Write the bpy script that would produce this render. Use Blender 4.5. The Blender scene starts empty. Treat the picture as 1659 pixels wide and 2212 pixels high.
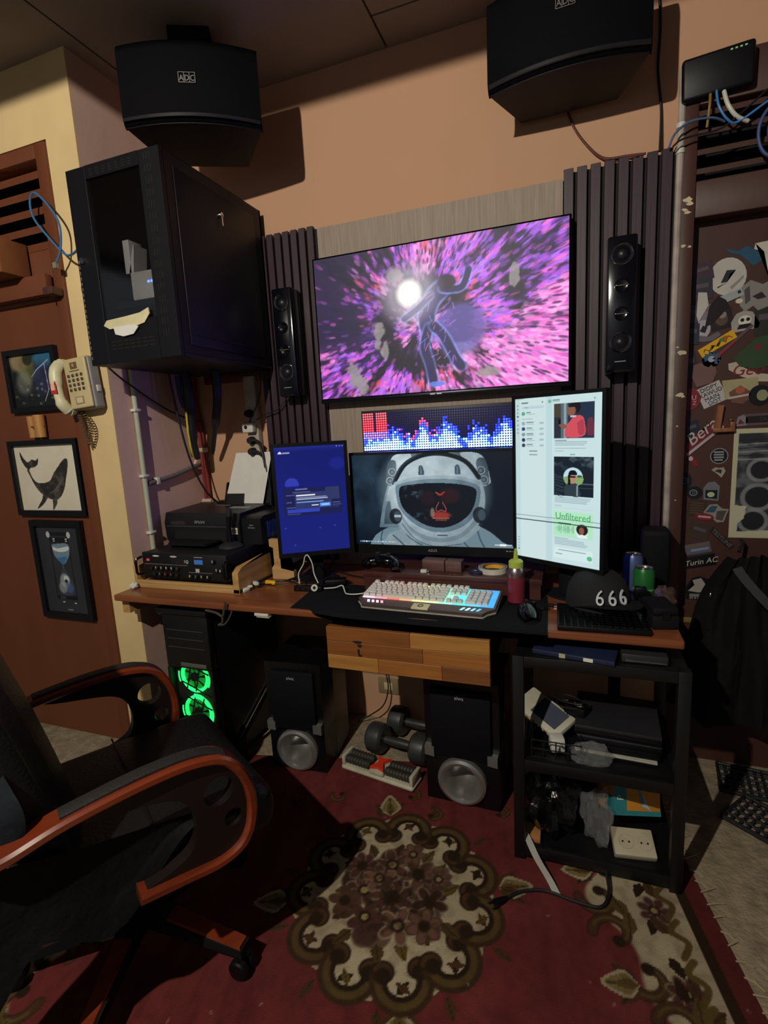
import bpy, bmesh, math, random
import numpy as np
from mathutils import Matrix, Vector

# ------------------------------------------------------------------ camera
sc = bpy.context.scene
C = sc.collection
random.seed(7)
cam_data = bpy.data.cameras.new('camera')
cam_data.sensor_fit = 'VERTICAL'
cam_data.sensor_height = 24.0
cam_data.lens = 1116.27 / 2212 * 24.0
cam_data.clip_start = 0.01
cam = bpy.data.objects.new('camera', cam_data)
C.objects.link(cam)
YAW, PIT, ROL = -0.3538, -0.1655, -0.0530
_f = Vector((math.sin(YAW) * math.cos(PIT), math.cos(YAW) * math.cos(PIT), math.sin(PIT)))
_r = Vector((math.cos(YAW), -math.sin(YAW), 0)); _u = _r.cross(_f)
_r2 = math.cos(ROL) * _r + math.sin(ROL) * _u; _u2 = -math.sin(ROL) * _r + math.cos(ROL) * _u
cam.matrix_world = Matrix(((_r2.x, _u2.x, -_f.x, 0.3646), (_r2.y, _u2.y, -_f.y, -2.0696),
                           (_r2.z, _u2.z, -_f.z, 1.3454), (0, 0, 0, 1)))
sc.camera = cam

# ------------------------------------------------------------------ world, lights, exposure
w = bpy.data.worlds.new('world'); sc.world = w; w.use_nodes = True
w.node_tree.nodes['Background'].inputs[0].default_value = (0.010, 0.011, 0.014, 1)
w.node_tree.nodes['Background'].inputs[1].default_value = 1.0
sc.view_settings.view_transform = 'Standard'
sc.view_settings.look = 'None'
sc.view_settings.gamma = 1.0
sc.view_settings.exposure = 0.0
sc.view_settings.use_curve_mapping = False

LAMP = (-0.5, -2.9, 2.615)
ld = bpy.data.lights.new('bulb_light', 'SPOT')      # the LED bulb under the ceiling: it throws only downwards
ld.energy = 212.0
ld.color = (1.0, 0.93, 0.80)
ld.spot_size = math.radians(180); ld.spot_blend = 0.006
ld.shadow_soft_size = 0.022
lo = bpy.data.objects.new('bulb_light', ld); C.objects.link(lo); lo.location = LAMP

# ------------------------------------------------------------------ materials
def s2l(c):
    return tuple((x / 12.92 if x <= 0.04045 else ((x + 0.055) / 1.055) ** 2.4) for x in c)
def H(h):
    h = h.lstrip('#'); return tuple(int(h[i:i + 2], 16) / 255 for i in (0, 2, 4))
MATS = {}
def newmat(name):
    m = bpy.data.materials.new(name); m.use_nodes = True
    n = m.node_tree.nodes; p = n['Principled BSDF']
    return m, n, m.node_tree.links, p
def M(name, col, rough=0.5, metal=0.0, var=0.12, scale=18.0, bump=0.0, bscale=60.0, emis=0.0, stretch=(1, 1, 1), coat=0.0, spec=0.5, tint=None, alpha=None, trans=0.0, ior=1.45):
    """procedural material: noise-driven colour variation (col is sRGB hex) plus optional noise bump"""
    if name in MATS: return MATS[name]
    m, n, l, p = newmat(name)
    c = s2l(H(col)) if isinstance(col, str) else col
    tc = n.new('ShaderNodeTexCoord'); mp = n.new('ShaderNodeMapping'); mp.inputs['Scale'].default_value = stretch
    l.new(tc.outputs['Object'], mp.inputs['Vector'])
    nz = n.new('ShaderNodeTexNoise'); nz.inputs['Scale'].default_value = scale; nz.inputs['Detail'].default_value = 4
    l.new(mp.outputs[0], nz.inputs['Vector'])
    cr = n.new('ShaderNodeValToRGB')
    t = s2l(H(tint)) if tint else c
    cr.color_ramp.elements[0].position = 0.3; cr.color_ramp.elements[1].position = 0.7
    cr.color_ramp.elements[0].color = tuple(x * (1 - var) for x in c) + (1,)
    cr.color_ramp.elements[1].color = tuple(min(1, x * (1 + var)) for x in t) + (1,)
    l.new(nz.outputs['Fac'], cr.inputs[0]); l.new(cr.outputs[0], p.inputs['Base Color'])
    p.inputs['Roughness'].default_value = rough; p.inputs['Metallic'].default_value = metal
    p.inputs['Specular IOR Level'].default_value = spec
    if coat: p.inputs['Coat Weight'].default_value = coat; p.inputs['Coat Roughness'].default_value = 0.12
    if trans: p.inputs['Transmission Weight'].default_value = trans; p.inputs['IOR'].default_value = ior
    if alpha is not None: p.inputs['Alpha'].default_value = alpha
    if emis:
        l.new(cr.outputs[0], p.inputs['Emission Color']); p.inputs['Emission Strength'].default_value = emis
    if bump:
        b = n.new('ShaderNodeBump'); b.inputs['Strength'].default_value = bump; b.inputs['Distance'].default_value = 0.01
        nb = n.new('ShaderNodeTexNoise'); nb.inputs['Scale'].default_value = bscale; nb.inputs['Detail'].default_value = 5
        l.new(mp.outputs[0], nb.inputs['Vector']); l.new(nb.outputs['Fac'], b.inputs['Height']); l.new(b.outputs[0], p.inputs['Normal'])
    MATS[name] = m
    return m
def wood(name, ca, cb, axis=0, scale=6.0, rough=0.5, coat=0.0, ring=9.0, bump=0.15):
    """procedural wood: grain stretched along one axis"""
    if name in MATS: return MATS[name]
    m, n, l, p = newmat(name)
    tc = n.new('ShaderNodeTexCoord'); mp = n.new('ShaderNodeMapping')
    s = [ring, ring, ring]; s[axis] = 0.55; mp.inputs['Scale'].default_value = s
    l.new(tc.outputs['Object'], mp.inputs['Vector'])
    nz = n.new('ShaderNodeTexNoise'); nz.inputs['Scale'].default_value = scale; nz.inputs['Detail'].default_value = 6; nz.inputs['Distortion'].default_value = 0.6
    l.new(mp.outputs[0], nz.inputs['Vector'])
    cr = n.new('ShaderNodeValToRGB'); cr.color_ramp.elements[0].position = 0.32; cr.color_ramp.elements[1].position = 0.68
    cr.color_ramp.elements[0].color = s2l(H(ca)) + (1,); cr.color_ramp.elements[1].color = s2l(H(cb)) + (1,)
    l.new(nz.outputs['Fac'], cr.inputs[0]); l.new(cr.outputs[0], p.inputs['Base Color'])
    p.inputs['Roughness'].default_value = rough
    if coat: p.inputs['Coat Weight'].default_value = coat; p.inputs['Coat Roughness'].default_value = 0.2
    b = n.new('ShaderNodeBump'); b.inputs['Strength'].default_value = bump; b.inputs['Distance'].default_value = 0.004
    l.new(nz.outputs['Fac'], b.inputs['Height']); l.new(b.outputs[0], p.inputs['Normal'])
    MATS[name] = m
    return m
def attr_mat(name, emis=0.0, rough=0.6, spec=0.5, bump=0.0, bscale=300.0):
    """material that shows the flat print stored in the mesh's colour attribute"""
    if name in MATS: return MATS[name]
    m, n, l, p = newmat(name)
    a = n.new('ShaderNodeAttribute'); a.attribute_name = 'Col'
    if emis:
        p.inputs['Base Color'].default_value = (0.004, 0.004, 0.005, 1)
        l.new(a.outputs['Color'], p.inputs['Emission Color']); p.inputs['Emission Strength'].default_value = emis
    else:
        l.new(a.outputs['Color'], p.inputs['Base Color'])
    p.inputs['Roughness'].default_value = rough; p.inputs['Specular IOR Level'].default_value = spec
    if bump:
        tc = n.new('ShaderNodeTexCoord'); nb = n.new('ShaderNodeTexNoise'); nb.inputs['Scale'].default_value = bscale
        b = n.new('ShaderNodeBump'); b.inputs['Strength'].default_value = bump; b.inputs['Distance'].default_value = 0.006
        l.new(tc.outputs['Object'], nb.inputs['Vector']); l.new(nb.outputs['Fac'], b.inputs['Height']); l.new(b.outputs[0], p.inputs['Normal'])
    MATS[name] = m
    return m

def clear(name, tcol, gloss=0.1, rough=0.05, bump=0.0, bscale=40.0, haze=0.0):
    """thin see-through sheet: tinted transparency with a share of gloss, varied by noise"""
    if name in MATS: return MATS[name]
    m, n, l, p = newmat(name)
    tr = n.new('ShaderNodeBsdfTransparent'); tr.inputs[0].default_value = tuple(tcol) + (1,)
    gl = n.new('ShaderNodeBsdfGlossy'); gl.inputs['Roughness'].default_value = rough; gl.inputs[0].default_value = (.9, .9, .92, 1)
    nz = n.new('ShaderNodeTexNoise'); nz.inputs['Scale'].default_value = bscale
    mx = n.new('ShaderNodeMixShader'); mp = n.new('ShaderNodeMapRange'); mp.inputs[3].default_value = gloss * .7; mp.inputs[4].default_value = gloss * 1.3
    l.new(nz.outputs['Fac'], mp.inputs[0]); l.new(mp.outputs[0], mx.inputs[0]); l.new(tr.outputs[0], mx.inputs[1]); l.new(gl.outputs[0], mx.inputs[2])
    out = mx
    if haze:
        df = n.new('ShaderNodeBsdfDiffuse'); df.inputs[0].default_value = (.8, .8, .8, 1); out = n.new('ShaderNodeMixShader'); out.inputs[0].default_value = haze
        l.new(mx.outputs[0], out.inputs[1]); l.new(df.outputs[0], out.inputs[2])
    l.new(out.outputs[0], n['Material Output'].inputs['Surface'])
    if bump:
        b = n.new('ShaderNodeBump'); b.inputs['Strength'].default_value = bump; b.inputs['Distance'].default_value = .01
        l.new(nz.outputs['Fac'], b.inputs['Height']); l.new(b.outputs[0], gl.inputs['Normal'])
    MATS[name] = m
    return m

# ------------------------------------------------------------------ mesh helpers
def smoothpath(pts, n=6):
    """Catmull-Rom through the points"""
    P = [Vector(p) for p in pts]
    if len(P) < 3: return P
    out = []
    for i in range(len(P) - 1):
        p0 = P[max(i - 1, 0)]; p1 = P[i]; p2 = P[i + 1]; p3 = P[min(i + 2, len(P) - 1)]
        for k in range(n):
            t = k / n
            out.append(0.5 * ((2 * p1) + (p2 - p0) * t + (2 * p0 - 5 * p1 + 4 * p2 - p3) * t * t + (3 * p1 - p0 - 3 * p2 + p3) * t ** 3))
    out.append(P[-1])
    return out
class MB:
    """collects shapes in one bmesh and links them as ONE mesh object"""
    def __init__(s): s.bm = bmesh.new()
    def box(s, x0, x1, y0, y1, z0, z1, bev=0.0, seg=2):
        r = bmesh.ops.create_cube(s.bm, size=1.0)
        vs = r['verts']
        for v in vs:
            v.co = Vector(((x0 + x1) / 2 + v.co.x * (x1 - x0), (y0 + y1) / 2 + v.co.y * (y1 - y0), (z0 + z1) / 2 + v.co.z * (z1 - z0)))
        if bev:
            es = list({e for v in vs for e in v.link_edges})
            bmesh.ops.bevel(s.bm, geom=es, offset=bev, segments=seg, affect='EDGES', profile=0.5)
        return s
    def hexa(s, a):
        """box from 8 corners: bottom 4 ccw then top 4"""
        v = [s.bm.verts.new(p) for p in a]
        for f in ((3, 2, 1, 0), (4, 5, 6, 7), (0, 1, 5, 4), (1, 2, 6, 5), (2, 3, 7, 6), (3, 0, 4, 7)):
            s.bm.faces.new([v[i] for i in f])
        return s
    def bar(s, p0, p1, wx, wz, up=(0, 0, 1)):
        """rectangular bar from p0 to p1"""
        p0 = Vector(p0); p1 = Vector(p1); d = (p1 - p0).normalized(); u = Vector(up)
        if abs(d.dot(u)) > 0.99: u = Vector((0, 1, 0))
        r = d.cross(u).normalized() * wx / 2; t = r.cross(d).normalized() * wz / 2
        return s.hexa([p0 - r - t, p0 + r - t, p1 + r - t, p1 - r - t, p0 - r + t, p0 + r + t, p1 + r + t, p1 - r + t])
    def tube(s, pts, r, n=8, smooth=0, caps=True):
        P = smoothpath(pts, smooth) if smooth else [Vector(p) for p in pts]
        rr = r if isinstance(r, (list, tuple)) else [r] * len(P)
        if len(rr) != len(P):
            rr = [rr[min(int(i / (len(P) - 1) * (len(rr) - 1)), len(rr) - 1)] for i in range(len(P))]
        rings = []; N = None
        for i, p in enumerate(P):
            t = (P[min(i + 1, len(P) - 1)] - P[max(i - 1, 0)])
            t = t.normalized() if t.length > 1e-9 else Vector((0, 0, 1))
            if N is None:
                N = t.orthogonal().normalized()
            else:
                N = (N - t * N.dot(t))
                N = N.normalized() if N.length > 1e-6 else t.orthogonal().normalized()
            B = t.cross(N)
            rings.append([s.bm.verts.new(p + (N * math.cos(2 * math.pi * k / n) + B * math.sin(2 * math.pi * k / n)) * rr[i]) for k in range(n)])
        for a, b in zip(rings, rings[1:]):
            for k in range(n): s.bm.faces.new((a[k], a[(k + 1) % n], b[(k + 1) % n], b[k]))
        if caps:
            s.bm.faces.new(rings[0][::-1]); s.bm.faces.new(rings[-1])
        return s
    def cyl(s, p0, p1, r0, r1=None, n=20):
        return s.tube([p0, p1], [r0, r0 if r1 is None else r1], n)
    def lathe(s, prof, c=(0, 0, 0), axis=(0, 0, 1), n=28):
        """profile of (radius, height along axis) turned about the axis through c"""
        A = Vector(axis).normalized(); N = A.orthogonal().normalized(); B = A.cross(N); c = Vector(c)
        rings = []
        for r, h in prof:
            if r < 1e-6: rings.append([s.bm.verts.new(c + A * h)])
            else: rings.append([s.bm.verts.new(c + A * h + (N * math.cos(2 * math.pi * k / n) + B * math.sin(2 * math.pi * k / n)) * r) for k in range(n)])
        for a, b in zip(rings, rings[1:]):
            if len(a) == 1 and len(b) == 1: continue
            for k in range(n):
                k2 = (k + 1) % n
                if len(a) == 1: s.bm.faces.new((a[0], b[k2], b[k]))
                elif len(b) == 1: s.bm.faces.new((a[k], a[k2], b[0]))
                else: s.bm.faces.new((a[k], a[k2], b[k2], b[k]))
        return s
    def prism(s, poly, o=(0, 0, 0), u=(1, 0, 0), v=(0, 0, 1), d=(0, -1, 0), t=0.002, holes=None):
        """polygon (in the plane o,u,v) extruded by t along d"""
        o = Vector(o); u = Vector(u); v = Vector(v); d = Vector(d) * t
        a = [s.bm.verts.new(o + u * p[0] + v * p[1]) for p in poly]
        b = [s.bm.verts.new(o + u * p[0] + v * p[1] + d) for p in poly]
        f1 = s.bm.faces.new(a); f2 = s.bm.faces.new(b[::-1]); n = len(a)
        for i in range(n): s.bm.faces.new((a[i], b[i], b[(i + 1) % n], a[(i + 1) % n]))
        bmesh.ops.triangulate(s.bm, faces=[f1, f2])
        return s
    def sphere(s, c, r, nu=16, nv=10):
        r = r if isinstance(r, (tuple, list)) else (r, r, r); q = []
        m = Matrix.Translation(Vector(c)) @ Matrix.Diagonal((r[0], r[1], r[2], 1))
        bmesh.ops.create_uvsphere(s.bm, u_segments=nu, v_segments=nv, radius=1.0, matrix=m)
        return s
    def sheet(s, rows, thick=0.0):
        """grid of points -> surface"""
        g = [[s.bm.verts.new(p) for p in row] for row in rows]
        for i in range(len(g) - 1):
            for j in range(len(g[0]) - 1):
                s.bm.faces.new((g[i][j], g[i][j + 1], g[i + 1][j + 1], g[i + 1][j]))
        return s
    def solid(s, t):
        bmesh.ops.solidify(s.bm, geom=s.bm.faces[:], thickness=t); return s
    def xf(s, m): bmesh.ops.transform(s.bm, matrix=m, verts=s.bm.verts[:]); return s
    def build(s, name, mat, parent=None, smooth=True, ang=35, loc=None, rot=None):
        bmesh.ops.recalc_face_normals(s.bm, faces=s.bm.faces[:])
        me = bpy.data.meshes.new(name); s.bm.to_mesh(me); s.bm.free()
        if mat: me.materials.append(mat)
        if smooth:
            me.shade_smooth(); me.set_sharp_from_angle(angle=math.radians(ang))
        o = bpy.data.objects.new(name, me); C.objects.link(o)
        if parent is not None: o.parent = parent
        if loc is not None: o.location = loc
        if rot is not None: o.rotation_euler = rot
        return o
def tag(o, label, cat=None, group=None, kind=None):
    if label: o['label'] = label
    if cat: o['category'] = cat
    if group: o['group'] = group
    if kind: o['kind'] = kind
    return o
def struct(o, label=None):
    o['kind'] = 'structure'
    if label: o['label'] = label
    return o
def thing(name, label, cat, loc=(0, 0, 0), rz=0.0, group=None, rot=None):
    o = bpy.data.objects.new(name, None); C.objects.link(o)
    o.empty_display_size = 0.05; o.location = loc; o.rotation_euler = rot if rot else (0, 0, rz)
    return tag(o, label, cat, group)
def inst(src, loc=None, parent=None, rot=None, scale=None):
    o = src.copy(); C.objects.link(o)
    if parent is not None: o.parent = parent
    if loc is not None: o.location = loc
    if rot is not None: o.rotation_euler = rot
    if scale is not None: o.scale = scale
    return o
def copy_tree(src, parent=None):
    o = src.copy(); C.objects.link(o); o.parent = parent
    for ch in list(src.children): copy_tree(ch, o)
    return o
def plate(outlines, t, name, mat, parent, m):
    """flat plate with holes: first outline is the rim, the others are holes; m places its local XY plane"""
    cu = bpy.data.curves.new(name, 'CURVE'); cu.dimensions = '2D'; cu.fill_mode = 'BOTH'; cu.extrude = t / 2
    for pts in outlines:
        sp = cu.splines.new('POLY'); sp.points.add(len(pts) - 1); sp.use_cyclic_u = True
        for p, q in zip(sp.points, pts): p.co = (q[0], q[1], 0, 1)
    ob = bpy.data.objects.new(name, cu); C.objects.link(ob)
    me = bpy.data.meshes.new_from_object(ob.evaluated_get(bpy.context.evaluated_depsgraph_get()))
    bpy.data.objects.remove(ob); bpy.data.curves.remove(cu)
    me.name = name; me.transform(m); me.materials.clear(); me.materials.append(mat)
    o = bpy.data.objects.new(name, me); C.objects.link(o)
    if parent is not None: o.parent = parent
    return o
FACE = (math.pi / 2, 0, 0)      # text plane turned to face -Y
def text(s, size, name, mat, parent, loc, rot=FACE, ext=0.0008, sx=1.0, shear=0.0, spacing=1.0):
    cu = bpy.data.curves.new(name, 'FONT'); cu.body = s; cu.size = size; cu.extrude = ext; cu.align_x = 'CENTER'; cu.align_y = 'CENTER'
    cu.shear = shear; cu.space_character = spacing; cu.resolution_u = 3
    t = bpy.data.objects.new(name, cu); C.objects.link(t)
    me = bpy.data.meshes.new_from_object(t.evaluated_get(bpy.context.evaluated_depsgraph_get()))
    bpy.data.objects.remove(t); bpy.data.curves.remove(cu)
    me.name = name; me.materials.clear(); me.materials.append(mat)
    o = bpy.data.objects.new(name, me); C.objects.link(o)
    if parent is not None: o.parent = parent
    o.location = loc; o.rotation_euler = rot; o.scale = (sx, 1, 1)
    return o

# ------------------------------------------------------------------ painted prints (numpy canvas stored as a colour attribute)
class Cv:
    def __init__(s, W, Hh, bg, ux=None, uy=None):
        s.W, s.H = W, Hh; s.ux = ux or W; s.uy = uy or Hh
        s.X, s.Y = np.meshgrid((np.arange(W) + .5) / W * s.ux, (np.arange(Hh) + .5) / Hh * s.uy)
        s.a = np.zeros((Hh, W, 3)); s.a[:] = H(bg) if isinstance(bg, str) else bg
    def put(s, m, col, al=1.0):
        c = np.array(H(col) if isinstance(col, str) else col); m = np.clip(m, 0, 1)[..., None] * al
        s.a = s.a * (1 - m) + c * m
    def _bb(s, x0, x1, y0, y1):
        i0 = max(int(y0 / s.uy * s.H) - 1, 0); i1 = min(int(y1 / s.uy * s.H) + 2, s.H)
        j0 = max(int(x0 / s.ux * s.W) - 1, 0); j1 = min(int(x1 / s.ux * s.W) + 2, s.W)
        return slice(i0, max(i1, i0)), slice(j0, max(j1, j0))
    def _put(s, sl, m, col, al):
        c = np.array(H(col) if isinstance(col, str) else col); m = np.clip(m, 0, 1)[..., None] * al
        s.a[sl] = s.a[sl] * (1 - m) + c * m
    def rect(s, x0, y0, x1, y1, col, al=1.0):
        sl = s._bb(x0, x1, y0, y1); X, Y = s.X[sl], s.Y[sl]
        s._put(sl, ((X >= x0) & (X <= x1) & (Y >= y0) & (Y <= y1)).astype(float), col, al)
    def disc(s, cx, cy, rx, ry, col, al=1.0, rot=0.0, soft=0.08, r0=0.0):
        R = max(rx, ry) * (1 + soft) + 1e-6
        sl = s._bb(cx - R, cx + R, cy - R, cy + R); X, Y = s.X[sl] - cx, s.Y[sl] - cy
        c_, s_ = math.cos(rot), math.sin(rot)
        d = np.hypot((X * c_ + Y * s_) / rx, (-X * s_ + Y * c_) / ry)
        m = np.clip((1 + soft - d) / max(soft, 1e-3), 0, 1)
        if r0: m = m * np.clip((d - r0) / max(soft, 1e-3), 0, 1)
        s._put(sl, m, col, al)
    def poly(s, pts, col, al=1.0):
        p = np.array(pts, float)
        sl = s._bb(p[:, 0].min(), p[:, 0].max(), p[:, 1].min(), p[:, 1].max()); X, Y = s.X[sl], s.Y[sl]
        ins = np.zeros(X.shape, bool); n = len(p)
        for i in range(n):
            x0, y0 = p[i]; x1, y1 = p[(i + 1) % n]
            if y0 == y1: continue
            ins ^= ((Y < y0) != (Y < y1)) & (X < (x1 - x0) * (Y - y0) / (y1 - y0) + x0)
        s._put(sl, ins.astype(float), col, al)
    def line(s, pts, wd, col, al=1.0, soft=0.3, taper=None):
        p = [Vector((q[0], q[1], 0)) for q in pts]
        n = len(p) - 1
        for i in range(n):
            (x0, y0), (x1, y1) = p[i][:2], p[i + 1][:2]
            w_ = wd if taper is None else wd * (1 + (taper - 1) * (i + .5) / n)
            sl = s._bb(min(x0, x1) - w_, max(x0, x1) + w_, min(y0, y1) - w_, max(y0, y1) + w_); X, Y = s.X[sl], s.Y[sl]
            dx, dy = x1 - x0, y1 - y0; L = dx * dx + dy * dy + 1e-12
            t = np.clip(((X - x0) * dx + (Y - y0) * dy) / L, 0, 1)
            d = np.hypot(X - x0 - t * dx, Y - y0 - t * dy)
            s._put(sl, np.clip((w_ / 2 - d) / (w_ * soft * .5) + 0.5, 0, 1), col, al)
    def curve(s, pts, wd, col, al=1.0, soft=0.3, taper=None):
        s.line([(p.x, p.y) for p in smoothpath([(a, b, 0) for a, b in pts], 6)], wd, col, al, soft, taper)
    def blob(s, pts, col, al=1.0):
        q = list(pts) + [pts[0]]
        s.poly([(p.x, p.y) for p in smoothpath([(a, b, 0) for a, b in q], 6)], col, al)
def vnoise(X, Y, seed=0):
    rng = np.random.RandomState(seed); G = rng.rand(64, 64)
    xi = np.floor(X).astype(int); yi = np.floor(Y).astype(int); fx = X - xi; fy = Y - yi
    fx = fx * fx * (3 - 2 * fx); fy = fy * fy * (3 - 2 * fy)
    g = lambda i, j: G[j % 64, i % 64]
    return (g(xi, yi) * (1 - fx) + g(xi + 1, yi) * fx) * (1 - fy) + (g(xi, yi + 1) * (1 - fx) + g(xi + 1, yi + 1) * fx) * fy
def fbm(X, Y, seed=0, o=4):
    r = 0; a = .5; t = 0
    for k in range(o): r = r + a * vnoise(X * 2 ** k, Y * 2 ** k, seed + k); t += a; a *= .5
    return r / t
def paint(name, cv, o, u, v, mat, parent=None, t=None, zfun=None):
    """grid mesh with the canvas as its colour attribute; o = top-left corner, u = to the right, v = downwards"""
    o = np.array(o, float); u = np.array(u, float); v = np.array(v, float)
    h, wd = cv.H, cv.W
    jj, ii = np.meshgrid(np.arange(wd) / (wd - 1), np.arange(h) / (h - 1))
    co = o + jj[..., None] * u + ii[..., None] * v
    if zfun is not None: co[..., 2] += zfun(co[..., 0], co[..., 1])
    co = co.reshape(-1, 3)
    k = np.arange(h * wd).reshape(h, wd)
    q = np.stack([k[1:, :-1], k[1:, 1:], k[:-1, 1:], k[:-1, :-1]], -1).reshape(-1, 4)
    me = bpy.data.meshes.new(name)
    me.vertices.add(len(co)); me.vertices.foreach_set('co', co.astype(np.float32).ravel())
    me.loops.add(q.size); me.loops.foreach_set('vertex_index', q.ravel().astype(np.int32))
    me.polygons.add(len(q)); me.polygons.foreach_set('loop_start', (np.arange(len(q)) * 4).astype(np.int32))
    me.update(calc_edges=True)
    a = np.clip(cv.a, 0, 1); lin = np.where(a <= .04045, a / 12.92, ((a + .055) / 1.055) ** 2.4).reshape(-1, 3)
    ca = me.color_attributes.new('Col', 'FLOAT_COLOR', 'POINT')
    ca.data.foreach_set('color', np.concatenate([lin, np.ones((len(lin), 1))], 1).astype(np.float32).ravel())
    me.materials.append(mat); me.validate()
    ob = bpy.data.objects.new(name, me); C.objects.link(ob)
    if parent is not None: ob.parent = parent
    return ob

BLACK = M('black_plastic', '#0b0b10', 0.42, var=.2, spec=.3)
MATTE = M('matte_black', '#0b0b0f', 0.75, var=.2, spec=.25, bump=.15, bscale=400)
GLOSS = M('gloss_black', '#060608', 0.16, var=.1)
RUBBER = M('black_rubber', '#151516', 0.8, var=.2)
CABLE = M('black_cable_sheath', '#141416', 0.5, var=.2)
WHITE = M('white_plastic', '#cfcdc2', 0.45, var=.05)
CREAM = M('cream_plastic', '#cbb98c', 0.45, var=.08)
SILVER = M('brushed_silver', '#b9b6b0', 0.33, metal=1.0, var=.05)
CHROME = M('chrome', '#d8d8da', 0.12, metal=1.0, var=.03)
PAPER = M('white_paper', '#d9d7d0', 0.8, var=.04)
LOGO = M('grey_print', '#9a9a9c', 0.5, var=.05)
BLUECABLE = M('blue_cable_sheath', '#3f7fc4', 0.45, var=.1)
# ================================================================== the room
PEACH = M('peach_wall_paint', '#c59a78', 0.75, var=.10, scale=2.2, bump=.12, bscale=14, tint='#bb8d70')
PINKP = M('dusty_pink_wall_paint', '#d3ada0', 0.75, var=.10, scale=2.5, bump=.12, bscale=14)
CREAMW = M('cream_wall_paint', '#d6bb88', 0.75, var=.12, scale=3, bump=.15, bscale=12)
BROWN = M('brown_door_paint', '#6b3a22', 0.5, var=.14, scale=3, bump=.06, bscale=20, stretch=(1, 1, .25))
BROWND = M('dark_brown_door_paint', '#452822', 0.5, var=.16, scale=4, bump=.06, bscale=20, stretch=(1, 1, .25))
CEILM = M('ceiling_board_paint', '#8d8078', 0.8, var=.14, scale=2.5, bump=.1, bscale=8)
CONC = M('rough_concrete', '#8f8068', 0.9, var=.28, scale=24, bump=.6, bscale=70)
REARW = M('rear_wall_paint', '#59606e', 0.8, var=.1, scale=2)

b = MB(); b.box(-3.0, 2.4, -4.3, 0.4, -0.06, 0.0)
struct(b.build('floor', CONC), 'rough beige concrete floor showing at the edges of the rug')
# ceiling: boards with open dark joints
ceil = MB(); ceil.box(-3.0, 2.4, -4.3, 0.4, 2.745, 2.80)
ceil = struct(ceil.build('ceiling', M('ceiling_void', '#151210', .9)), 'grey ceiling of boards with dark joints')
xs = [-3.0, -2.05, -1.262, -0.291, 0.93, 2.4]; ys = [-4.3, -2.6, -1.385, -0.166, 0.0]
for i in range(5):
    for j in range(4):
        if j == 3 and i in (0, 1, 2): 
            continue
        y1 = 0.0 if (i in (0, 1, 2) and j == 2) else ys[j + 1]
        MB().box(xs[i] + .004, xs[i + 1] - .004, ys[j] + .004, y1 - (.004 if y1 < 0 else 0), 2.72, 2.745).build('ceiling_board', CEILM, ceil)
b = MB(); b.box(-1.48, 0.69, 0.0, 0.15, 0, 2.745)
wb = struct(b.build('wall_back', PEACH), 'peach painted back wall behind the screens')
b = MB(); b.box(-1.48, -1.33, -0.48, 0.0, 0, 2.745)
struct(b.build('wall_left', PINKP), 'narrow pink side wall between desk and cream pillar face')
b = MB(); b.box(-1.475, -1.33, -0.486, -0.48, 0, 2.745); b.box(-3.0, -1.475, -0.486, -0.40, 2.455, 2.745)
struct(b.build('wall_pillar', CREAMW), 'cream painted pillar face beside the brown door')
b = MB(); b.box(0.69, 2.4, 0.0, 0.15, 2.40, 2.745); b.box(1.62, 2.4, 0.0, 0.15, 0, 2.40)
struct(b.build('wall_right_of_door', PEACH), 'peach wall around the sticker covered door')
struct(MB().box(2.35, 2.4, -4.3, 0.0, 0, 2.745).build('wall_right', REARW), 'grey blue wall out of view on the right')
struct(MB().box(-3.0, -2.95, -4.3, -0.48, 0, 2.745).build('wall_far_left', REARW), 'grey blue wall out of view on the left')
struct(MB().box(-3.0, 2.4, -4.3, -4.25, 0, 2.745).build('wall_rear', REARW), 'grey blue wall behind the camera')

# lamp that lights the room (behind the camera, under the ceiling)
lt = thing('bulb_lamp', 'bulb in a ceiling holder lighting the desk corner from behind the viewer', 'lamp', (LAMP[0], LAMP[1], 2.72))
MB().lathe([(0, 0), (.05, 0), (.05, -.02), (.022, -.03), (.022, -.07), (0, -.07)]).build('holder', WHITE, lt)
MB().lathe([(.0, -.07), (.018, -.07), (.02, -.085), (0.0, -.085)]).build('bulb_base', SILVER, lt)

# ---- left door: brown frame, louvre, header box and slab (in the plane of the pillar face)
d1 = bpy.data.objects.new('door_1', None); C.objects.link(d1); d1.location = (-1.475, -0.486, 0)
struct(d1, 'brown painted wooden door with louvre above, hung with pictures')
def lx(x): return x + 1.475
MB().box(lx(-2.75), lx(-1.527), 0.012, 0.05, 0, 1.90).build('door_slab', BROWN, d1)
MB().box(-0.052, 0.0, -0.012, 0.08, 0, 2.445, .004).build('door_frame', BROWN, d1)
MB().box(lx(-2.75), -0.052, -0.012, 0.08, 2.395, 2.445, .004).build('door_frame', BROWN, d1)
MB().box(lx(-2.75), -0.052, -0.004, 0.06, 1.90, 2.10, .003).build('header_board', BROWN, d1)
for k in range(5):
    z = 2.335 - k * 0.062
    mb = MB(); mb.hexa([(lx(-2.75), -.006, z - .004), (-.052, -.006, z - .004), (-.052, .05, z + .03), (lx(-2.75), .05, z + .03),
                        (lx(-2.75), -.006, z + .022), (-.052, -.006, z + .022), (-.052, .05, z + .05), (lx(-2.75), .05, z + .05)])
    mb.build('louvre_slat', BROWN, d1)
MB().box(lx(-2.75), 0.0, 0.075, 0.09, 0, 2.445).build('louvre_backing', M('dark_void', '#0c0908', .9), d1)
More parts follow.
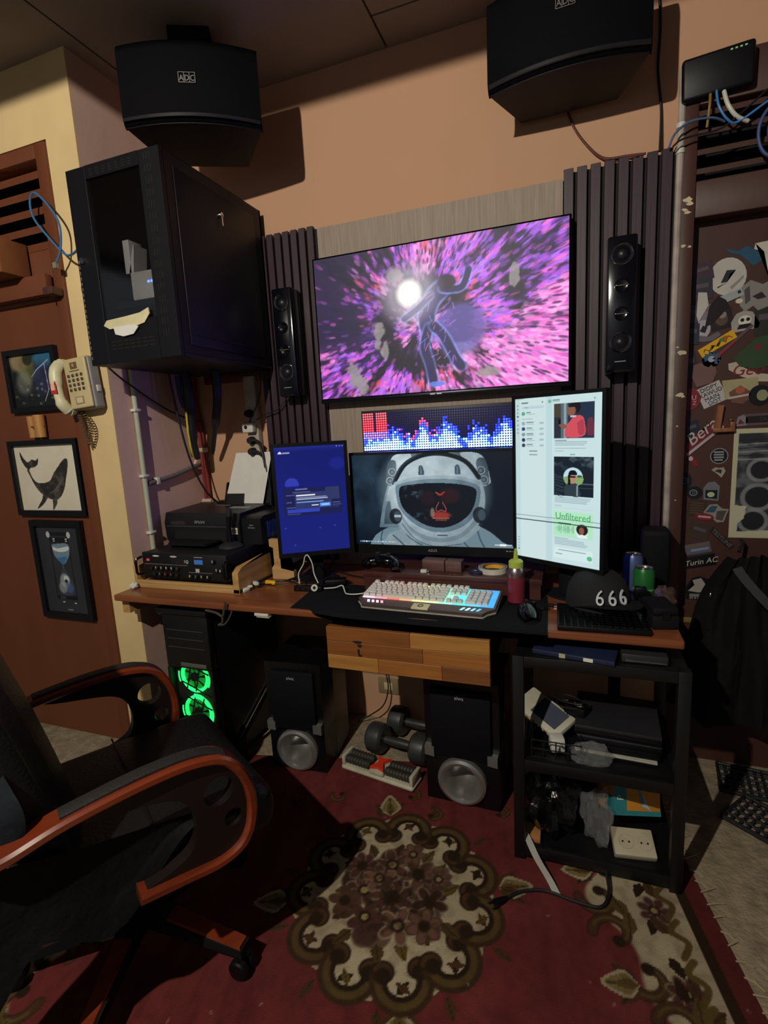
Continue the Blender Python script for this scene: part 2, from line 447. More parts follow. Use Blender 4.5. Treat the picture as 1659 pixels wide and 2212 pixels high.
# wooden box over the door
bx = thing('door_header_box', 'brown wooden box fixed above the left door under the louvre', 'box', (-1.9, -0.50, 1.985))
MB().box(-0.6, 0.262, -0.115, 0.0, 0.0, 0.125, .003).build('box_body', M('light_brown_paint', '#7d4a2a', .5, var=.1, stretch=(.3, 1, 1)), bx)
MB().box(-0.6, 0.37, -0.03, 0.0, -0.075, 0.0, .003).build('box_rail', BROWN, bx)
MB().box(0.37, 0.42, -0.05, 0.0, -0.085, -0.055, .006).build('latch_nub', BROWND, bx)

# ---- right door: frame, louvre transom, slab
d2 = bpy.data.objects.new('door_2', None); C.objects.link(d2); d2.location = (0.69, 0, 0)
struct(d2, 'dark brown door covered in stickers, with louvre transom above')
MB().box(0.0, 0.042, -0.015, 0.15, 0, 2.415, .004).build('door_frame', BROWND, d2)
MB().box(0.042, 0.93, -0.015, 0.15, 2.285, 2.415, .004).build('door_frame', BROWND, d2)
MB().box(0.042, 0.93, -0.015, 0.15, 1.955, 2.065, .004).build('door_frame', BROWND, d2)
MB().box(0.042, 0.91, 0.05, 0.09, 0.0, 1.955).build('door_slab', BROWND, d2)
MB().box(0.89, 0.93, -0.015, 0.15, 0, 1.955, .004).build('door_frame', BROWND, d2)
for k in range(4):
    z = 2.085 + k * 0.0555
    MB().hexa([(.042, -.012, z), (.89, -.012, z), (.89, .05, z + .022), (.042, .05, z + .022),
               (.042, -.012, z + .016), (.89, -.012, z + .016), (.89, .05, z + .036), (.042, .05, z + .036)]).build('louvre_slat', BROWND, d2)
MB().box(0.042, 0.89, 0.09, 0.1, 2.0, 2.4).build('louvre_backing', MATS['dark_void'], d2)
# flaking paint on the door frame
CHIP = M('bare_plaster_chip', '#c9b79a', .8, var=.1)
for i, (x, z, s) in enumerate([(.02, 2.013, .018), (.012, 1.985, .01), (.026, 2.0, .012), (.02, 1.975, .011), (.012, 1.875, .009), (.03, 1.87, .006), (.008, 1.555, .005), (.022, 1.535, .014), (.018, 1.395, .013), (.03, 1.39, .008), (.015, 1.29, .004), (.02, 1.03, .004)]):
    pts = []
    for k in range(9):
        a = 2 * math.pi * k / 9; r = s * random.uniform(.45, 1)
        pts.append((x + r * math.cos(a) * 1.2, z + r * math.sin(a) * .75))
    MB().prism(pts, (0, -.0152, 0), t=.0012).build('paint_chip', CHIP, d2)

# ---- timber panels of the media wall
GREYW = wood('grey_wood_vinyl', '#8b7a6c', '#a08f80', axis=2, scale=9, ring=14, rough=.6)
tag(MB().box(-0.62, 0.327, -0.016, -0.001, 0.76, 2.150).build('media_wall_panel', GREYW), 'pale grey wood grain panel on the wall behind the television', 'wall panel')
SLATM = wood('dark_walnut_slats', '#2a1a24', '#3a2531', axis=2, scale=7, ring=16, rough=.45, bump=.08)
SLATB = M('slat_backing', '#120c0d', .8)
def slats(x0, x1, n, z1, label):
    t = thing('slat_panel', label, 'wall panel', (x0, -0.001, 0.76), group='slatted panels either side of the television')
    wd = x1 - x0
    MB().box(0, wd, -0.012, 0, 0, z1 - .76).build('backing', SLATB, t)
    p = wd / n
    s0 = MB().box(0, p * .74, -0.030, -0.010, 0, z1 - .752, .0015, 1).build('slat', SLATM, t)
    for i in range(1, n): inst(s0, (i * p, 0, 0), t)
slats(-0.928, -0.622, 8, 2.150, 'dark slatted wood panel left of the television, beside the cabinet')
slats(0.330, 0.672, 8, 2.165, 'dark slatted wood panel right of the television, beside the sticker door')
# white pipe in the corner of the right-hand door frame
t = thing('corner_pipe', 'scuffed white plastic pipe running up beside the sticker door', 'pipe', (0.683, -0.012, 1.2))
MB().tube([(0, 0, -.42), (0, 0, 1.2)], .011, 10).build('pipe', M('dirty_white_pipe', '#a79a92', .5, var=.4, scale=9), t)
for z in (.955, 1.03): MB().tube([(0, 0, z), (0, 0, z + .014)], .014, 12).build('pipe_clip', WHITE, t)
# ================================================================== television
def tv_canvas():
    cv = Cv(400, 225, '#1a1035', 16, 9)
    X, Y = cv.X, cv.Y
    cx, cy = 7.3, 4.9
    dx, dy = X - cx, Y - cy; r = np.hypot(dx, dy * 1.05); th = np.arctan2(dy, dx)
    lr = np.log(r + .3)
    big = fbm(th * 3.2 + 9, lr * 2.0 + 4, 3, 3)
    st = fbm(th * 16 + 30, lr * 3.2 + 8, 5, 4)
    fine = vnoise(th * 44 + 60, lr * 13, 11)
    v = np.clip((big - .40) * 2.4 + (st - .47) * 2.2 + .35, 0, 1)
    ring = np.clip(1 - np.abs(r - 2.55) / 1.0, 0, 1)                # dark tunnel ring
    left = np.clip((4.9 - X) / 2.2, 0, 1) * np.clip((7.2 - Y) / 2, 0, 1) * (1 - .75 * np.clip(1 - np.hypot((X - 2.6) / 1.1, (Y - 1.9) / 1.3), 0, 1))
    v = v * (1 - .88 * ring) * (1 - .88 * left)
    v = v * (0.75 + .5 * fine)
    v = v + np.clip((X - 9.5) / 6, 0, .38) * (1 - .9 * np.clip(1 - np.abs(X - 13.0 - (Y - 3) * .15) / .75, 0, 1) * (Y < 4.8)) + np.clip((Y - 7.0) / 5, 0, .2)
    v = v * (1 - .80 * np.clip(1.25 - np.abs(r - 2.45) / .75, 0, 1) * np.clip(.25 + 1.5 * fbm(th * 3 + 5, lr * 2, 91, 2), 0, 1))
    v = np.clip(v, 0, 1)
    hue = np.clip(fbm(th * 2 + 3, lr * 1.3, 21, 3) * 2.2 - .6 + .25 * (fine - .5), 0, 1)
    dark = np.array(H('#20145c')); vio = np.array(H('#8a3fd8')); pink = np.array(H('#ff7be0')); red = np.array(H('#e2496a')); lil = np.array(H('#e8a8ff'))
    colm = vio * (1 - hue)[..., None] + pink * hue[..., None]
    rd = np.clip(fbm(th * 4 + 17, lr * 3, 33, 3) * 3.2 - 1.55, 0, 1) * np.clip(1 - np.abs(r - 3.9) / 2.4, 0, 1)
    colm = colm * (1 - rd)[..., None] + red * rd[..., None]
    colm = np.where(v[..., None] > .72, colm + (lil - colm) * ((v - .72) / .28)[..., None] * .8, colm)
    a = dark * (1 - v)[..., None] + colm * v[..., None]
    cv.a = np.clip(a * (0.30 + .40 * v + .22 * left)[..., None], 0, 1)
    rn = random.Random(5); pal = ['#ff6fd0', '#e85ac8', '#c04fe8', '#9a4be0', '#f08ae8', '#ff9ad8', '#e0507a', '#d84a5c', '#ffb8f0', '#b878ff']
    for k in range(5200):
        x = rn.uniform(0, 16); y = rn.uniform(0, 9); ii = min(int(y / 9 * cv.H), cv.H - 1); jj = min(int(x / 16 * cv.W), cv.W - 1)
        vv = v[ii, jj]
        if rn.random() > vv ** 1.5 * 1.25: continue
        rr = math.hypot(x - cx, y - cy); th_ = math.atan2(y - cy, x - cx)
        L_ = rn.uniform(.06, .12) * (1 + rr * .22); w_ = rn.uniform(.05, .10)
        c_ = rn.choice(pal[6:8]) if rd[ii, jj] > .3 and rn.random() < .7 else (rn.choice(pal[:2] + pal[4:6] + pal[8:9]) if hue[ii, jj] > .5 else rn.choice(pal[2:4] + pal[9:] + pal[:1]))
        cv.disc(x, y, L_, w_, c_, rn.uniform(.35, .8) * (.55 + .45 * vv), rot=th_, soft=.5)
    for k in range(700):
        x = rn.uniform(0, 16); y = rn.uniform(0, 9); rr = math.hypot(x - cx, y - cy)
        cv.disc(x, y, rn.uniform(.05, .1) * (1 + rr * .2), .05, '#2a0f3c', rn.uniform(.3, .7), rot=math.atan2(y - cy, x - cx), soft=.5)
    # dull flat patches
    for (x, y, rx, ry) in ((4.35, 5.2, .42, 1.0), (4.75, 6.1, .3, .8), (2.5, 7.5, .55, .9), (3.0, 8.3, .5, .55), (5.6, 1.6, .55, .5), (11.4, 8.1, .9, .35), (13.0, 2.6, .3, .7)):
        n = fbm(X * 2.2, Y * 2.2, 71, 3)
        m = np.clip((1 - np.hypot((X - x) / rx, (Y - y) / ry) + (n - .5) * 1.2) * 4, 0, 1); cv.put(m, '#8e8a86', .85)
    # violet sky patch and the dark halo painted around the bulb reflection
    cv.disc(9.7, 5.3, 1.35, 1.25, '#5b4d9c', .85, soft=.35); cv.disc(9.6, 6.6, .8, .35, '#8d86c8', .5, soft=.6)
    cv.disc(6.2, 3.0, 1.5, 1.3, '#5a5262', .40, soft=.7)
    # dancing figure with glowing outline
    fig = '#241c4e'; ol = '#8fb4ff'
    limbs = [[(8.6, 2.9), (8.0, 3.4), (7.6, 4.3), (7.7, 5.2)], [(8.6, 2.9), (9.2, 3.0), (9.9, 2.9), (10.3, 2.0)], [(7.9, 3.2), (7.0, 3.9), (6.1, 4.4)],
             [(7.7, 5.1), (7.4, 6.2), (7.7, 7.3), (7.9, 8.4)], [(8.0, 5.0), (8.7, 5.8), (9.3, 7.0), (9.7, 7.6)]]
    for L_, w_ in zip(limbs, (.9, .36, .34, .52, .52)):
        cv.curve(L_, w_ + .14, ol, .40, .8); cv.curve(L_, w_, fig, .85, .5)
    cv.disc(8.9, 2.55, .48, .40, '#20142f', .95, soft=.3)
    cv.disc(8.1, 8.55, .5, .16, '#5f78d8', .9)
    for k in range(40):
        x = 7.2 + random.random() * 2.3; y = 3 + random.random() * 5
        cv.line([(x, y), (x + random.uniform(-.5, .3), y + random.uniform(.1, .5))], .05, random.choice(['#6f96ff', '#c58bff', '#ff7a9a', '#3a2f7d']), .6)
    # reflection of the room bulb, painted into the picture
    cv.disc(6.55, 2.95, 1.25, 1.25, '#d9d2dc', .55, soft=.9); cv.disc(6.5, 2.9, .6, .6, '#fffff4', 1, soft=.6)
    return cv
t = thing('television', 'large flat television on the wall showing a pink and violet explosion', 'television', (-0.134, -0.045, 1.452))
MB().box(-0.491, 0.491, -0.028, 0.0, 0.0, 0.566, .004).build('frame', GLOSS, t)
MB().box(-0.30, 0.30, 0.0, 0.028, 0.08, 0.40, .01).build('rear_housing', BLACK, t)
MB().box(-0.493, 0.493, -0.030, -0.010, -0.004, 0.012, .003).build('bottom_bezel', M('dark_steel', '#1b1b22', .3, metal=.6), t)
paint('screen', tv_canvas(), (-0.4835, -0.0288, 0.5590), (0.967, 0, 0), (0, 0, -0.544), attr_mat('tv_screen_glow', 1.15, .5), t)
for x in (-.012, .014): MB().box(x - .010, x + .010, -.0306, -.0298, .002, .0065).build('logo', M('white_print', '#d8d8dc', .4), t)

# ================================================================== LED matrix sign
t = thing('led_matrix_sign', 'LED dot matrix sign with blue white waveform and red block under television', 'led sign', (-0.145, -0.022, 1.236))
MB().box(-0.315, 0.315, -0.026, 0.0, 0.0, 0.172, .002).build('board', M('dark_blue_board', '#0b0d1c', .5), t)
def led_levels():
    cols = []
    for i in range(64):
        x = i / 63
        base = 7.0 + 2.6 * math.sin(i * .55) + 1.8 * math.sin(i * .21 + 1) + random.uniform(-1, 1.2)
        if i < 12: base = 5.0 + i * .25
        if 19 <= i <= 20 or 26 <= i <= 27: base += 2.5
        if i in (22, 23, 24, 29, 30): base -= 2.2
        if i > 60: base = 10
        cols.append(max(3, min(11, base)))
    return cols
lv = led_levels()
co = []; fa = []; cl = []
pit = 0.62 / 64
for i in range(64):
    for j in range(16):
        x = -0.31 + (i + .5) * pit; z = 0.008 + (j + .5) * pit
        h_ = lv[i]
        if i < 11 and i != 5 and j >= 8: c = H('#6a0a10') if j < 13 else H('#401014')
        elif j < h_ - 3: c = H('#4f6cb8') if j < h_ - 4.5 else H('#2848b8')
        elif j < h_: c = H('#0a14ff') if random.random() < .85 else H('#3058c8')
        elif j < h_ + 2 and 15 < i < 33 and random.random() < .5: c = H('#6a0c20')
        elif j < h_ + 2.5 and random.random() < .25: c = H('#04086a')
        else: c = H('#010106')
        if i < 11 and j in (5, 6, 7): c = H('#7a1a28') if (i + j) % 2 else H('#1020a8')
        if 12 < i and j < 5 and random.random() < .12: c = H('#2f7ab8')
        k0 = len(co); r = pit * .40
        co += [(x + r * math.cos(a * math.pi / 4), -.0275, z + r * math.sin(a * math.pi / 4)) for a in range(8)] + [(x, -.0300, z)]
        fa += [(k0 + a, k0 + (a + 1) % 8, k0 + 8) for a in range(8)]
        cl += [s2l(c) + (1,)] * 9
me = bpy.data.meshes.new('led_dots'); me.from_pydata(co, [], fa); ca = me.color_attributes.new('Col', 'FLOAT_COLOR', 'POINT')
ca.data.foreach_set('color', np.array(cl, np.float32).ravel()); me.materials.append(attr_mat('led_glow', 48.0, .3))
o = bpy.data.objects.new('led_dots', me); C.objects.link(o); o.parent = t; o['kind'] = 'stuff'
MB().box(-0.318, 0.318, -0.022, -0.002, -0.014, 0.0, .002).build('bottom_rail', M('blue_black_rail', '#10163a', .35), t)

# ================================================================== monitors
def astronaut():
    cv = Cv(330, 186, '#0b1522', 16, 9)
    X, Y = cv.X, cv.Y
    cv.put(np.clip(fbm(X * .5, Y * .5, 3, 4) * np.clip(1.1 - np.hypot((X - 1.5) / 5, (Y - 3) / 5), 0, 1), 0, 1), '#5f8fa8', .62)
    lt_, md, dk, ln = '#dfeff4', '#8fb0bd', '#2b3b47', '#0b1218'
    # shoulders and suit
    cv.blob([(1.4, 9.2), (2.2, 8.0), (3.6, 7.2), (5.2, 6.7), (11.2, 6.7), (13.2, 7.3), (14.6, 8.4), (15.2, 9.2)], '#9fbcc8')
    cv.blob([(2.6, 9.2), (3.6, 7.9), (5.0, 7.4), (6.2, 8.0), (6.0, 9.2)], lt_, .55)
    for q in ([(2.9, 7.6), (2.7, 8.4), (2.9, 9.1)], [(5.1, 7.0), (5.6, 8.1), (6.9, 8.9)], [(12.3, 7.1), (12.6, 8.2), (13.0, 9.0)], [(11.2, 7.4), (11.0, 8.4), (11.6, 9.1)], [(4.0, 8.0), (4.8, 8.7), (5.2, 9.1)]):
        cv.curve(q, .16, '#3b4f5a', .7)
    # backpack left and right
    cv.blob([(2.6, 7.2), (3.2, 4.5), (3.9, 2.6), (4.6, 2.6), (4.8, 6.8), (3.6, 7.2)], '#7f99a2')
    cv.blob([(3.1, 6.9), (3.5, 4.9), (4.4, 4.4), (4.7, 6.6)], dk, .9)
    cv.blob([(3.4, 4.6), (3.9, 3.0), (4.4, 3.0), (4.4, 4.4)], lt_, .8)
    # helmet ears
    cv.blob([(3.5, 2.7), (4.0, .9), (4.6, .1), (6.2, .1), (5.6, 1.5), (4.6, 3.0)], lt_)
    cv.blob([(13.7, 2.9), (13.3, 1.1), (12.6, .2), (10.9, .1), (11.9, 1.3), (12.9, 3.1)], lt_)
    for (x, y, sx) in ((4.1, 1.75, 1), (12.9, 1.75, -1)):
        cv.blob([(x - .15 * sx - .45, y + 1.2), (x + .1 * sx - .4, y - .9), (x + .1 * sx + .45, y - .95), (x - .15 * sx + .45, y + 1.2)], '#33434e')
        for (ox, oy) in ((.1 * sx, 0.0), (-.15 * sx, .85)):
            cv.disc(x + ox, y + oy, .38, .36, '#a9bcc4', 1); cv.disc(x + ox, y + oy, .28, .27, ln); cv.disc(x + ox, y + oy, .16, .15, '#5a6d78')
    # helmet shell
    cv.disc(8.5, 4.4, 4.6, 4.6, '#c9dbe2', 1, soft=.02); cv.disc(8.2, 3.7, 3.9, 3.6, lt_, .55, soft=.5)
    cv.curve([(4.5, 2.5), (5.6, 1.0), (7.4, .2), (9.4, .15), (11.4, .9), (12.6, 2.4)], .42, '#141c22', .95)
    cv.curve([(4.2, 2.9), (5.2, 1.2), (7.0, .05)], .2, '#2b3a44', .8)
    for x in (7.1, 10.6): cv.blob([(x - .25, 2.05), (x - .2, 1.35), (x, 1.15), (x + .22, 1.35), (x + .3, 2.05)], '#3f535f'); cv.line([(x, 1.3), (x + .03, 2.0)], .08, '#8ea5b0')
    # visor
    cv.blob([(4.5, 4.1), (4.6, 3.0), (6.2, 2.55), (8.5, 2.45), (10.9, 2.6), (12.5, 3.1), (12.7, 4.2), (12.2, 5.8), (11.0, 7.0), (9.2, 7.6), (7.4, 7.4), (5.8, 6.5), (4.8, 5.3)], '#7f98a4')
    cv.blob([(4.8, 4.1), (5.0, 3.2), (6.4, 2.95), (8.5, 2.85), (10.8, 3.0), (12.2, 3.4), (12.3, 4.3), (11.8, 5.6), (10.7, 6.6), (9.2, 7.15), (7.6, 7.0), (6.1, 6.2), (5.1, 5.2)], '#0e141d')
    cv.curve([(4.5, 2.85), (6.4, 2.45), (8.5, 2.3), (10.9, 2.45), (12.6, 2.95)], .3, '#b9ccd4')
    cv.put(np.clip((fbm(X * 2.4, Y * 2.4, 9, 4) - .45) * 4, 0, 1) * np.clip(1 - np.hypot((X - 6.2) / 1.2, (Y - 3.6) / 1.0), 0, 1), '#9fc0d2', .7)
    cv.put(np.clip((fbm(X * 2.4, Y * 2.4, 19, 4) - .5) * 4, 0, 1) * np.clip(1 - np.hypot((X - 6.6) / 1.8, (Y - 6.0) / 1.0), 0, 1), '#4f6a7a', .6)
    # skull hints glowing red
    red = '#ff5a3c'
    cv.line([(8.5, 3.75), (8.9, 4.0)], .09, red); cv.line([(8.9, 4.0), (9.3, 3.72)], .09, red); cv.disc(8.9, 3.95, .28, .1, '#b8342f', .8)
    cv.disc(9.8, 4.1, .75, .55, '#5a1c22', .35, soft=.6); cv.disc(7.7, 4.3, .6, .55, '#401821', .4, soft=.6)
    cv.curve([(8.75, 4.7), (8.45, 5.3), (8.6, 5.6), (8.95, 5.45), (9.35, 5.6), (9.4, 5.25), (9.1, 4.7)], .07, '#e2503e')
    cv.disc(8.9, 5.95, .7, .25, '#c63c30', .75, soft=.7)
    for k in range(12): cv.rect(8.12 + k * .135, 6.17, 8.22 + k * .135, 6.30, '#ff8a63'); cv.rect(8.4 + k * .09, 6.36, 8.45 + k * .09, 6.47, '#e0583f')
    cv.disc(8.1, 5.7, .16, .35, '#e8b49c', .55, soft=.6)
    # neck ring
    cv.curve([(4.8, 6.0), (5.8, 7.4), (7.4, 8.2), (9.2, 8.35), (11.0, 7.8), (12.4, 6.3)], .42, '#9fb6c0')
    cv.curve([(4.9, 6.6), (6.2, 8.1), (8.3, 8.85), (10.6, 8.5), (12.4, 7.1)], .45, '#c3d6dd')
    cv.curve([(5.0, 6.85), (6.3, 8.35), (8.3, 9.0), (10.8, 8.7)], .06, '#2b3a44')
    cv.rect(8.5, 7.85, 9.5, 8.0, '#4c606b')
    for (x, y) in ((4.35, 6.1), (12.6, 5.9)): cv.disc(x, y, .62, .75, '#10181f', .9); cv.disc(x + .2, y, .35, .5, '#41545f', .8)
    cv.rect(4.2, 5.95, 4.9, 6.2, '#e9f3f5')
    body = np.clip((cv.a.mean(-1) - .25) * 4, 0, 1)
    sh_ = np.clip(.25 + .5 * np.hypot((X - 6.6) / 6.5, (Y - 1.5) / 7.5) + .5 * (fbm(X * 1.1, Y * 1.1, 61, 4) - .5), 0, .8); cv.put(body * sh_, '#22323e', .55)
    # task bar
    for k in range(21): cv.rect(.45 + k * .19, 8.62, .45 + k * .19 + random.uniform(.08, .14), 8.76, random.choice(['#e8f4ff', '#7fd0ff', '#ffb08a', '#bfe6ff', '#9fb6c8']), .9 if k not in (15,) else .1)
    cv.rect(13.9, 8.66, 15.5, 8.78, '#d8e8f2', .8); cv.rect(14.4, 8.62, 15.0, 8.82, '#ffffff', .8)
    return cv
def bluescreen():
    cv = Cv(150, 240, '#121a6e', 10, 16)
    X, Y = cv.X, cv.Y
    cv.put(np.clip(Y / 22, 0, .4), '#2231a8', .6); cv.put(np.clip(1 - Y / .8, 0, 1), '#3f4fd8', .35)
    cv.disc(8.9, 2.8, .9, .7, '#2230a0', .5, soft=.5)
    cv.disc(2.2, 5.6, .95, .95, '#3a48c8', .8); cv.rect(1.0, 5.9, 3.6, 6.7, '#121a6e', .9)
    cv.blob([(.55, 1.0), (.7, .72), (.95, .72), (1.1, 1.0)], '#e8ecff'); cv.rect(1.2, .82, 2.2, .97, '#c9d0ff', .8)
    for x in (8.9, 9.35, 9.75): cv.rect(x, .18, x + .14, .34, '#9aa6ff', .8)
    cv.rect(.85, 6.2, 9.2, 10.3, '#1b2050', .9)
    cv.rect(2.6, 6.3, 4.3, 6.48, '#6f7ab0'); cv.rect(2.2, 6.75, 4.7, 6.85, '#59629a'); cv.rect(1.2, 7.15, 2.6, 7.28, '#59629a'); cv.rect(1.2, 8.2, 2.0, 8.3, '#59629a'); cv.rect(1.2, 9.0, 2.6, 9.12, '#59629a')
    cv.rect(1.25, 9.35, 5.9, 9.85, '#3248c0'); cv.rect(1.25, 10.0, 3.1, 10.1, '#59629a', .7)
    cv.rect(6.9, 6.25, 8.9, 8.15, '#4a5280', .55)
    cv.rect(7.9, 8.6, 9.0, 8.7, '#59629a'); cv.rect(7.9, 8.95, 9.1, 9.05, '#59629a', .8); cv.rect(7.9, 9.25, 8.8, 9.33, '#59629a', .7)
    cv.rect(2.45, 6.9, 7.7, 9.35, '#323a6c')
    cv.rect(2.7, 7.2, 5.4, 7.4, '#f4f7ff'); cv.rect(2.7, 7.58, 7.0, 7.68, '#c9d2f4'); cv.rect(2.7, 7.82, 7.2, 7.92, '#c9d2f4'); cv.rect(2.7, 8.3, 6.5, 8.42, '#7fb8ff')
    cv.rect(4.8, 8.78, 5.8, 8.95, '#f0f4ff'); cv.rect(6.0, 8.62, 7.55, 9.1, '#5c9cff'); cv.rect(6.25, 8.8, 7.3, 8.92, '#dbe9ff')
    for x, y in ((.8, 12.1), (5.8, 12.4), (8.0, 12.2), (2.0, 14.8)): cv.disc(x, y, .13, .1, '#3c52c8', .8)
    return cv
def chatscreen():
    cv = Cv(180, 320, '#cfe6e6', 9, 16)
    X, Y = cv.X, cv.Y
    cv.rect(0, 0, .55, 16, '#c3dde0'); cv.rect(3.5, 0, 9, 16, '#cbe4e6'); cv.rect(3.45, 0, 4.1, 16, '#bcd8dc', .7)
    tx = '#6f8a92'
    for k, y in enumerate((.45, .8, 1.15, 1.5, 1.9, 2.35, 2.75, 3.1)): cv.disc(.3, y + .25, .08, .08, '#3f5660' if k == 3 else '#8fa8ae')
    cv.rect(.75, .42, 1.5, .55, tx); cv.rect(.8, .8, 3.2, 1.05, '#bdd6da'); cv.rect(1.1, .88, 1.5, .97, tx)
    cv.rect(.05, .05, 1.0, .12, tx, .7); cv.rect(3.0, .4, 3.15, .55, tx)
    for k, y in enumerate((1.5, 2.45, 2.98, 3.52, 4.05, 4.58)):
        cv.disc(.95, y, .2, .18, ['#5fae8a', '#9fb2b6', '#3a4a7c', '#8a9aa0', '#2f3f5c', '#4a4064'][k])
        cv.rect(1.3, y - .13, 1.3 + random.uniform(.5, .8), y - .04, tx); cv.rect(1.3, y + .05, 1.3 + random.uniform(.7, 1.0), y + .12, tx, .6)
        if k: cv.rect(2.75, y - .1, 3.2, y + .1, '#a9c3c8')
    cv.rect(.75, 1.98, 2.0, 2.06, tx, .7); cv.rect(1.6, 5.1, 2.5, 5.18, tx); cv.rect(1.6, 5.45, 2.5, 5.53, tx, .8)
    cv.disc(3.85, .48, .17, .15, '#6cb98f'); cv.rect(4.15, .35, 4.9, .44, tx); cv.rect(4.15, .5, 4.9, .56, tx, .6); cv.rect(8.2, .4, 8.3, .55, tx)
    # first photo: person in a coral shirt looking at a phone
    x0, y0, x1, y1 = 4.3, .75, 8.25, 3.95
    cv.rect(x0, y0, x1, y1, '#2b2f3c'); cv.rect(x0, y0, 5.0, 2.0, '#4a4238'); cv.rect(5.0, y0, 5.7, y1, '#596873'); cv.rect(5.3, y0, 5.55, y1, '#8fa2a8'); cv.rect(6.9, y0, x1, y1, '#223046')
    cv.blob([(5.4, 3.7), (5.5, 2.9), (6.0, 2.3), (6.4, 1.9), (7.1, 2.0), (7.35, 2.6), (7.4, 3.6), (6.6, 3.9), (5.6, 3.85)], '#d3525e')
    cv.blob([(6.6, 2.6), (7.2, 2.3), (7.3, 3.5), (6.8, 3.6)], '#b53f4e'); cv.blob([(7.6, 2.3), (8.1, 2.2), (8.2, 3.6), (7.6, 3.6)], '#7d2f3f', .8)
    cv.disc(6.05, 1.45, .38, .5, '#8a5a48'); cv.blob([(5.8, 1.15), (6.0, .8), (6.8, .78), (6.95, 1.3), (6.6, 1.75), (6.45, 1.2)], '#17141a')
    cv.blob([(4.8, 2.7), (5.3, 2.6), (5.6, 2.9), (5.2, 3.1)], '#8a5a48'); cv.rect(4.75, 2.2, 5.0, 2.65, '#0c0d12'); cv.rect(5.95, 1.9, 6.5, 2.05, '#b9ced6')
    for k in range(4): cv.rect(4.4, 4.12 + k * .14, 5.6 if k == 0 else random.uniform(7.2, 8.2), 4.18 + k * .14, tx, .8)
    cv.rect(4.4, 4.85, 7.5, 4.91, tx, .6); cv.rect(4.4, 5.08, 5.3, 5.16, tx, .6); cv.rect(5.95, 5.42, 6.45, 5.48, tx, .7)
    # second photo: person in a cap in a round vignette
    y0, y1 = 5.65, 9.35
    cv.rect(x0, y0, x1, y1, '#16202a')
    n = fbm(X * 1.6, Y * 2.2, 41, 4); cv.put(((X > x0) & (X < x1) & (Y > y0) & (Y < y1)) * np.clip((n - .5) * 4, 0, 1) * np.clip((7.8 - Y) / 2, 0, 1), '#6f848c', .7)
    for k in range(10): cv.line([(4.3, 7.4 + k * .2), (5.3, 7.6 + k * .2 + random.uniform(-.1, .2))], .05, '#4c5f6c', .7)
    cv.rect(7.0, 8.1, 8.25, 8.2, '#7b8e96', .6); cv.rect(6.9, 8.5, 8.25, 8.56, '#55666f', .6)
    cv.disc(6.25, 7.55, .95, .88, '#bfe0ee', 1, soft=.03); cv.blob([(5.3, 7.6), (5.9, 7.45), (7.2, 7.5), (7.0, 8.2), (5.6, 8.2)], '#88a86c'); cv.disc(6.9, 7.45, .25, .12, '#3f5a3c')
    cv.blob([(5.4, 9.3), (5.4, 8.5), (5.9, 8.1), (6.6, 8.15), (6.9, 8.7), (6.9, 9.35)], '#2f3d44'); cv.disc(6.2, 7.65, .38, .5, '#b28a72')
    cv.blob([(5.75, 7.5), (5.9, 7.0), (6.4, 6.9), (6.65, 7.15), (6.6, 7.35), (6.0, 7.4), (6.0, 8.2), (5.75, 8.2)], '#0f1216'); cv.rect(5.95, 7.45, 6.5, 7.62, '#0a0b0e'); cv.rect(6.6, 8.3, 6.75, 9.3, '#8a9aa0')
    for k in range(4): cv.rect(4.4, 9.5 + k * .15, random.uniform(6.4, 8.1), 9.56 + k * .15, tx, .8)
    cv.rect(4.4, 10.28, 5.1, 10.36, tx, .6)
    # green banner
    cv.rect(4.3, 10.85, 8.25, 13.3, '#b4ecc4'); cv.rect(4.3, 10.5, 8.25, 10.55, '#bcd8dc')
    cv.rect(4.75, 11.95, 6.1, 12.06, '#2f5a48')
    for k in range(22):
        hh = abs(math.sin(k * 1.3)) * .35 + .08; cv.rect(4.55 + k * .085, 12.55 - hh, 4.59 + k * .085, 12.55 + hh, '#6fae8c')
    cv.disc(7.15, 12.7, .62, .55, '#d8efe2'); cv.disc(7.2, 12.45, .55, .5, '#241c1c'); cv.disc(7.15, 12.55, .25, .33, '#8a5a48'); cv.blob([(6.75, 13.2), (6.9, 12.95), (7.5, 12.95), (7.7, 13.2)], '#f0f4f2')
    for k in range(5): cv.rect(4.4, 13.45 + k * .15, 5.8 if k == 0 else random.uniform(7.2, 8.1), 13.51 + k * .15, tx, .8)
    cv.rect(4.3, 14.4, 8.25, 15.5, '#d8eeee'); cv.rect(4.8, 14.62, 7.6, 14.68, tx, .6); cv.rect(4.5, 15.0, 5.2, 15.08, tx, .7); cv.disc(7.95, 15.1, .25, .22, '#5cc08a')
    for y in (14.0, 14.3, 14.6, 14.9, 15.2): cv.disc(.3, y, .08, .07, '#3f5660' if y > 15 else '#8fa8ae')
    # dead pixel lines of the panel
    cv.rect(0, 11.62, 9, 11.67, '#5d727a'); cv.rect(0, 12.02, 9, 12.08, '#34464e')
    return cv
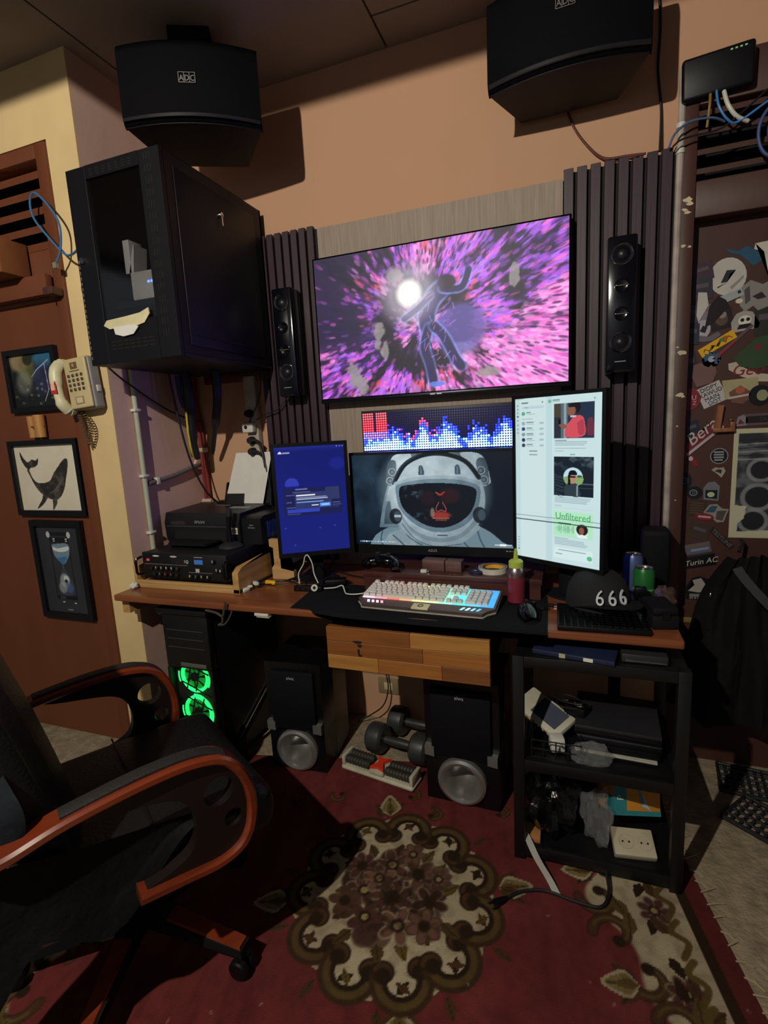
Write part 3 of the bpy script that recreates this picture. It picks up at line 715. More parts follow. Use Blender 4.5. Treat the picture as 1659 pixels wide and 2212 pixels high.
def monitor(label, loc, rz, wd, ht, bz, bb, canvas, em, stand=True, name='monitor'):
    """screen of wd x ht; local origin on the table under the screen centre"""
    z0 = loc[2]; t = thing('computer_monitor', label, 'monitor', (loc[0], loc[1], 0.75 if stand is True else stand), rz, group='computer monitors on the desk')
    zb = z0 - t.location.z
    fr = MB()
    fr.box(-wd / 2 - bz, wd / 2 + bz, -0.004, 0.022, zb - bb, zb + ht + bz, .004)
    fr.build('frame', BLACK, t)
    MB().box(-wd * .36, wd * .36, 0.022, 0.055, zb + ht * .12, zb + ht * .8, .012).build('rear_housing', MATTE, t)
    bzl = MB()
    for (x0, x1, a, b2) in ((-wd / 2 - bz, -wd / 2, zb - bb, zb + ht + bz), (wd / 2, wd / 2 + bz, zb - bb, zb + ht + bz), (-wd / 2, wd / 2, zb + ht, zb + ht + bz), (-wd / 2, wd / 2, zb - bb, zb)):
        bzl.box(x0, x1, -0.009, -0.003, a, b2)
    bzl.build('bezel', BLACK, t)
    paint('screen', canvas, (-wd / 2, -0.0048, zb + ht), (wd, 0, 0), (0, 0, -ht), attr_mat('screen_glow_%s' % em, em, .25), t)
    if zb > bb:
        MB().box(-0.025, 0.025, 0.05, 0.075, 0.008, zb + ht * .4, .006).build('stand_neck', MATTE, t)
        MB().prism([(.085 * math.cos(a * math.pi / 12), .055 * math.sin(a * math.pi / 12)) for a in range(24)], (0, 0.080, 0.0), (1, 0, 0), (0, 1, 0), (0, 0, 1), .009).build('stand_foot', MATTE, t)
    return t
mc = monitor('centre monitor with astronaut wallpaper standing on the dark riser', (-0.124, -0.235, 0.892), 0.0, 0.616, 0.3465, 0.010, 0.034, astronaut(), 1.0, stand=0.82)
text('ASUS', 0.014, 'logo', LOGO, mc, (0.0, -0.0098, 0.055), spacing=1.1)
for k in range(3): MB().box(0.27 + k * .011, 0.277 + k * .011, -.0105, -.008, .060, .0635).build('button', LOGO, mc)
monitor('portrait monitor with blue login dialog beside the printer', (-0.552, -0.354, 0.888), math.atan2(.13, .222), 0.256, 0.398, 0.013, 0.016, bluescreen(), .85)
rm = monitor('tall portrait monitor with white chat page right of astronaut screen', (0.319, -0.375, 0.886), math.atan2(-.15, .256), 0.297, 0.521, 0.011, 0.014, chatscreen(), .95)
text('Unfiltered', 0.029, 'headline', M('green_screen_text', '#3f9a63', .5, emis=.55), rm, (-.1485 + .297 * 6.27 / 9, -.0056, .136 + .521 * (16 - 11.35) / 16), ext=.0002)

# ================================================================== hanging karaoke speakers
SPK = M('speaker_vinyl', '#0a0a12', .5, spec=.25, var=.12, bump=.1, bscale=250)
GRIL = M('speaker_grille_cloth', '#09090f', .7, spec=.2, var=.15, bump=.3, bscale=600)
def karaoke(label, loc, rz, wd=.44, ht=.25, dp=.25, tilt=0.0, lz=.5):
    t = thing('karaoke_speaker', label, 'loudspeaker', loc, group='karaoke speakers hung under the ceiling', rot=(tilt, 0, rz))
    n = 14
    # body: trapezoid plan with a bowed front
    plan = []
    for k in range(n + 1):
        s_ = -1 + 2 * k / n; plan.append((s_ * wd / 2, -0.042 * (1 - s_ * s_)))
    plan += [(wd / 2 - .075, dp), (-wd / 2 + .075, dp)]
    MB().prism(plan, (0, 0, 0), (1, 0, 0), (0, 1, 0), (0, 0, 1), ht).build('cabinet', SPK, t)
    rows = []
    prof = [(.0, .012), (.004, -.004), (.014, -.013), (.03, -.018), (ht - .03, -.016), (ht - .012, -.010), (ht - .002, -.002), (ht, .01)]
    for z, y in prof:
        rows.append([(-wd / 2 - .004 + (wd + .008) * k / n, y - 0.042 * (1 - (-1 + 2 * k / n) ** 2) - .002, z) for k in range(n + 1)])
    MB().sheet(rows).solid(-.006).build('grille', GRIL, t)
    MB().prism([(-wd / 2 + (wd) * k / n, -0.042 * (1 - (-1 + 2 * k / n) ** 2) - .024) for k in range(n + 1)] + [(wd / 2 - wd * k / n, -0.042 * (1 - (-1 + 2 * (n - k) / n) ** 2) - .016) for k in range(n + 1)],
               (0, 0, .010), (1, 0, 0), (0, 1, 0), (0, 0, 1), .010).build('lower_trim', M('satin_black_trim', '#1d1d22', .3), t)
    lg = MB()
    zc = ht * lz
    for x in (-.026, -.0087, .0087, .026): lg.box(x - .0008, x + .0008, -.0650, -.058, zc - .014, zc + .016)
    lg.box(-.026, .026, -.0650, -.058, zc - .0148, zc - .0132)
    lg.box(-.026, .026, -.0650, -.058, zc + .0146, zc + .016)
    lg = lg.build('logo_plate', SILVER, t)
    for k, ch in enumerate('ADC'): text(ch, .024, 'letter', SILVER, t, (-.0174 + k * .0174, -.0640, zc - .002), sx=.85)
    return t
k1 = karaoke('black karaoke speaker hung above the network cabinet, angled to the right', (-0.853, -0.430, 2.372), math.atan2(.20, .387), wd=.445, ht=.245)
mb = MB(); mb.box(-.07, .07, .05, .15, .285, .352, .003); mb.build('ceiling_bracket', MATTE, k1)
MB().box(-.02, .05, .09, .12, .24, .30).build('bracket_arm', MATTE, k1)
k2 = karaoke('black karaoke speaker hung over the right slat panel, cut by the picture edge', (0.338, -0.235, 2.345), math.radians(-1.5), wd=.45, ht=.25, dp=.2, tilt=0.0, lz=.62)
MB().box(-.06, .06, .2, .238, .05, .2, .003).build('wall_bracket', MATTE, k2)
MB().box(-.03, .03, .06, .10, .25, .376).build('ceiling_hanger', MATTE, k2)

# ================================================================== satellite speakers on the slat panels
PIANO = M('piano_black', '#0b0b12', .14, var=.1, coat=.5)
CONE = M('speaker_cone', '#1a1a20', .4, var=.1)
RING = M('chrome_ring', '#9a9aa6', .2, metal=1.0, var=.05)
def satellite(label, loc):
    t = thing('satellite_speaker', label, 'loudspeaker', loc, group='slim satellite speakers on the slat panels')
    MB().box(-.045, .045, -.085, 0, 0, .43, .008).build('cabinet', PIANO, t)
    for z, r in ((.372, .034), (.275, .022), (.187, .022), (.098, .034)):
        big = r > .03
        d_ = MB().lathe([(r, 0), (r, .004), (r - .003, .006), (r - .006, .004)], (0, -.085, z), (0, -1, 0)).build('driver_ring', RING if big else PIANO, t)
        if big:
            MB().lathe([(r - .005, .004), (r * .55, -.004), (r * .5, -.003), (r * .3, .004), (0, .006)], (0, -.085, z), (0, -1, 0)).build('woofer_cone', CONE, t)
        else:
            MB().lathe([(r - .005, .005), (0, .001)], (0, -.085, z), (0, -1, 0)).build('tweeter_dish', PIANO, t)
            MB().tube([(-r * .9, -.092, z), (r * .95, -.092, z)], .0025, 8).build('tweeter_bar', CHROME, t)
            MB().sphere((-r * .75, -.093, z), .0035, 10, 6).build('tweeter_cap', CHROME, t)
    MB().box(-.017, .017, -.087, -.084, .034, .0365).build('badge', LOGO, t)
    MB().box(-.02, .02, 0.0, .006, .1, .3).build('wall_plate', MATTE, t)
    return t
satellite('slim black satellite speaker on the left slat panel', (-0.752, -0.036, 1.487))
satellite('slim black satellite speaker on the right slat panel', (0.512, -0.036, 1.480))
# ================================================================== network cabinet
CABM = M('cabinet_powder_coat', '#0d0d13', .48, spec=.3, var=.10, scale=6, bump=.06, bscale=500)
t = thing('network_cabinet', 'black wall mounted network cabinet with dark glass door', 'cabinet', (-1.266, -0.034, 1.612))
W_, D_, H_ = .398, .553, .642
MB().box(0, W_, -.01, 0, 0, H_).build('back_panel', CABM, t)
MB().box(0, W_, -D_, 0, H_ - .012, H_, .002).build('top_panel', CABM, t)
MB().box(0, W_, -D_, 0, 0, .012, .002).build('bottom_panel', CABM, t)
MB().box(0, .010, -D_, 0, .012, H_ - .012).build('side_panel', CABM, t)
sp = MB().box(W_ - .010, W_, -D_, 0, .012, H_ - .012).build('side_panel', CABM, t)
MB().box(W_ - .001, W_ + .004, -D_ + .035, -.06, .04, H_ - .04, .002).build('removable_side', CABM, sp)
lk = MB().lathe([(0, .012), (.008, .012), (.010, .009), (.010, 0)], (W_ + .004, -.29, .528), (1, 0, 0), 16).build('side_lock', CHROME, sp)
MB().box(W_ + .014, W_ + .016, -.293, -.287, .49, .528).build('key', CHROME, sp)
MB().box(W_ + .004, W_ + .006, -.50, -.14, .075, .079).build('pressed_edge', CABM, sp)
# door: frame bars and glass
dr = MB()
zf0, zf1, xg0, xg1 = .135, .60, .085, .315
dr.box(0, xg0, -D_ - .022, -D_ - .002, 0, H_, .0015, 1); dr.box(xg1, W_, -D_ - .022, -D_ - .002, 0, H_, .0015, 1)
dr.box(xg0, xg1, -D_ - .022, -D_ - .002, 0, zf0); dr.box(xg0, xg1, -D_ - .022, -D_ - .002, zf1, H_)
dr = dr.build('door_frame', CABM, t)
MB().box(xg0, xg1, -D_ - .016, -D_ - .012, zf0, zf1).build('glass_pane', clear('smoked_glass', (.78, .78, .80), .10, .08), t)
MB().lathe([(0, .010), (.009, .010), (.011, .007), (.011, 0)], (.028, -D_ - .022, .352), (0, -1, 0), 16).build('door_lock', CHROME, dr)
VOID = MATS['dark_void']
v = MB()
for k in range(16):
    z = .08 + k * .036
    for c_ in range(3): v.box(xg1 + .022 + c_ * .011, xg1 + .027 + c_ * .011, -D_ - .0226, -D_ - .0218, z - .011, z + .011)
for r_ in range(3):
    for k in range(7): v.box(xg0 + .02 + k * .028, xg0 + .042 + k * .028, -D_ - .0226, -D_ - .0218, .045 + r_ * .012, .050 + r_ * .012); v.box(xg0 + .02 + k * .028, xg0 + .034 + k * .028, -D_ - .0226, -D_ - .0218, .608 + r_ * .008, .612 + r_ * .008)
tag(v.build('vent_slots', VOID, dr), None, kind='stuff')
v = MB()
for k in range(19): v.box(.006, .0085, -D_ - .0228, -D_ - .0216, .02 + k * .018, .031 + k * .018)
tag(v.build('edge_perforation', M('bare_edge', '#8a7d66', .5), dr), None, kind='stuff')
# things inside the cabinet
ro = thing('network_switch', 'white network switch with blue lights behind the cabinet glass', 'network switch', (-1.045, -0.52, 1.80))
MB().box(-.04, .085, -.045, .05, .02, .115, .008).build('case', WHITE, ro)
MB().box(-.11, .10, -.05, .055, 0, .02).build('shelf_plate', CABM, ro)
for k in range(3): MB().box(.035 + k * .014, .043 + k * .014, -.0465, -.043, .072, .079).build('status_light', M('blue_light', '#4f7dff', .4, emis=6.0), ro)
p_ = thing('folded_papers', 'folded pale papers standing in the network cabinet above the switch', 'papers', (-1.10, -0.52, 1.917))
MB().box(-.015, .012, -.03, .03, 0, .11, .001).build('paper', PAPER, p_); MB().hexa([(.0, -.03, 0), (.02, -.03, 0), (.02, .03, 0), (0, .03, 0), (.03, -.03, .09), (.034, -.03, .09), (.034, .03, .09), (.03, .03, .09)]).build('paper', PAPER, p_)
t = thing('torn_paper_strip', 'torn cream paper taped along the bottom of the cabinet glass', 'paper', (-1.075, -0.6105, 1.728))
MB().prism([(-.105, .012), (-.09, .028), (.0, .033), (.06, .038), (.098, .050), (.10, .030), (.075, .004), (.03, -.004), (-.04, .0), (-.08, -.002)], t=.004).build('strip', M('cream_paper', '#cfc49c', .8), t)
MB().prism([(-.06, .002), (-.055, -.022), (-.02, -.032), (.025, -.028), (.05, -.006), (.03, .002)], (0, -.003, 0), t=.004).build('torn_flap', PAPER, t)

# ================================================================== desk
DESKW = wood('reddish_desk_wood', '#6a3820', '#8a4e2c', axis=0, scale=4, ring=8, rough=.38, coat=.25, bump=.05)
t = thing('desk', 'long reddish brown wooden desk along the back wall', 'desk', (-0.33, -0.32, 0))
MB().box(-.985, .975, -.297, .285, .725, .75, .006, 3).build('desktop', DESKW, t)
for (x, y) in ((-.95, .22), (.85, .25)): MB().box(x - .02, x + .02, y - .02, y + .02, 0, .725).build('leg', MATTE, t)
MB().box(-.95, .45, .20, .24, .69, .725).build('rear_rail', MATTE, t)
MB().box(-.985, -.95, -.26, .24, .665, .725).build('wall_cleat', wood('pine', '#a87c48', '#c39a60', axis=1, scale=5, ring=9, rough=.6), t)
# drawer under the desk
BW = [wood('teak_block_%d' % k, a, b_, axis=0, scale=5, ring=9, rough=.45) for k, (a, b_) in enumerate((('#8a5526', '#a56a30'), ('#74441f', '#8f5728'), ('#9c6a31', '#b47f40'), ('#6b3d1f', '#81502a')))]
t = thing('drawer', 'wide wooden block drawer under the desk, below the mouse pad', 'drawer', (-0.13, -0.60, 0.556))
MB().box(-.262, .262, .006, .40, .012, .135).build('drawer_body', MATTE, t)
rows = [[.12, .10, .16, .158], [.30, .11, .128], [.29, .248]]; tones = [[1, 2, 1, 2], [1, 3, 0], [3, 2]]
rows = [[.18, .21, .148], [.33, .208], [.29, .248]]; tones = [[2, 0, 3], [1, 0], [1, 2]]
z = 0.0
for r_, tn in zip(rows, tones):
    x = -.269
    for wd, k in zip(r_, tn):
        MB().box(x + .0004, x + wd - .0004, -.018, .006, z + .0004, z + .0485 - .0004, .0012, 1).build('plank', BW[k], t); x += wd
    z += .0485
KN = M('dark_knot', '#160d08', .7)
for (x, z_, rx, rz_) in ((-.158, .10, .016, .005), (-.15, .088, .008, .006), (-.155, .066, .004, .012), (-.15, .055, .006, .004)):
    MB().prism([(x + rx * math.cos(a) * (1 + .3 * math.sin(3 * a)), z_ + rz_ * math.sin(a)) for a in [2 * math.pi * k / 10 for k in range(10)]], (0, -.018, 0), t=.0008).build('knot', KN, t)
MB().box(-.262, .262, .02, .03, .135, .168).build('slide_rail', MATTE, t); 
# raised plinth behind the keyboard
RIS = wood('wine_brown_board', '#3c1f1c', '#532c26', axis=0, scale=4, ring=8, rough=.4, coat=.15)
t = thing('monitor_riser', 'low wine brown riser shelf behind the keyboard', 'riser', (-0.05, -0.22, 0.75))
MB().box(-.31, .325, -.15, .13, .050, .070, .003).build('shelf_board', RIS, t)
MB().box(-.305, .32, -.148, -.13, 0, .05).build('front_board', RIS, t)
MB().box(-.305, -.285, -.13, .12, 0, .05).build('side_board', RIS, t); MB().box(.30, .32, -.13, .12, 0, .05).build('side_board', RIS, t)

# ================================================================== mouse pad, keyboard, mouse
PADM = M('mouse_pad_cloth', '#11141a', .85, var=.25, scale=5, bump=.15, bscale=900)
rows = []
prof = [(.27, .0), (.15, .0), (.0, .0), (-.015, -.001), (-.022, -.006), (-.024, -.016), (-.024, -.034)]
nx = 24
for y, z_ in prof:
    rr = []
    for k in range(nx + 1):
        s_ = k / nx; x = -.535 + .825 * s_
        if y > 0: xx = x - .03 * (1 - s_) * y / .27 + .012 * s_ * (1 - y / .27); yy = -.595 + y - .0
        else: xx = x + .012 * s_; yy = -.600 + y
        zz = .7515 + (z_ * min(1.0, max(.0, s_ * 6 - .35)) if y <= 0 else 0) + .0015 * math.sin(s_ * 9 + y * 30)
        if y <= 0 and s_ < .1: yy = -.6 + y * .3
        rr.append((xx + .12, yy + .30, zz - .75))
    rows.append(rr)
tag(MB().sheet(rows).solid(-.003).build('mouse_pad', PADM, loc=(-.12, -.30, .7505)), 'wide black cloth mouse pad hanging over the desk edge', 'mouse pad')

KBW = M('keycap_white', '#dbd9d2', .5, var=.04)
KBT = M('keyboard_grey_metal', '#5e5250', .4, metal=.3, var=.08)
t = thing('keyboard', 'white gaming keyboard with rainbow backlight on the mouse pad', 'keyboard', (-0.082, -0.478, 0.7535), math.radians(-2.5))
tilt = Matrix.Rotation(math.radians(7), 4, 'X')
def kb(mb): return mb.xf(tilt)
pl = [(-.230, .085), (.230, .085), (.230, -.048), (.208, -.066), (.198, -.086), (-.205, -.086), (-.217, -.066), (-.232, -.05)]
kb(MB().prism(pl, (0, 0, .012), (1, 0, 0), (0, 1, 0), (0, 0, 1), .012)).build('base_plate', KBT, t)
kb(MB().prism([(p[0] * 1.008, p[1] * 1.03) for p in pl], (0, 0, .009), (1, 0, 0), (0, 1, 0), (0, 0, 1), .004)).build('edge_trim', M('pale_plastic_trim', '#b3aca0', .4), t)
kb(MB().box(-.032, .025, -.088, -.052, .020, .0262, .002)).build('logo_plate', M('pale_gold_plate', '#d6d0a8', .4), t)
kb(MB().lathe([(.009, 0), (.009, .001), (.0065, .001), (.0065, 0)], (-.004, -.070, .0262), (0, 0, 1), 18)).build('logo_mark', BLACK, t)
for k in range(2): MB().box(-.2 + k * .37, -.17 + k * .37, .06, .075, -.003, .0165).build('rear_foot', RUBBER, t)
# backlight under the keys, changing hue from left to right
hues = ['#ffd2f4', '#ff9fb4', '#ff6a5e', '#ffb07a', '#fff0a8', '#d8f7b8', '#9ff0d8', '#5fe6f0', '#56c8ff', '#4fb0ff']
for k, hx in enumerate(hues):
    x0 = -.222 + k * .0445
    kb(MB().box(x0, x0 + .0445, -.041, .082, .0242, .0250)).build('backlight_strip', M('backlight_%d' % k, hx, .5, emis=.75), t)
for k in range(4):
    kb(MB().prism([(-.197 + k * .016, -.054), (-.188 + k * .016, -.054), (-.182 + k * .016, -.070), (-.191 + k * .016, -.070)], (0, 0, .0242), (1, 0, 0), (0, 1, 0), (0, 0, 1), .0006)).build('light_slot', M('pink_light_%d' % k, ['#e8c8ff', '#ffa8d0', '#ffc0c8', '#ff8fa8'][k], .5, emis=1.8), t)
    kb(MB().prism([(.131 + k * .017, -.054), (.139 + k * .017, -.054), (.131 + k * .017, -.071), (.123 + k * .017, -.071)], (0, 0, .0242), (1, 0, 0), (0, 1, 0), (0, 0, 1), .0006)).build('light_slot', M('cyan_light_%d' % k, ['#7fd0ff', '#9fdcff', '#6fbcff', '#4fa4ff'][k], .5, emis=1.8), t)
KEYC = {}
def key(x, y, wd, hh=.0165):
    kk = (round(wd, 4), round(hh, 4))
    if kk not in KEYC:
        mb = MB(); a, b2 = wd / 2, hh / 2; i = .0022
        mb.hexa([(-a, -b2, 0), (a, -b2, 0), (a, b2, 0), (-a, b2, 0), (-a + i, -b2 + i, .0105), (a - i, -b2 + i, .0105), (a - i, b2 - i, .0105), (-a + i, b2 - i, .0105)])
        KEYC[kk] = mb.build('key', KBW, t, smooth=False); o = KEYC[kk]
    else: o = inst(KEYC[kk], parent=t)
    o.rotation_euler = (math.radians(7), 0, 0); o.location = tilt @ Vector((x, y, .0262))
U = .0190
def row(y, x0, ws):
    x = x0
    for wd in ws:
        if wd > 0: key(x + wd * U / 2, y, wd * U - .002)
        x += abs(wd) * U
X0 = -.222; Y0 = .074
row(Y0, X0, [1, -1, 1, 1, 1, 1, -.5, 1, 1, 1, 1, -.5, 1, 1, 1, 1, -.25, 1, 1, 1])
ym = Y0 - .024
row(ym, X0, [1] * 13 + [2, -.25, 1, 1, 1, -.25, 1, 1, 1, 1])
row(ym - U, X0, [1.5] + [1] * 12 + [1.5, -.25, 1, 1, 1, -.25, 1, 1, 1])
row(ym - 2 * U, X0, [1.75] + [1] * 11 + [2.25, -3.5, 1, 1, 1])
row(ym - 3 * U, X0, [2.25] + [1] * 10 + [2.75, -1.25, 1, -1.25, 1, 1, 1])
row(ym - 4 * U, X0, [1.25, 1.25, 1.25, 6.25, 1.25, 1.25, 1.25, 1.25, -.25, 1, 1, 1, -.25, 2, 1])
key(X0 + 21.995 * U, ym - 1.5 * U, U - .002, 2 * U - .002); key(X0 + 21.995 * U, ym - 3.5 * U, U - .002, 2 * U - .002)

t = thing('computer_mouse', 'glossy black computer mouse at the right of the mouse pad', 'mouse', (0.243, -0.522, 0.7545), math.radians(14))
mb = MB(); rows = []
for i in range(13):
    s_ = i / 12; y = -.058 + .116 * s_; wd = .033 * math.sin(math.pi * (.10 + .80 * s_)) ** .55; hh = .036 * math.sin(math.pi * (.06 + .82 * (1 - s_ * .72))) ** .8
    rows.append([(wd * math.cos(a), y, max(0, hh * math.sin(a) ** .8)) for a in [math.pi * k / 12 for k in range(13)]])
mb.sheet(rows)
mb.build('shell', GLOSS, t, ang=80)
MB().lathe([(0, -.004), (.009, -.004), (.011, 0), (.009, .004), (0, .004)], (0, .038, .0285), (1, 0, 0), 16).build('scroll_wheel', RUBBER, t)
MB().tube([(-.0008, .056, .012), (-.0008, .018, .0358), (-.0008, .0, .0366)], .0008, 6).build('button_seam', RUBBER, t)

# ================================================================== amplifier tray, amplifier, printer
PINE = wood('pine_tray', '#a98250', '#c8a068', axis=0, scale=5, ring=8, rough=.6)
PINEY = MATS['pine']
t = thing('amplifier_tray', 'pale pine tray holding the amplifier at the left end of the desk', 'tray', (-1.065, -0.275, 0.75))
MB().box(-.255, .262, -.238, .235, 0, .018, .002).build('base_board', PINE, t)
MB().box(-.24, .235, -.238, -.222, .018, .030, .002).build('front_lip', PINE, t)
MB().prism([(-.238, 0), (.235, 0), (.235, .145), (.16, .145), (.11, .112), (-.21, .098), (-.238, .08)], (.236, 0, 0), (0, 1, 0), (0, 0, 1), (1, 0, 0), .026).build('side_board', PINEY, t)
MB().box(-.255, -.240, -.225, .235, .018, .085, .002).build('side_board', PINEY, t)
AMPM = M('amplifier_black', '#0d0d10', .5, var=.15)
t = thing('karaoke_amplifier', 'black karaoke amplifier with rows of knobs and red display', 'amplifier', (-1.078, -0.30, 0.769))
MB().box(-.205, .205, -.165, .165, .014, .118, .003).build('case', AMPM, t)
fp = MB().box(-.205, .205, -.183, -.165, .012, .120, .003).build('front_panel', AMPM, t)
for x in (-.19, .19):
    for y in (-.14, .14): MB().cyl((x, y, 0), (x, y, .014), .012).build('foot', RUBBER, t)
for sx in (-1, 1):
    x = sx * .212
    MB().tube([(x, -.18, .100), (x, -.208, .096), (x, -.212, .088), (x, -.212, .042), (x, -.208, .034), (x, -.18, .030)], .0055, 8).build('handle', M('black_chrome', '#2a2a2e', .25, metal=.8), t)
KNOB = M('knob_black', '#1d1d20', .35)
cols = ['#2a2a2c', '#e0a82a', '#e8b838', '#e8e4da', '#e8e4da', '#b52a30', '#2a2a2c', '#6f7a4a', '#b54a3a', '#b54040', '#2a2a2c']
def knob(x, z_, c_):
    k_ = MB().lathe([(.0085, 0), (.0075, .011), (.0, .012)], (x, -.183, z_), (0, -1, 0), 14).build('knob', KNOB, t)
    MB().box(x - .0012, x + .0012, -.1962, -.1945, z_ - .002, z_ + .007).build('pointer', M('pointer_' + c_[1:], c_, .5, emis=.12), k_)
for k in range(6): knob(-.155 + k * .026, .060, cols[k])
for k in range(5): knob(-.142 + k * .028, .035, cols[6 + k])
for k in range(4): knob(.035 + k * .028, .032, ['#e8b838', '#3f8a6a', '#e8c860', '#c8c8c4'][k])
knob(.165, .062, '#c8c8c4'); knob(.150, .095, '#c8c8c4'); knob(.182, .060, '#e8e4da')
MB().box(-.188, -.160, -.1845, -.182, .082, .098).build('display', VOID, t)
text('2.3', .011, 'display_digits', M('red_digits', '#ff2f48', .5, emis=2.0), t, (-.174, -.1852, .090))
for x in (-.133, -.045): MB().prism([(x + .017 * math.cos(a), .107 + .0035 * math.sin(a)) for a in [2 * math.pi * k / 16 for k in range(16)]], (0, -.183, 0), t=.001).build('plate', M('pale_label', '#c4c0b0', .5), t)
for k in range(9): MB().box(-.050 + k * .0085, -.0485 + k * .0085, -.1842, -.1825, .078, .1).build('slider', M('slider_grey', '#3c3436', .5), t)
MB().box(.055, .095, -.1845, -.182, .080, .098).build('level_window', M('blue_window', '#2f5f9a', .3, emis=.5), t)
MB().box(.058, .076, -.1845, -.182, .048, .062).build('card_slot', M('pale_slot', '#b8bcae', .4), t)
text('1Q', .017, 'marking', PAPER, t, (.016, -.1838, .088)); MB().box(.055, .096, -.1838, -.182, .1065, .1095).build('printed_line', LOGO, t)
MB().box(-.195, .02, -.1838, -.182, .0725, .0735).build('printed_line', LOGO, t); MB().box(.022, .135, -.1838, -.182, .0455, .0465).build('printed_line', LOGO, t)

PRM = M('printer_black', '#0f0f13', .45, var=.15, bump=.08, bscale=300)
t = thing('inkjet_printer', 'black inkjet printer on the amplifier with ink tank at its side', 'printer', (-1.075, -0.170, 0.8875))
mb = MB(); mb.prism([(-.135, .012), (-.14, .09), (-.125, .132), (.12, .140), (.135, .125), (.135, 0), (-.12, 0)], (-.235, 0, 0), (0, 1, 0), (0, 0, 1), (1, 0, 0), .385); mb.build('body', PRM, t)
mb = MB(); mb.prism([(-.12, .0), (-.12, .108), (-.095, .118), (.125, .118), (.125, 0)], (.150, 0, 0), (0, 1, 0), (0, 0, 1), (1, 0, 0), .092); tk = mb.build('ink_tank', PRM, t)
for k in range(4): MB().box(.2422, .2445, -.075 + k * .045, -.036 + k * .045, .02, .09, .003).build('ink_window', M('blue_ink_window', '#26386b', .25), tk)
text('EPSON', .016, 'logo', LOGO, t, (-.045, -.1425, .094), rot=(math.radians(88), 0, 0), spacing=1.1)
MB().box(-.225, .10, -.1395, -.136, .074, .0765).build('seam_line', M('seam_grey', '#4b4b50', .4), t)
MB().box(-.20, -.125, -.1405, -.136, .082, .098).build('model_badge', M('brown_grey_badge', '#332d2b', .4), t)
text('L310', .009, 'model_mark', LOGO, tk, (.195, -.1205, .080)); MB().box(.178, .212, -.1215, -.1195, .069, .071).build('badge_line', LOGO, tk)
sl = MB().box(.09, .142, -.1425, -.139, .045, .073, .001).build('sticker', M('pale_sticker', '#cfcab0', .6), t)
for z_ in (.064, .056): MB().box(.108, .138, -.1432, -.142, z_ - .0015, z_ + .0015).build('sticker_text', BLACK, sl)
MB().prism([(-.225, .0), (.06, .0), (.04, -.10), (-.145, -.10)], (0, -.128, .012), (1, 0, 0), (0, 1, 0), (0, 0, 1), .008).build('output_tray', PRM, t)
MB().box(-.185, .08, -.139, -.132, .012, .056).build('output_slot', VOID, t)
for (x0, x1, y0, y1) in ((-.10, -.02, .02, .05), (.02, .12, -.02, .01)): MB().hexa([(x0, y0, .1345), (x1, y0, .1345), (x1, y1, .1365), (x0, y1, .1365), (x0, y0, .136), (x1, y0, .136), (x1, y1, .138), (x0, y1, .138)]).build('instruction_label', M('grey_label', '#8f8c88', .6), t)
MB().box(-.12, .13, .09, .122, .12, .152, .004).build('paper_feed', PRM, t)
MB().hexa([(-.06, .06, .13), (.03, .06, .13), (.03, .066, .13), (-.06, .066, .13), (-.06, .085, .185), (.03, .085, .185), (.03, .091, .185), (-.06, .091, .185)]).build('paper_guide', PRM, t)
MB().hexa([(-.07, .062, .13), (-.064, .062, .13), (-.064, .10, .13), (-.07, .10, .13), (-.07, .10, .235), (-.064, .10, .235), (-.064, .125, .235), (-.07, .125, .235)]).build('edge_guide', PRM, t)
MB().hexa([(-.065, .100, .13), (.16, .100, .13), (.16, .104, .13), (-.065, .104, .13), (-.05, .135, .30), (.15, .135, .30), (.15, .139, .30), (-.05, .139, .30)]).build('paper_rest', PRM, t)
o = MB().hexa([(-.055, .0, 0), (.150, .0, 0), (.150, .0012, 0), (-.055, .0012, 0), (-.005, .052, .228), (.186, .052, .228), (.186, .0532, .228), (-.005, .0532, .228)]).build('printer_paper', PAPER, loc=(-1.095, -0.090, 1.028))
tag(o, 'white sheets of paper standing in the printer feed', 'paper')
t = thing('desk_microphone', 'small black microphone stand with round foot on the amplifier', 'microphone', (-0.945, -0.350, 0.8875))
MB().lathe([(0, 0), (.048, 0), (.05, .004), (.044, .012), (.030, .020), (.012, .024), (0, .024)], n=30).build('foot', M('dark_grey_plastic', '#232327', .5), t)
MB().tube([(0, 0, .02), (0, 0, .10), (.002, .004, .128)], [.010, .009, .0125], 12).build('post', BLACK, t)
MB().tube([(.002, .004, .128), (.004, .006, .15), (.004, .006, .160)], [.0125, .010, .006], 12).build('head', RUBBER, t)
MB().tube([(.004, .006, .16), (-.004, .0, .168)], .004, 8).build('tip', RUBBER, t)

# wooden bracket end standing by the left monitor
t = thing('wooden_stand', 'pale wooden stand with stepped profile behind the left monitor', 'stand', (-0.758, -0.275, 0.75))
MB().prism([(-.03, 0), (.07, 0), (.07, .035), (.012, .045), (.012, .12), (.035, .13), (.035, .165), (-.035, .165), (-.035, .135), (-.018, .13), (-.018, .06), (-.03, .045)], (0, -.03, 0), t=.022, d=(0, 1, 0)).build('profile_end', PINE, t)
MB().box(-.018, .012, -.008, .20, .04, .13).build('beam', PINEY, t)
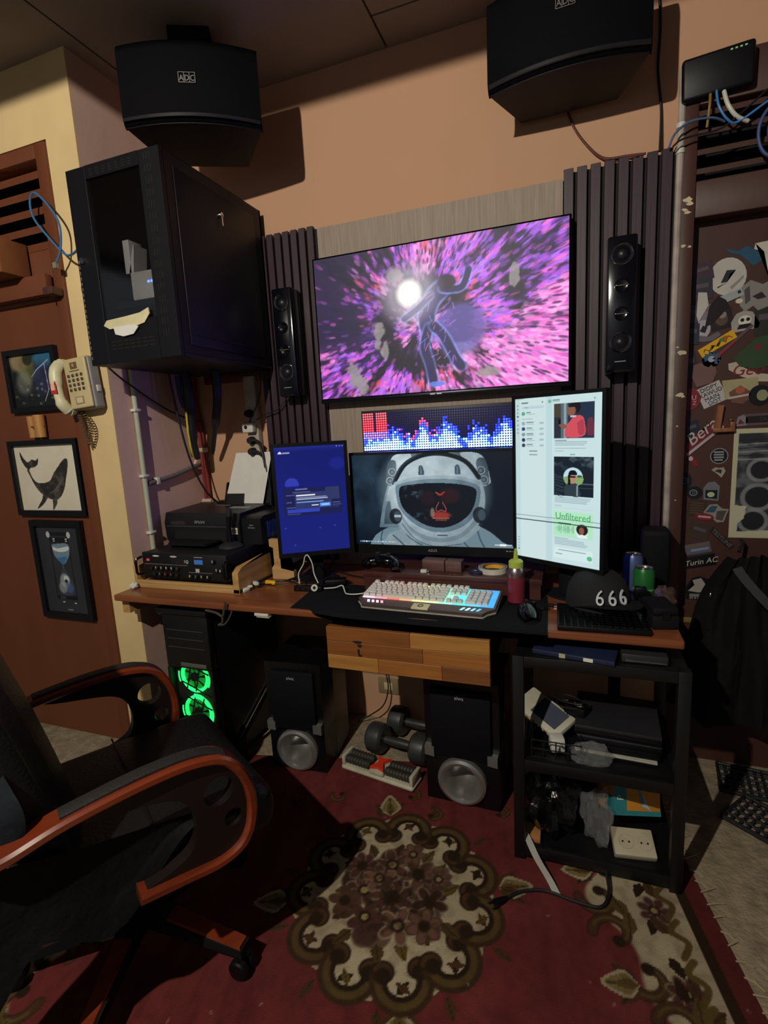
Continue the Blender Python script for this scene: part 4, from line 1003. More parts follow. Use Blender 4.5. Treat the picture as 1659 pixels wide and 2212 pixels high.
# ================================================================== small things on the desk
t = thing('game_controller', 'black game controller lying on the riser left of the astronaut screen', 'game controller', (-0.29, -0.315, 0.8205), math.radians(-12))
mb = MB(); mb.sphere((0, 0, .03), (.052, .03, .022), 18, 10); mb.build('shell', GLOSS, t)
for sx in (-1, 1):
    MB().tube([(sx * .035, -.005, .026), (sx * .058, -.02, .022), (sx * .066, -.045, .014)], [.02, .019, .011], 12, smooth=4).build('grip', GLOSS, t)
    st = MB().lathe([(0, .012), (.009, .012), (.009, .008), (.005, .006), (.006, 0), (0, 0)], (sx * .022, -.008, .048), (0, -.2, 1), 14).build('thumb_stick', RUBBER, t)
    MB().tube([(sx * .03, .02, .038), (sx * .045, .018, .032)], .006, 8).build('bumper', BLACK, t)
t = thing('wooden_block_box', 'dark wooden two part box on the riser under the astronaut screen', 'box', (-0.068, -0.305, 0.8205), math.radians(-4))
DW = wood('dark_box_wood', '#4a3130', '#6b4a46', axis=0, scale=6, ring=9, rough=.6)
MB().box(-.075, .008, -.022, .022, 0, .040, .002).build('left_half', DW, t); MB().box(.011, .070, -.022, .022, 0, .040, .002).build('right_half', DW, t)
for x in (.028, .05): MB().cyl((x, -.0225, .018), (x, -.021, .018), .002, n=8).build('screw', SILVER, t)
t = thing('usb_plug', 'small white plug lying before the wooden box', 'plug', (-0.130, -0.351, 0.8205), math.radians(8))
MB().box(-.012, .010, -.008, .008, 0, .012, .002).build('body', WHITE, t); MB().box(.010, .018, -.005, .005, .003, .009).build('contact', SILVER, t)
t = thing('tape_roll', 'roll of white and yellow tape lying on the riser by the bottle', 'tape roll', (0.105, -0.295, 0.8205))
MB().lathe([(.042, 0), (.05, 0), (.05, .018), (.042, .018)], n=30).build('tape_ring', M('tape_white', '#c9c2b4', .4), t)
MB().lathe([(.037, .001), (.0418, .001), (.0418, .017), (.037, .017)], n=30).build('core', M('yellow_card', '#d8a83a', .5), t)
MB().lathe([(.043, .0181), (.047, .0181), (.047, .0188), (.043, .0188)], n=30).build('blue_stripe', M('blue_tape', '#4f6fa8', .4), t)
t = thing('scissors', 'black handled scissors lying beside the tape roll', 'scissors', (0.02, -0.300, 0.8205), math.radians(70))
for sx in (-1, 1):
    MB().tube([(sx * .018 + .014 * math.cos(a), -.04 + .022 * math.sin(a), .006) for a in [2 * math.pi * k / 14 for k in range(15)]], .0045, 8).build('handle', M('navy_plastic', '#20264a', .4), t)
    MB().hexa([(sx * .004 - .005, -.02, .004), (sx * .004 + .005, -.02, .004), (-sx * .004 + .001, .06, .004), (-sx * .004 - .001, .06, .004), (sx * .004 - .005, -.02, .006), (sx * .004 + .005, -.02, .006), (-sx * .004 + .001, .06, .006), (-sx * .004 - .001, .06, .006)]).build('blade', SILVER, t)
t = thing('sauce_bottle', 'squeeze bottle of red sauce with lime green nozzle cap', 'bottle', (0.195, -0.405, 0.7545))
MB().lathe([(0, 0), (.025, 0), (.028, .004), (.028, .095), (.026, .108), (.020, .118), (0, .118)], n=28).build('bottle', M('red_sauce_plastic', '#8a3040', .35, var=.1, trans=.25), t)
MB().lathe([(.0283, .086), (.0283, .096), (.0262, .109), (.0202, .119), (.0199, .086)], n=28).build('clear_shoulder', clear('hazy_plastic', (.75, .72, .76), .35, .3), t)
MB().lathe([(0, .117), (.023, .117), (.023, .136), (.018, .141), (.008, .144), (.006, .165), (.004, .178), (0, .178)], n=24).build('cap', M('lime_cap', '#a9b84a', .4), t)
# USB hub with white lead
t = thing('usb_hub', 'black usb hub with white round jack between left monitor and keyboard', 'usb hub', (-0.560, -0.425, 0.7505), math.radians(6))
MB().box(-.055, .055, -.011, .011, 0, .020, .003).build('case', BLACK, t)
j = MB().lathe([(.007, 0), (.013, 0), (.013, .004), (.009, .006), (.006, .004), (.006, .0)], (.030, -.012, .016), (0, -1, .3), 20).build('round_jack', WHITE, t)
MB().lathe([(0, .001), (.006, .001)], (.030, -.012, .016), (0, -1, .3), 16).build('jack_hole', VOID, j)
for k in range(3): MB().box(-.045 + k * .022, -.033 + k * .022, -.0116, -.0108, .006, .013).build('port', VOID, t)
wc = thing('white_usb_lead', 'thin white lead looping up from the usb hub under left monitor', 'cable', (-0.6, -0.40, 0.76))
MB().tube([(-.005, -.01, .022), (-.008, -.005, .05), (.012, .0, .085), (.022, .0, .115), (.035, .0, .120), (.05, .0, .09), (.055, .0, .05), (.075, -.01, .018)], .0022, 8, smooth=6).build('lead', WHITE, wc)
MB().tube([(-.005, -.01, .0115), (-.005, -.01, .030)], .0035, 8).build('plug', CREAM, wc)
wc = thing('keyboard_cable', 'white braided cable from the usb hub to the keyboard', 'cable', (-0.50, -0.42, 0.756))
MB().tube([(.003, .0, .006), (.045, .005, .010), (.075, .005, .02), (.09, -.01, .008), (.11, -.035, .004), (.15, -.035, .005), (.20, -.020, .012)], .0022, 8, smooth=6).build('lead', WHITE, wc)
t = thing('screwdriver', 'yellow handled test screwdriver lying by the amplifier tray', 'screwdriver', (-0.745, -0.385, 0.7575), math.radians(-6))
MB().tube([(-.028, 0, .002), (-.024, 0, .002), (.014, 0, .002), (.020, 0, .002)], [.006, .0095, .0095, .006], 10).build('handle', M('yellow_handle', '#dba62a', .35), t)
MB().tube([(.02, 0, .001), (.085, .004, -.004)], .0018, 6).build('shaft', SILVER, t)
t = thing('cable_clip_bundle', 'white plastic clips and short leads heaped beside the pine tray', 'cable clips', (-0.793, -0.455, 0.7505))
for (x, y, z_, a) in ((-.008, 0, .008, .5), (.012, .018, .02, -.6), (-.005, -.025, .006, 1.2)):
    MB().box(-.014, .014, -.008, .008, -.007, .007, .003).xf(Matrix.Translation((x, y, z_ + .001)) @ Matrix.Rotation(a, 4, 'Z') @ Matrix.Rotation(a * .3, 4, 'X')).build('clip', WHITE, t)
MB().tube([(-.02, -.045, .004), (-.008, -.02, .006), (.03, .02, .012), (.06, .05, .01)], .0025, 6, smooth=4).build('lead', CABLE, t)
# black cables on the desk behind the hub
for k, (lab, pts) in enumerate([('thick black cable curling behind the wooden stand', [(-.70, -.34, .757), (-.655, -.25, .762), (-.6, -.16, .77), (-.62, -.09, .80), (-.69, -.07, .95), (-.78, -.06, 1.12)]),
                  ('black cable lying across the desk beside the yellow screwdriver', [(-.80, -.40, .755), (-.72, -.34, .756), (-.64, -.355, .756), (-.56, -.28, .757), (-.45, -.30, .756)]),
                  ('black cable running under the left monitor to the riser', [(-.68, -.20, .757), (-.56, -.19, .758), (-.46, -.23, .757), (-.39, -.25, .757)])]):
    t = thing('desk_cable', lab, 'cable', pts[0]); MB().tube([Vector(p) - Vector(pts[0]) for p in pts], .0045 - .0008 * k, 8, smooth=6).build('lead', CABLE, t)
t = thing('power_adapter', 'black power adapter lying behind the usb hub', 'adapter', (-0.485, -0.345, 0.7505), math.radians(20))
MB().box(-.04, .04, -.022, .022, 0, .028, .005).build('case', BLACK, t); MB().tube([(.04, 0, .012), (.06, .01, .006)], .004, 8).build('strain_relief', CABLE, t)

t = thing('white_jar_lid', 'small white jar lid lying behind the sauce bottle', 'lid', (0.232, -0.345, 0.7505))
MB().lathe([(0, 0), (.016, 0), (.017, .003), (.016, .022), (.012, .025), (0, .025)], n=20).build('lid', WHITE, t); MB().lathe([(.0165, .006), (.0178, .008), (.0165, .010)], n=20).build('rim', WHITE, t)
t = thing('usb_dongles', 'few small black usb dongles strewn under the chat monitor', 'usb dongles', (0.285, -0.46, 0.7505), math.radians(20))
for (x, y, a) in ((0, 0, .3), (.03, .03, -.5), (-.02, .05, 1.1)):
    MB().box(-.014, .012, -.006, .006, 0, .008, .002).xf(Matrix.Translation((x, y, 0)) @ Matrix.Rotation(a, 4, 'Z')).build('dongle', BLACK, t)
    MB().box(.012, .020, -.0045, .0045, .0015, .0065).xf(Matrix.Translation((x, y, 0)) @ Matrix.Rotation(a, 4, 'Z')).build('contact', SILVER, t)
# ---- right end of the desk
t = thing('compact_keyboard', 'black compact keyboard under the cap at the right end of the desk', 'keyboard', (0.44, -0.505, 0.7505), math.radians(2))
MB().box(-.115, .125, -.105, .085, 0, .016, .004).build('base', BLACK, t)
k0 = None
for r_ in range(7):
    for c_ in range(13):
        x = -.104 + c_ * .0178; y = -.094 + r_ * .0178
        if k0 is None: k0 = MB().hexa([(-.0078, -.0078, 0), (.0078, -.0078, 0), (.0078, .0078, 0), (-.0078, .0078, 0), (-.006, -.006, .006), (.006, -.006, .006), (.006, .006, .006), (-.006, .006, .006)]).build('key', GLOSS, t, smooth=False, loc=(x, y, .016))
        else: inst(k0, (x, y, .016), t)
CAPM = M('black_twill', '#131419', .85, var=.2, bump=.3, bscale=700)
t = thing('baseball_cap', 'black cap lettered 666 resting on the compact keyboard', 'cap', (0.452, -0.440, 0.7735), math.radians(30))
# local -Y is the brim direction
mb = MB(); rows = []
for i in range(11):
    e = i / 10 * math.pi / 2
    rows.append([((.088 + .006 * math.cos(a) ** 2) * math.cos(a) * math.cos(e) ** .75, .098 * math.sin(a) * math.cos(e) ** .75 + .02, .108 * math.sin(e) ** .9 * (1 + .06 * math.sin(a))) for a in [2 * math.pi * k / 30 for k in range(31)]])
mb.sheet(rows); mb.build('crown', CAPM, t, ang=70)
rows = []
for i in range(7):
    q = i / 6
    rows.append([((.086 + .004 * q) * math.sin(a) * (1 + .08 * q), .02 - (.092 + .085 * q * math.cos(a) ** .8) * math.cos(a), .006 + .014 * q * (1 - (a / 1.45) ** 2) - .005 * (a / 1.45) ** 2 * q + .020 * (1 - (a / 1.45) ** 2)) for a in [-1.45 + 2.9 * k / 20 for k in range(21)]])
mb = MB().sheet(rows); mb.solid(-.003); mb.build('brim', CAPM, t, ang=70)
MB().sphere((0, .02, .108), .006, 10, 6).build('top_button', CAPM, t)
for k, (ch, a) in enumerate((('6', -.36), ('6', 0.0), ('6', .36))):
    text(ch, .064, 'letter', M('white_thread', '#c9cdd2', .7), t, (.0925 * math.sin(a - .2), .02 - .1005 * math.cos(a - .2), .046), rot=(math.radians(72), 0, a - .2), sx=.8, ext=.0022)
def can(label, loc, r, h_, body, band, name='drink_can'):
    t = thing(name, label, 'drink can', loc, group='cans at the right end of the desk')
    MB().lathe([(r * .8, 0), (r * .86, .003), (r, .012), (r, h_ - .012), (r * .84, h_ - .002), (r * .82, h_)], n=28).build('body', body, t)
    MB().lathe([(r * .84, h_ - .002), (r * .85, h_), (r * .82, h_), (r * .80, h_ - .004), (0, h_ - .004)], n=28).build('lid', SILVER, t)
    MB().prism([(.010 * math.cos(a), .006 * math.sin(a)) for a in [2 * math.pi * k / 12 for k in range(12)]], (0, 0, h_ - .004), (1, 0, 0), (0, 1, 0), (0, 0, 1), .0015).build('pull_tab', SILVER, t)
    if band: MB().lathe([(r + .0004, h_ * .34), (r + .0004, h_ * .40)], n=28).build('printed_band', band, t)
    return t
can('green drink can behind the cap', (0.582, -0.300, 0.7505), .031, .108, M('green_can', '#2f7d3c', .35, metal=.3, var=.2, scale=14), M('green_can_band', '#6fb07a', .35))
can('taller blue silver drink can against the wall behind the green can', (0.560, -0.205, 0.7505), .031, .128, M('blue_can', '#5a6a9c', .35, metal=.5, var=.35, scale=9, stretch=(1, 1, .3)), None)
t = thing('webcam', 'small black webcam on a stub foot standing before the green can', 'webcam', (0.565, -0.372, 0.7505))
MB().lathe([(0, 0), (.024, 0), (.024, .008), (.008, .014), (.007, .04), (0, .04)], n=20).build('foot', BLACK, t)
MB().box(-.017, .017, -.012, .012, .036, .066, .005).build('head', BLACK, t)
t = thing('camera_case', 'black boxy case at the right front corner of the desk', 'case', (0.600, -0.495, 0.7505), math.radians(10))
MB().box(-.035, .035, -.055, .055, 0, .040, .006).build('lower_shell', MATTE, t); MB().box(-.033, .033, -.053, .053, .041, .062, .006).build('lid', MATTE, t)
MB().box(-.010, .010, -.058, -.054, .030, .050).build('latch', BLACK, t)
t = thing('desk_speaker', 'black rounded box speaker at the back right of the desk beside the sticker door', 'loudspeaker', (0.628, -0.115, 0.7505))
MB().box(-.038, .052, -.05, .05, 0, .20, .016, 3).build('cabinet', MATTE, t); MB().box(-.030, .044, -.053, -.049, .02, .18, .002).build('grille', GRIL, t)
t = thing('crumpled_wrapper', 'crumpled brown plastic wrapper between the black case and door', 'wrapper', (0.632, -0.375, 0.7505))
def crumple(c, r, seed, nu=22, nv=14, amp=.35, fl=(1, 1, 1)):
    mb = MB(); rows = []
    rng = np.random.RandomState(seed)
    ph = rng.rand(6, 3) * 6.28; fr = rng.rand(6, 3) * 5 + 2
    for i in range(nv + 1):
        th = math.pi * i / nv; rr = []
        for k in range(nu + 1):
            fi = 2 * math.pi * (k % nu) / nu
            d = Vector((math.sin(th) * math.cos(fi), math.sin(th) * math.sin(fi), math.cos(th)))
            q = sum(abs(math.sin(d.x * f[0] + p[0]) * math.cos(d.y * f[1] + p[1]) + .5 * math.sin(d.z * f[2] + p[2])) for f, p in zip(fr, ph)) / 6
            s_ = 1 + amp * (q - .5) * 2
            rr.append((c[0] + d.x * r[0] * s_, c[1] + d.y * r[1] * s_, max(c[2] + d.z * r[2] * s_, c[2] - r[2] * .92)))
        rows.append(rr)
    mb.sheet(rows); return mb
crumple((0, 0, .035), (.03, .045, .036), 5).build('wrapper', M('brown_wrapper', '#4a3a30', .35, var=.5, scale=60), t, ang=25)
# clips and thin sheets under the desk edge
t = thing('desk_edge_clip', 'small white plastic clip under the front edge of the desk', 'clip', (-0.648, -0.600, 0.7135))
MB().box(-.028, .028, -.016, .016, 0, .0112, .003).build('clip_body', WHITE, t); MB().box(-.022, .03, -.012, .010, -.006, 0, .002).build('clip_jaw', CREAM, t)
t = thing('forked_hook', 'bent grey wire hook hanging at the front edge of the desk', 'hook', (-0.80, -0.622, 0.70))
HK = M('tarnished_wire', '#5b5244', .45, metal=.5)
MB().tube([(-.075, .0, .022), (-.03, -.003, .018), (.0, -.006, .008), (.012, -.01, .03), (.022, -.01, .062)], .0045, 8, smooth=5).build('hook_wire', HK, t)
MB().tube([(.0, -.006, .012), (-.002, -.008, -.015), (-.018, -.01, -.024), (.012, -.012, -.018), (.038, -.012, .014), (.046, -.012, .032)], .0035, 8, smooth=5).build('hook_fork', HK, t)

# ================================================================== under the desk: tower, floor speakers, weights
TW = M('tower_black', '#09090c', .45, var=.15)
t = thing('computer_tower', 'tall black computer tower under the desk with glowing green fans', 'computer', (-1.035, -0.33, 0.0065))
MB().box(-.105, .105, -.20, .24, .015, .655, .005).build('case', TW, t)
fr = MB(); fr.box(-.108, .108, -.235, -.20, .44, .665, .008); fr.build('front_upper_panel', TW, t)
MB().box(-.125, .115, -.245, .05, .665, .690, .006).build('top_cover', TW, t)
for z_ in (.60, .565, .53): MB().box(-.085, .085, -.2375, -.234, z_ - .001, z_ + .0015).build('bay_seam', M('seam_highlight', '#3c3c40', .4), t)
MB().box(-.035, .085, -.2385, -.234, .452, .468, .001).build('badge_strip', M('badge_grey', '#5a5750', .4), t)
for x in (-.108, .096): MB().box(x, x + .012, -.235, -.20, .02, .44, .002).build('front_rail', TW, t)
MB().box(-.096, .096, -.203, -.199, .02, .44).build('mesh_backing', VOID, t)
GRN = M('green_led', '#19e05a', .4, var=.25, scale=12, emis=2.4); GRD = M('green_fan_blade', '#0f7a2c', .4, var=.1, emis=.55)
for z_ in (.398, .250, .104):
    f_ = MB().lathe([(.054, 0), (.066, 0), (.066, .008), (.054, .008)], (0, -.205, z_), (0, -1, 0), 36).build('fan_ring', GRN, t)
    hb = MB().lathe([(0, .012), (.018, .012), (.018, 0)], (0, -.205, z_), (0, -1, 0), 18).build('fan_hub', TW, f_)
    for k in range(7):
        a = 2 * math.pi * k / 7
        p = [(.018 * math.cos(a), .018 * math.sin(a)), (.052 * math.cos(a + .25), .052 * math.sin(a + .25)), (.054 * math.cos(a + .85), .054 * math.sin(a + .85)), (.018 * math.cos(a + .6), .018 * math.sin(a + .6))]
        MB().prism(p, (0, -.204, z_), t=.003).build('fan_blade', GRD, f_)
    for a0 in (-.5, 1.1, 2.9):
        arc = [(.074 * math.cos(a0 + q * .12), -.215, z_ + .074 * math.sin(a0 + q * .12)) for q in range(6)]
        MB().tube(arc, .0025, 6).build('light_arc', GRN, f_)
    for sx in (-1, 1):
        MB().bar((-.06, -.214, z_ + sx * .045 + .02), (.07, -.214, z_ + sx * .045 - .03), .003, .005).build('grille_bar', TW, f_)
        MB().bar((sx * .022 - .02, -.215, z_ - .06), (sx * .022 + .015, -.215, z_ + .06), .003, .005).build('grille_bar', TW, f_)
for (x, y) in ((-.08, -.17), (.08, -.17), (-.08, .2), (.08, .2)): MB().cyl((x, y, 0), (x, y, .016), .015).build('foot', RUBBER, t)

FSB = M('floor_speaker_black', '#0a0a0d', .35, var=.12)
def floorspk(label, loc, rz, wd, ht, logo):
    t = thing('floor_speaker', label, 'loudspeaker', loc, rz, group='floor speakers under the desk')
    a = wd / 2
    MB().prism([(-a, .11), (a, .11), (a, .25), (-a, .25)], (0, 0, 0), (1, 0, 0), (0, 1, 0), (0, 0, 1), ht).build('cabinet', FSB, t)
    zr = ht * .20; R_ = .088
    hole = [(R_ * .70 * math.cos(q), zr + R_ * .70 * math.sin(q)) for q in [-2 * math.pi * k / 36 for k in range(36)]]
    plate([[(-a, 0), (a, 0), (a, ht), (-a, ht)], hole], .118, 'front_baffle', FSB, t, Matrix.Translation((0, .050, 0)) @ Matrix.Rotation(math.pi / 2, 4, 'X'))
    MB().box(-a + .025, a - .025, -.028, -.0095, ht * .40, ht - .03, .008).build('grille', GRIL, t)
    SPT = M('silver_paint', '#b4b2ae', .30, metal=.8, var=.05)
    MB().lathe([(R_, .0), (R_, .008), (R_ * .97, .015), (R_ * .86, .020), (R_ * .74, .016), (R_ * .68, .004), (R_ * .655, -.018), (R_ * .62, -.05), (R_ * .50, -.082), (R_ * .28, -.100)], (0, -.010, zr), (0, -1, 0), 40).build('port_ring', SPT, t)
    MB().lathe([(R_ * .28, -.100), (0, -.104)], (0, -.010, zr), (0, -1, 0), 30).build('port_throat', SPT, t)
    for sx in (-1, 1): MB().hexa([(sx * (a - .02) - .018, -.030, ht * .39), (sx * (a - .02) + .016, -.030, ht * .39 - .004), (sx * (a - .02) + .016, -.006, ht * .39 - .004), (sx * (a - .02) - .018, -.006, ht * .39),
                                  (sx * (a - .02) - .018, -.030, ht * .39 + .036), (sx * (a - .02) + .016, -.030, ht * .39 + .034), (sx * (a - .02) + .016, -.006, ht * .39 + .034), (sx * (a - .02) - .018, -.006, ht * .39 + .036)]).build('corner_tab', M('satin_silver', '#8f8d8a', .45, metal=.7), t)
    text(logo, .018, 'logo', LOGO, t, (0, -.0295, ht - .055))
    return t
floorspk('black floor speaker with silver port next to the computer tower', (-0.652, -0.435, 0.006), math.radians(4), .235, .455, 'aiwa')
floorspk('black floor speaker with silver port between the dumbbells and rack', (0.010, -0.445, 0.006), math.radians(-2), .262, .47, 'aiwa')
IRON = M('grey_iron', '#4b4a4a', .4, metal=.55, var=.1)
def dumbbell(label, loc, rz):
    t = thing('dumbbell', label, 'dumbbell', loc, rz, group='dumbbells on the floor under the drawer')
    for sx in (-1, 1): MB().lathe([(0, -.036), (.050, -.036), (.060, -.026), (.062, 0), (.060, .026), (.050, .036), (0, .036)], (sx * .098, 0, .062), (1, 0, 0), 28).build('weight_head', IRON, t)
    MB().tube([(-.07, 0, .062), (-.03, 0, .062), (0, 0, .062), (.03, 0, .062), (.07, 0, .062)], [.016, .017, .019, .017, .016], 14).build('handle', IRON, t)
    return t
dumbbell('grey iron dumbbell lying nearest the foot roller', (-0.292, -0.262, 0.006), math.radians(-8))
dumbbell('grey iron dumbbell half hidden behind the nearer one', (-0.245, -0.115, 0.006), math.radians(-6))
t = thing('foot_massage_roller', 'cream foot massage roller with red centre piece before the dumbbells', 'foot massager', (-0.328, -0.385, 0.006), math.radians(-10))
CRM = M('grey_cream_plastic', '#b4ae98', .5)
MB().box(-.160, .160, -.042, .042, 0, .020, .010, 3).build('base', CRM, t)
MB().box(-.03, .032, -.040, .040, .018, .040, .006).build('centre_block', CRM, t)
for sx in (-1, 1):
    MB().box(sx * .150 - .007, sx * .150 + .007, -.036, .036, .018, .058, .003).build('end_bracket', CRM, t)
    for y in (-.018, .020):
        rl = MB().cyl((sx * .036, y, .040), (sx * .143, y, .040), .014, n=12).build('roller', M('dark_roller', '#39352f', .5), t)
        for k in range(8): MB().lathe([(.013, -.003), (.018, 0), (.013, .003)], (sx * (.043 + k * .0132), y, .040), (1, 0, 0), 10).build('roller_rib', MATS['dark_roller'], rl)
MB().prism([(-.030, .036), (-.002, .026), (.026, .036), (.010, .004), (.032, -.036), (.0, -.026), (-.028, -.036), (-.010, .0)], (.002, 0, .0405), (1, 0, 0), (0, 1, 0), (0, 0, 1), .012).build('red_grip', M('signal_red', '#d8391f', .45), t)
# leaning board beside the tower
t = thing('leaning_board', 'narrow pale edged board leaning between tower and floor speaker', 'board', (-0.85, -0.38, 0.0))
MB().bar((-.06, -.10, .105), (.035, .16, .385), .055, .008, (1, 0, 0)).build('board', MATTE, t)
MB().bar((-.062, -.104, .108), (.033, .156, .388), .006, .016, (1, 0, 0)).build('bare_edge', M('bare_chipboard', '#7d6c50', .8), t)
MB().box(-.075, -.04, -.115, -.07, 0, .115).build('support_block', MATTE, t)
t = thing('lit_wall_patch', 'small pale patch of lit wall behind the dumbbells, built as a plate', 'lit wall patch', (-0.42, 0.0, 0.13))  # plate and socket added where the bare wall only catches lamp light
MB().box(-.05, .05, -.008, 0, 0, .075, .002).build('plate', M('lit_patch_tan', '#8a7656', .6), t); MB().box(-.02, .02, -.011, -.008, .02, .055, .001).build('socket', CREAM, t)
t = thing('floor_cable', 'thin black cable hanging low on the wall behind the dumbbells', 'cable', (-0.41, -0.02, 0.17))
MB().tube([(-.03, 0, .14), (-.01, -.01, .07), (0, -.02, .0), (-.02, -.04, -.07), (-.08, -.05, -.12), (-.14, -.06, -.155)], .003, 8, smooth=5).build('lead', CABLE, t)

# ================================================================== rack with clutter
RK = M('rack_black_steel', '#0c0c0f', .45, var=.2)
t = thing('steel_rack', 'black steel rack with two shelves under the right end of the desk', 'rack', (0.40, -0.635, 0.0065))
xl, xr, yd = -.195, .23, .36
for x in (xl, xr):
    for y in (0, yd): MB().box(x, x + .032, y, y + .03, 0, .665, .002).build('post', RK, t)
for z_ in (.035, .325):
    MB().box(xl + .032, xr, 0, .022, z_ - .022, z_ + .014, .002).build('front_rail', RK, t); MB().box(xl + .032, xr, yd, yd + .022, z_ - .022, z_ + .014).build('rear_rail', RK, t)
    MB().box(xl + .005, xl + .028, .03, yd, z_ - .022, z_ + .010).build('side_rail', RK, t); MB().box(xr + .005, xr + .028, .03, yd, z_ - .022, z_ + .010).build('side_rail', RK, t)
    MB().box(xl + .01, xr + .022, .02, yd, z_ - .004, z_).build('shelf', RK, t)
MB().box(xl + .032, xr, 0, .03, .632, .665, .002).build('top_rail', RK, t); MB().box(xl + .032, xr, yd, yd + .03, .632, .665).build('top_rail', RK, t)
MB().box(xl + .005, xr + .028, .02, yd, .655, .662).build('top_shelf', RK, t)
# top level: thin folders under the desk
t = thing('blue_folder', 'dark navy folder sticking out under the desk above the rack', 'folder', (0.40, -0.50, 0.6725), math.radians(-10))
MB().box(-.12, .10, -.13, .10, 0, .014, .002).build('cover', M('navy_card', '#1a2340', .5), t)
MB().box(.02, .045, -.1315, -.1295, .002, .012).build('tag', PAPER, t); MB().box(-.045, -.028, -.1315, -.1295, .001, .0135).build('tag', M('tag_cream', '#b8ae90', .7), t)
t = thing('flat_adapter', 'flat grey device lying on top of the rack at its right end', 'device', (0.565, -0.50, 0.6725))
MB().box(-.07, .045, -.11, .08, 0, .025, .004).build('case', M('grey_device', '#2a2a2c', .4), t); MB().box(-.06, .04, -.1115, -.109, .004, .008).build('bright_edge', SILVER, t)
# middle shelf
GREYL = M('laptop_grey', '#29292d', .45, metal=.2, var=.08)
def laptop(label, loc, rz, wd, dp, h_, m):
    t = thing('laptop', label, 'laptop', loc, rz, group='closed laptops stacked on the rack')
    MB().box(-wd / 2, wd / 2, -dp / 2, dp / 2, 0, h_ * .55, .003).build('base', BLACK, t); MB().box(-wd / 2, wd / 2, -dp / 2, dp / 2, h_ * .58, h_, .003).build('lid', m, t)
    MB().cyl((-wd * .35, dp / 2, h_ * .6), (wd * .35, dp / 2, h_ * .6), h_ * .3, n=10).build('hinge', BLACK, t)
    return t
laptop('white edged tablet at the bottom of the laptop stack', (0.495, -0.455, 0.3320), math.radians(-3), .225, .19, .014, M('white_lid', '#a9a698', .5))
laptop('black laptop second from the bottom of the stack on the rack', (0.498, -0.440, 0.3465), math.radians(-2), .23, .20, .022, BLACK)
laptop('silver edged laptop under the grey one on the rack', (0.502, -0.445, 0.3690), math.radians(-2), .23, .19, .026, M('silver_lid', '#55545a', .35, metal=.6))
laptop('large grey laptop on top of the stack on the rack', (0.500, -0.438, 0.3955), math.radians(-3), .235, .215, .030, GREYL)
t = thing('white_router', 'white router with row of ports tilted on the laptops', 'router', (0.285, -0.445, 0.385), rot=(math.radians(20), math.radians(12), math.radians(-38)))
MB().box(-.09, .09, -.05, .05, 0, .026, .008).build('case', M('router_white', '#b9b49f', .5), t)
for k in range(7): MB().box(-.070 + k * .019, -.059 + k * .019, -.0512, -.049, .007, .018).build('port', M('port_%s' % ('amber' if k < 4 else 'dark'), '#8a5a20' if k < 4 else '#1c1c22', .5), t)
MB().box(-.03, .07, -.03, .04, .0262, .0268).build('label_sheet', M('grey_blue_label', '#3f4656', .6), t)
t = thing('adapter_cable_coil', 'black power adapter with coiled cable on top of the white router', 'adapter', (0.385, -0.475, 0.425), math.radians(-25))
MB().box(-.035, .03, -.022, .022, 0, .030, .005).build('case', BLACK, t); MB().box(-.012, .016, -.010, .006, .0302, .0308).build('rating_label', M('pale_rating', '#8f8c84', .6), t)
MB().tube([(.03 * math.cos(a) * (1.4 + .1 * a / 6) - .025, .03 * math.sin(a), .010 + .003 * a) for a in [k * .35 for k in range(38)]], .0026, 6).build('coil', CABLE, t)
t = thing('wire_basket', 'small black wire basket at the left of the middle rack shelf', 'basket', (0.325, -0.530, 0.3320))
g = None
for k in range(5): MB().tube([(-.07 + k * .035, -.065, .002), (-.07 + k * .035, -.065, .06)], .002, 6).build('upright_wire', CABLE, t); MB().tube([(-.07 + k * .035, -.065, .002), (-.07 + k * .035, .06, .002)], .002, 6).build('floor_wire', CABLE, t)
for z_ in (.002, .03, .058): MB().tube([(-.07, .06, z_), (-.07, -.065, z_), (.07, -.065, z_), (.07, .06, z_)], .002, 6).build('rim_wire', CABLE, t)
t = thing('white_charger', 'white plug charger lying in the wire basket', 'charger', (0.325, -0.545, 0.3375), math.radians(15))
MB().box(-.020, .022, -.022, .020, 0, .045, .006).build('body', WHITE, t); MB().cyl((0, -.022, .015), (0, -.034, .015), .003, n=8).build('pin', SILVER, t); MB().cyl((.008, -.022, .030), (.008, -.034, .030), .003, n=8).build('pin', SILVER, t)
PLAS = clear('crinkled_plastic', (.96, .96, .96), .12, .10, bump=1.0, bscale=90, haze=.07)
tag(crumple((0, 0, .033), (.055, .030, .034), 11, 28, 18, .45).build('clear_plastic_bag', PLAS, loc=(.425, -.585, .3325), ang=20), 'crinkled clear plastic bag at the front of the middle rack shelf', 'plastic bag')
t = thing('brown_carton', 'small brown carton standing behind the wire basket', 'carton', (0.305, -0.40, 0.3325), math.radians(-10))
MB().box(-.05, .05, -.03, .03, 0, .052, .001).build('carton', M('brown_card', '#7a5a38', .8), t); MB().box(-.05, .05, -.006, .006, .0521, .0527).build('tape_strip', M('tan_tape', '#9a7c50', .3), t)
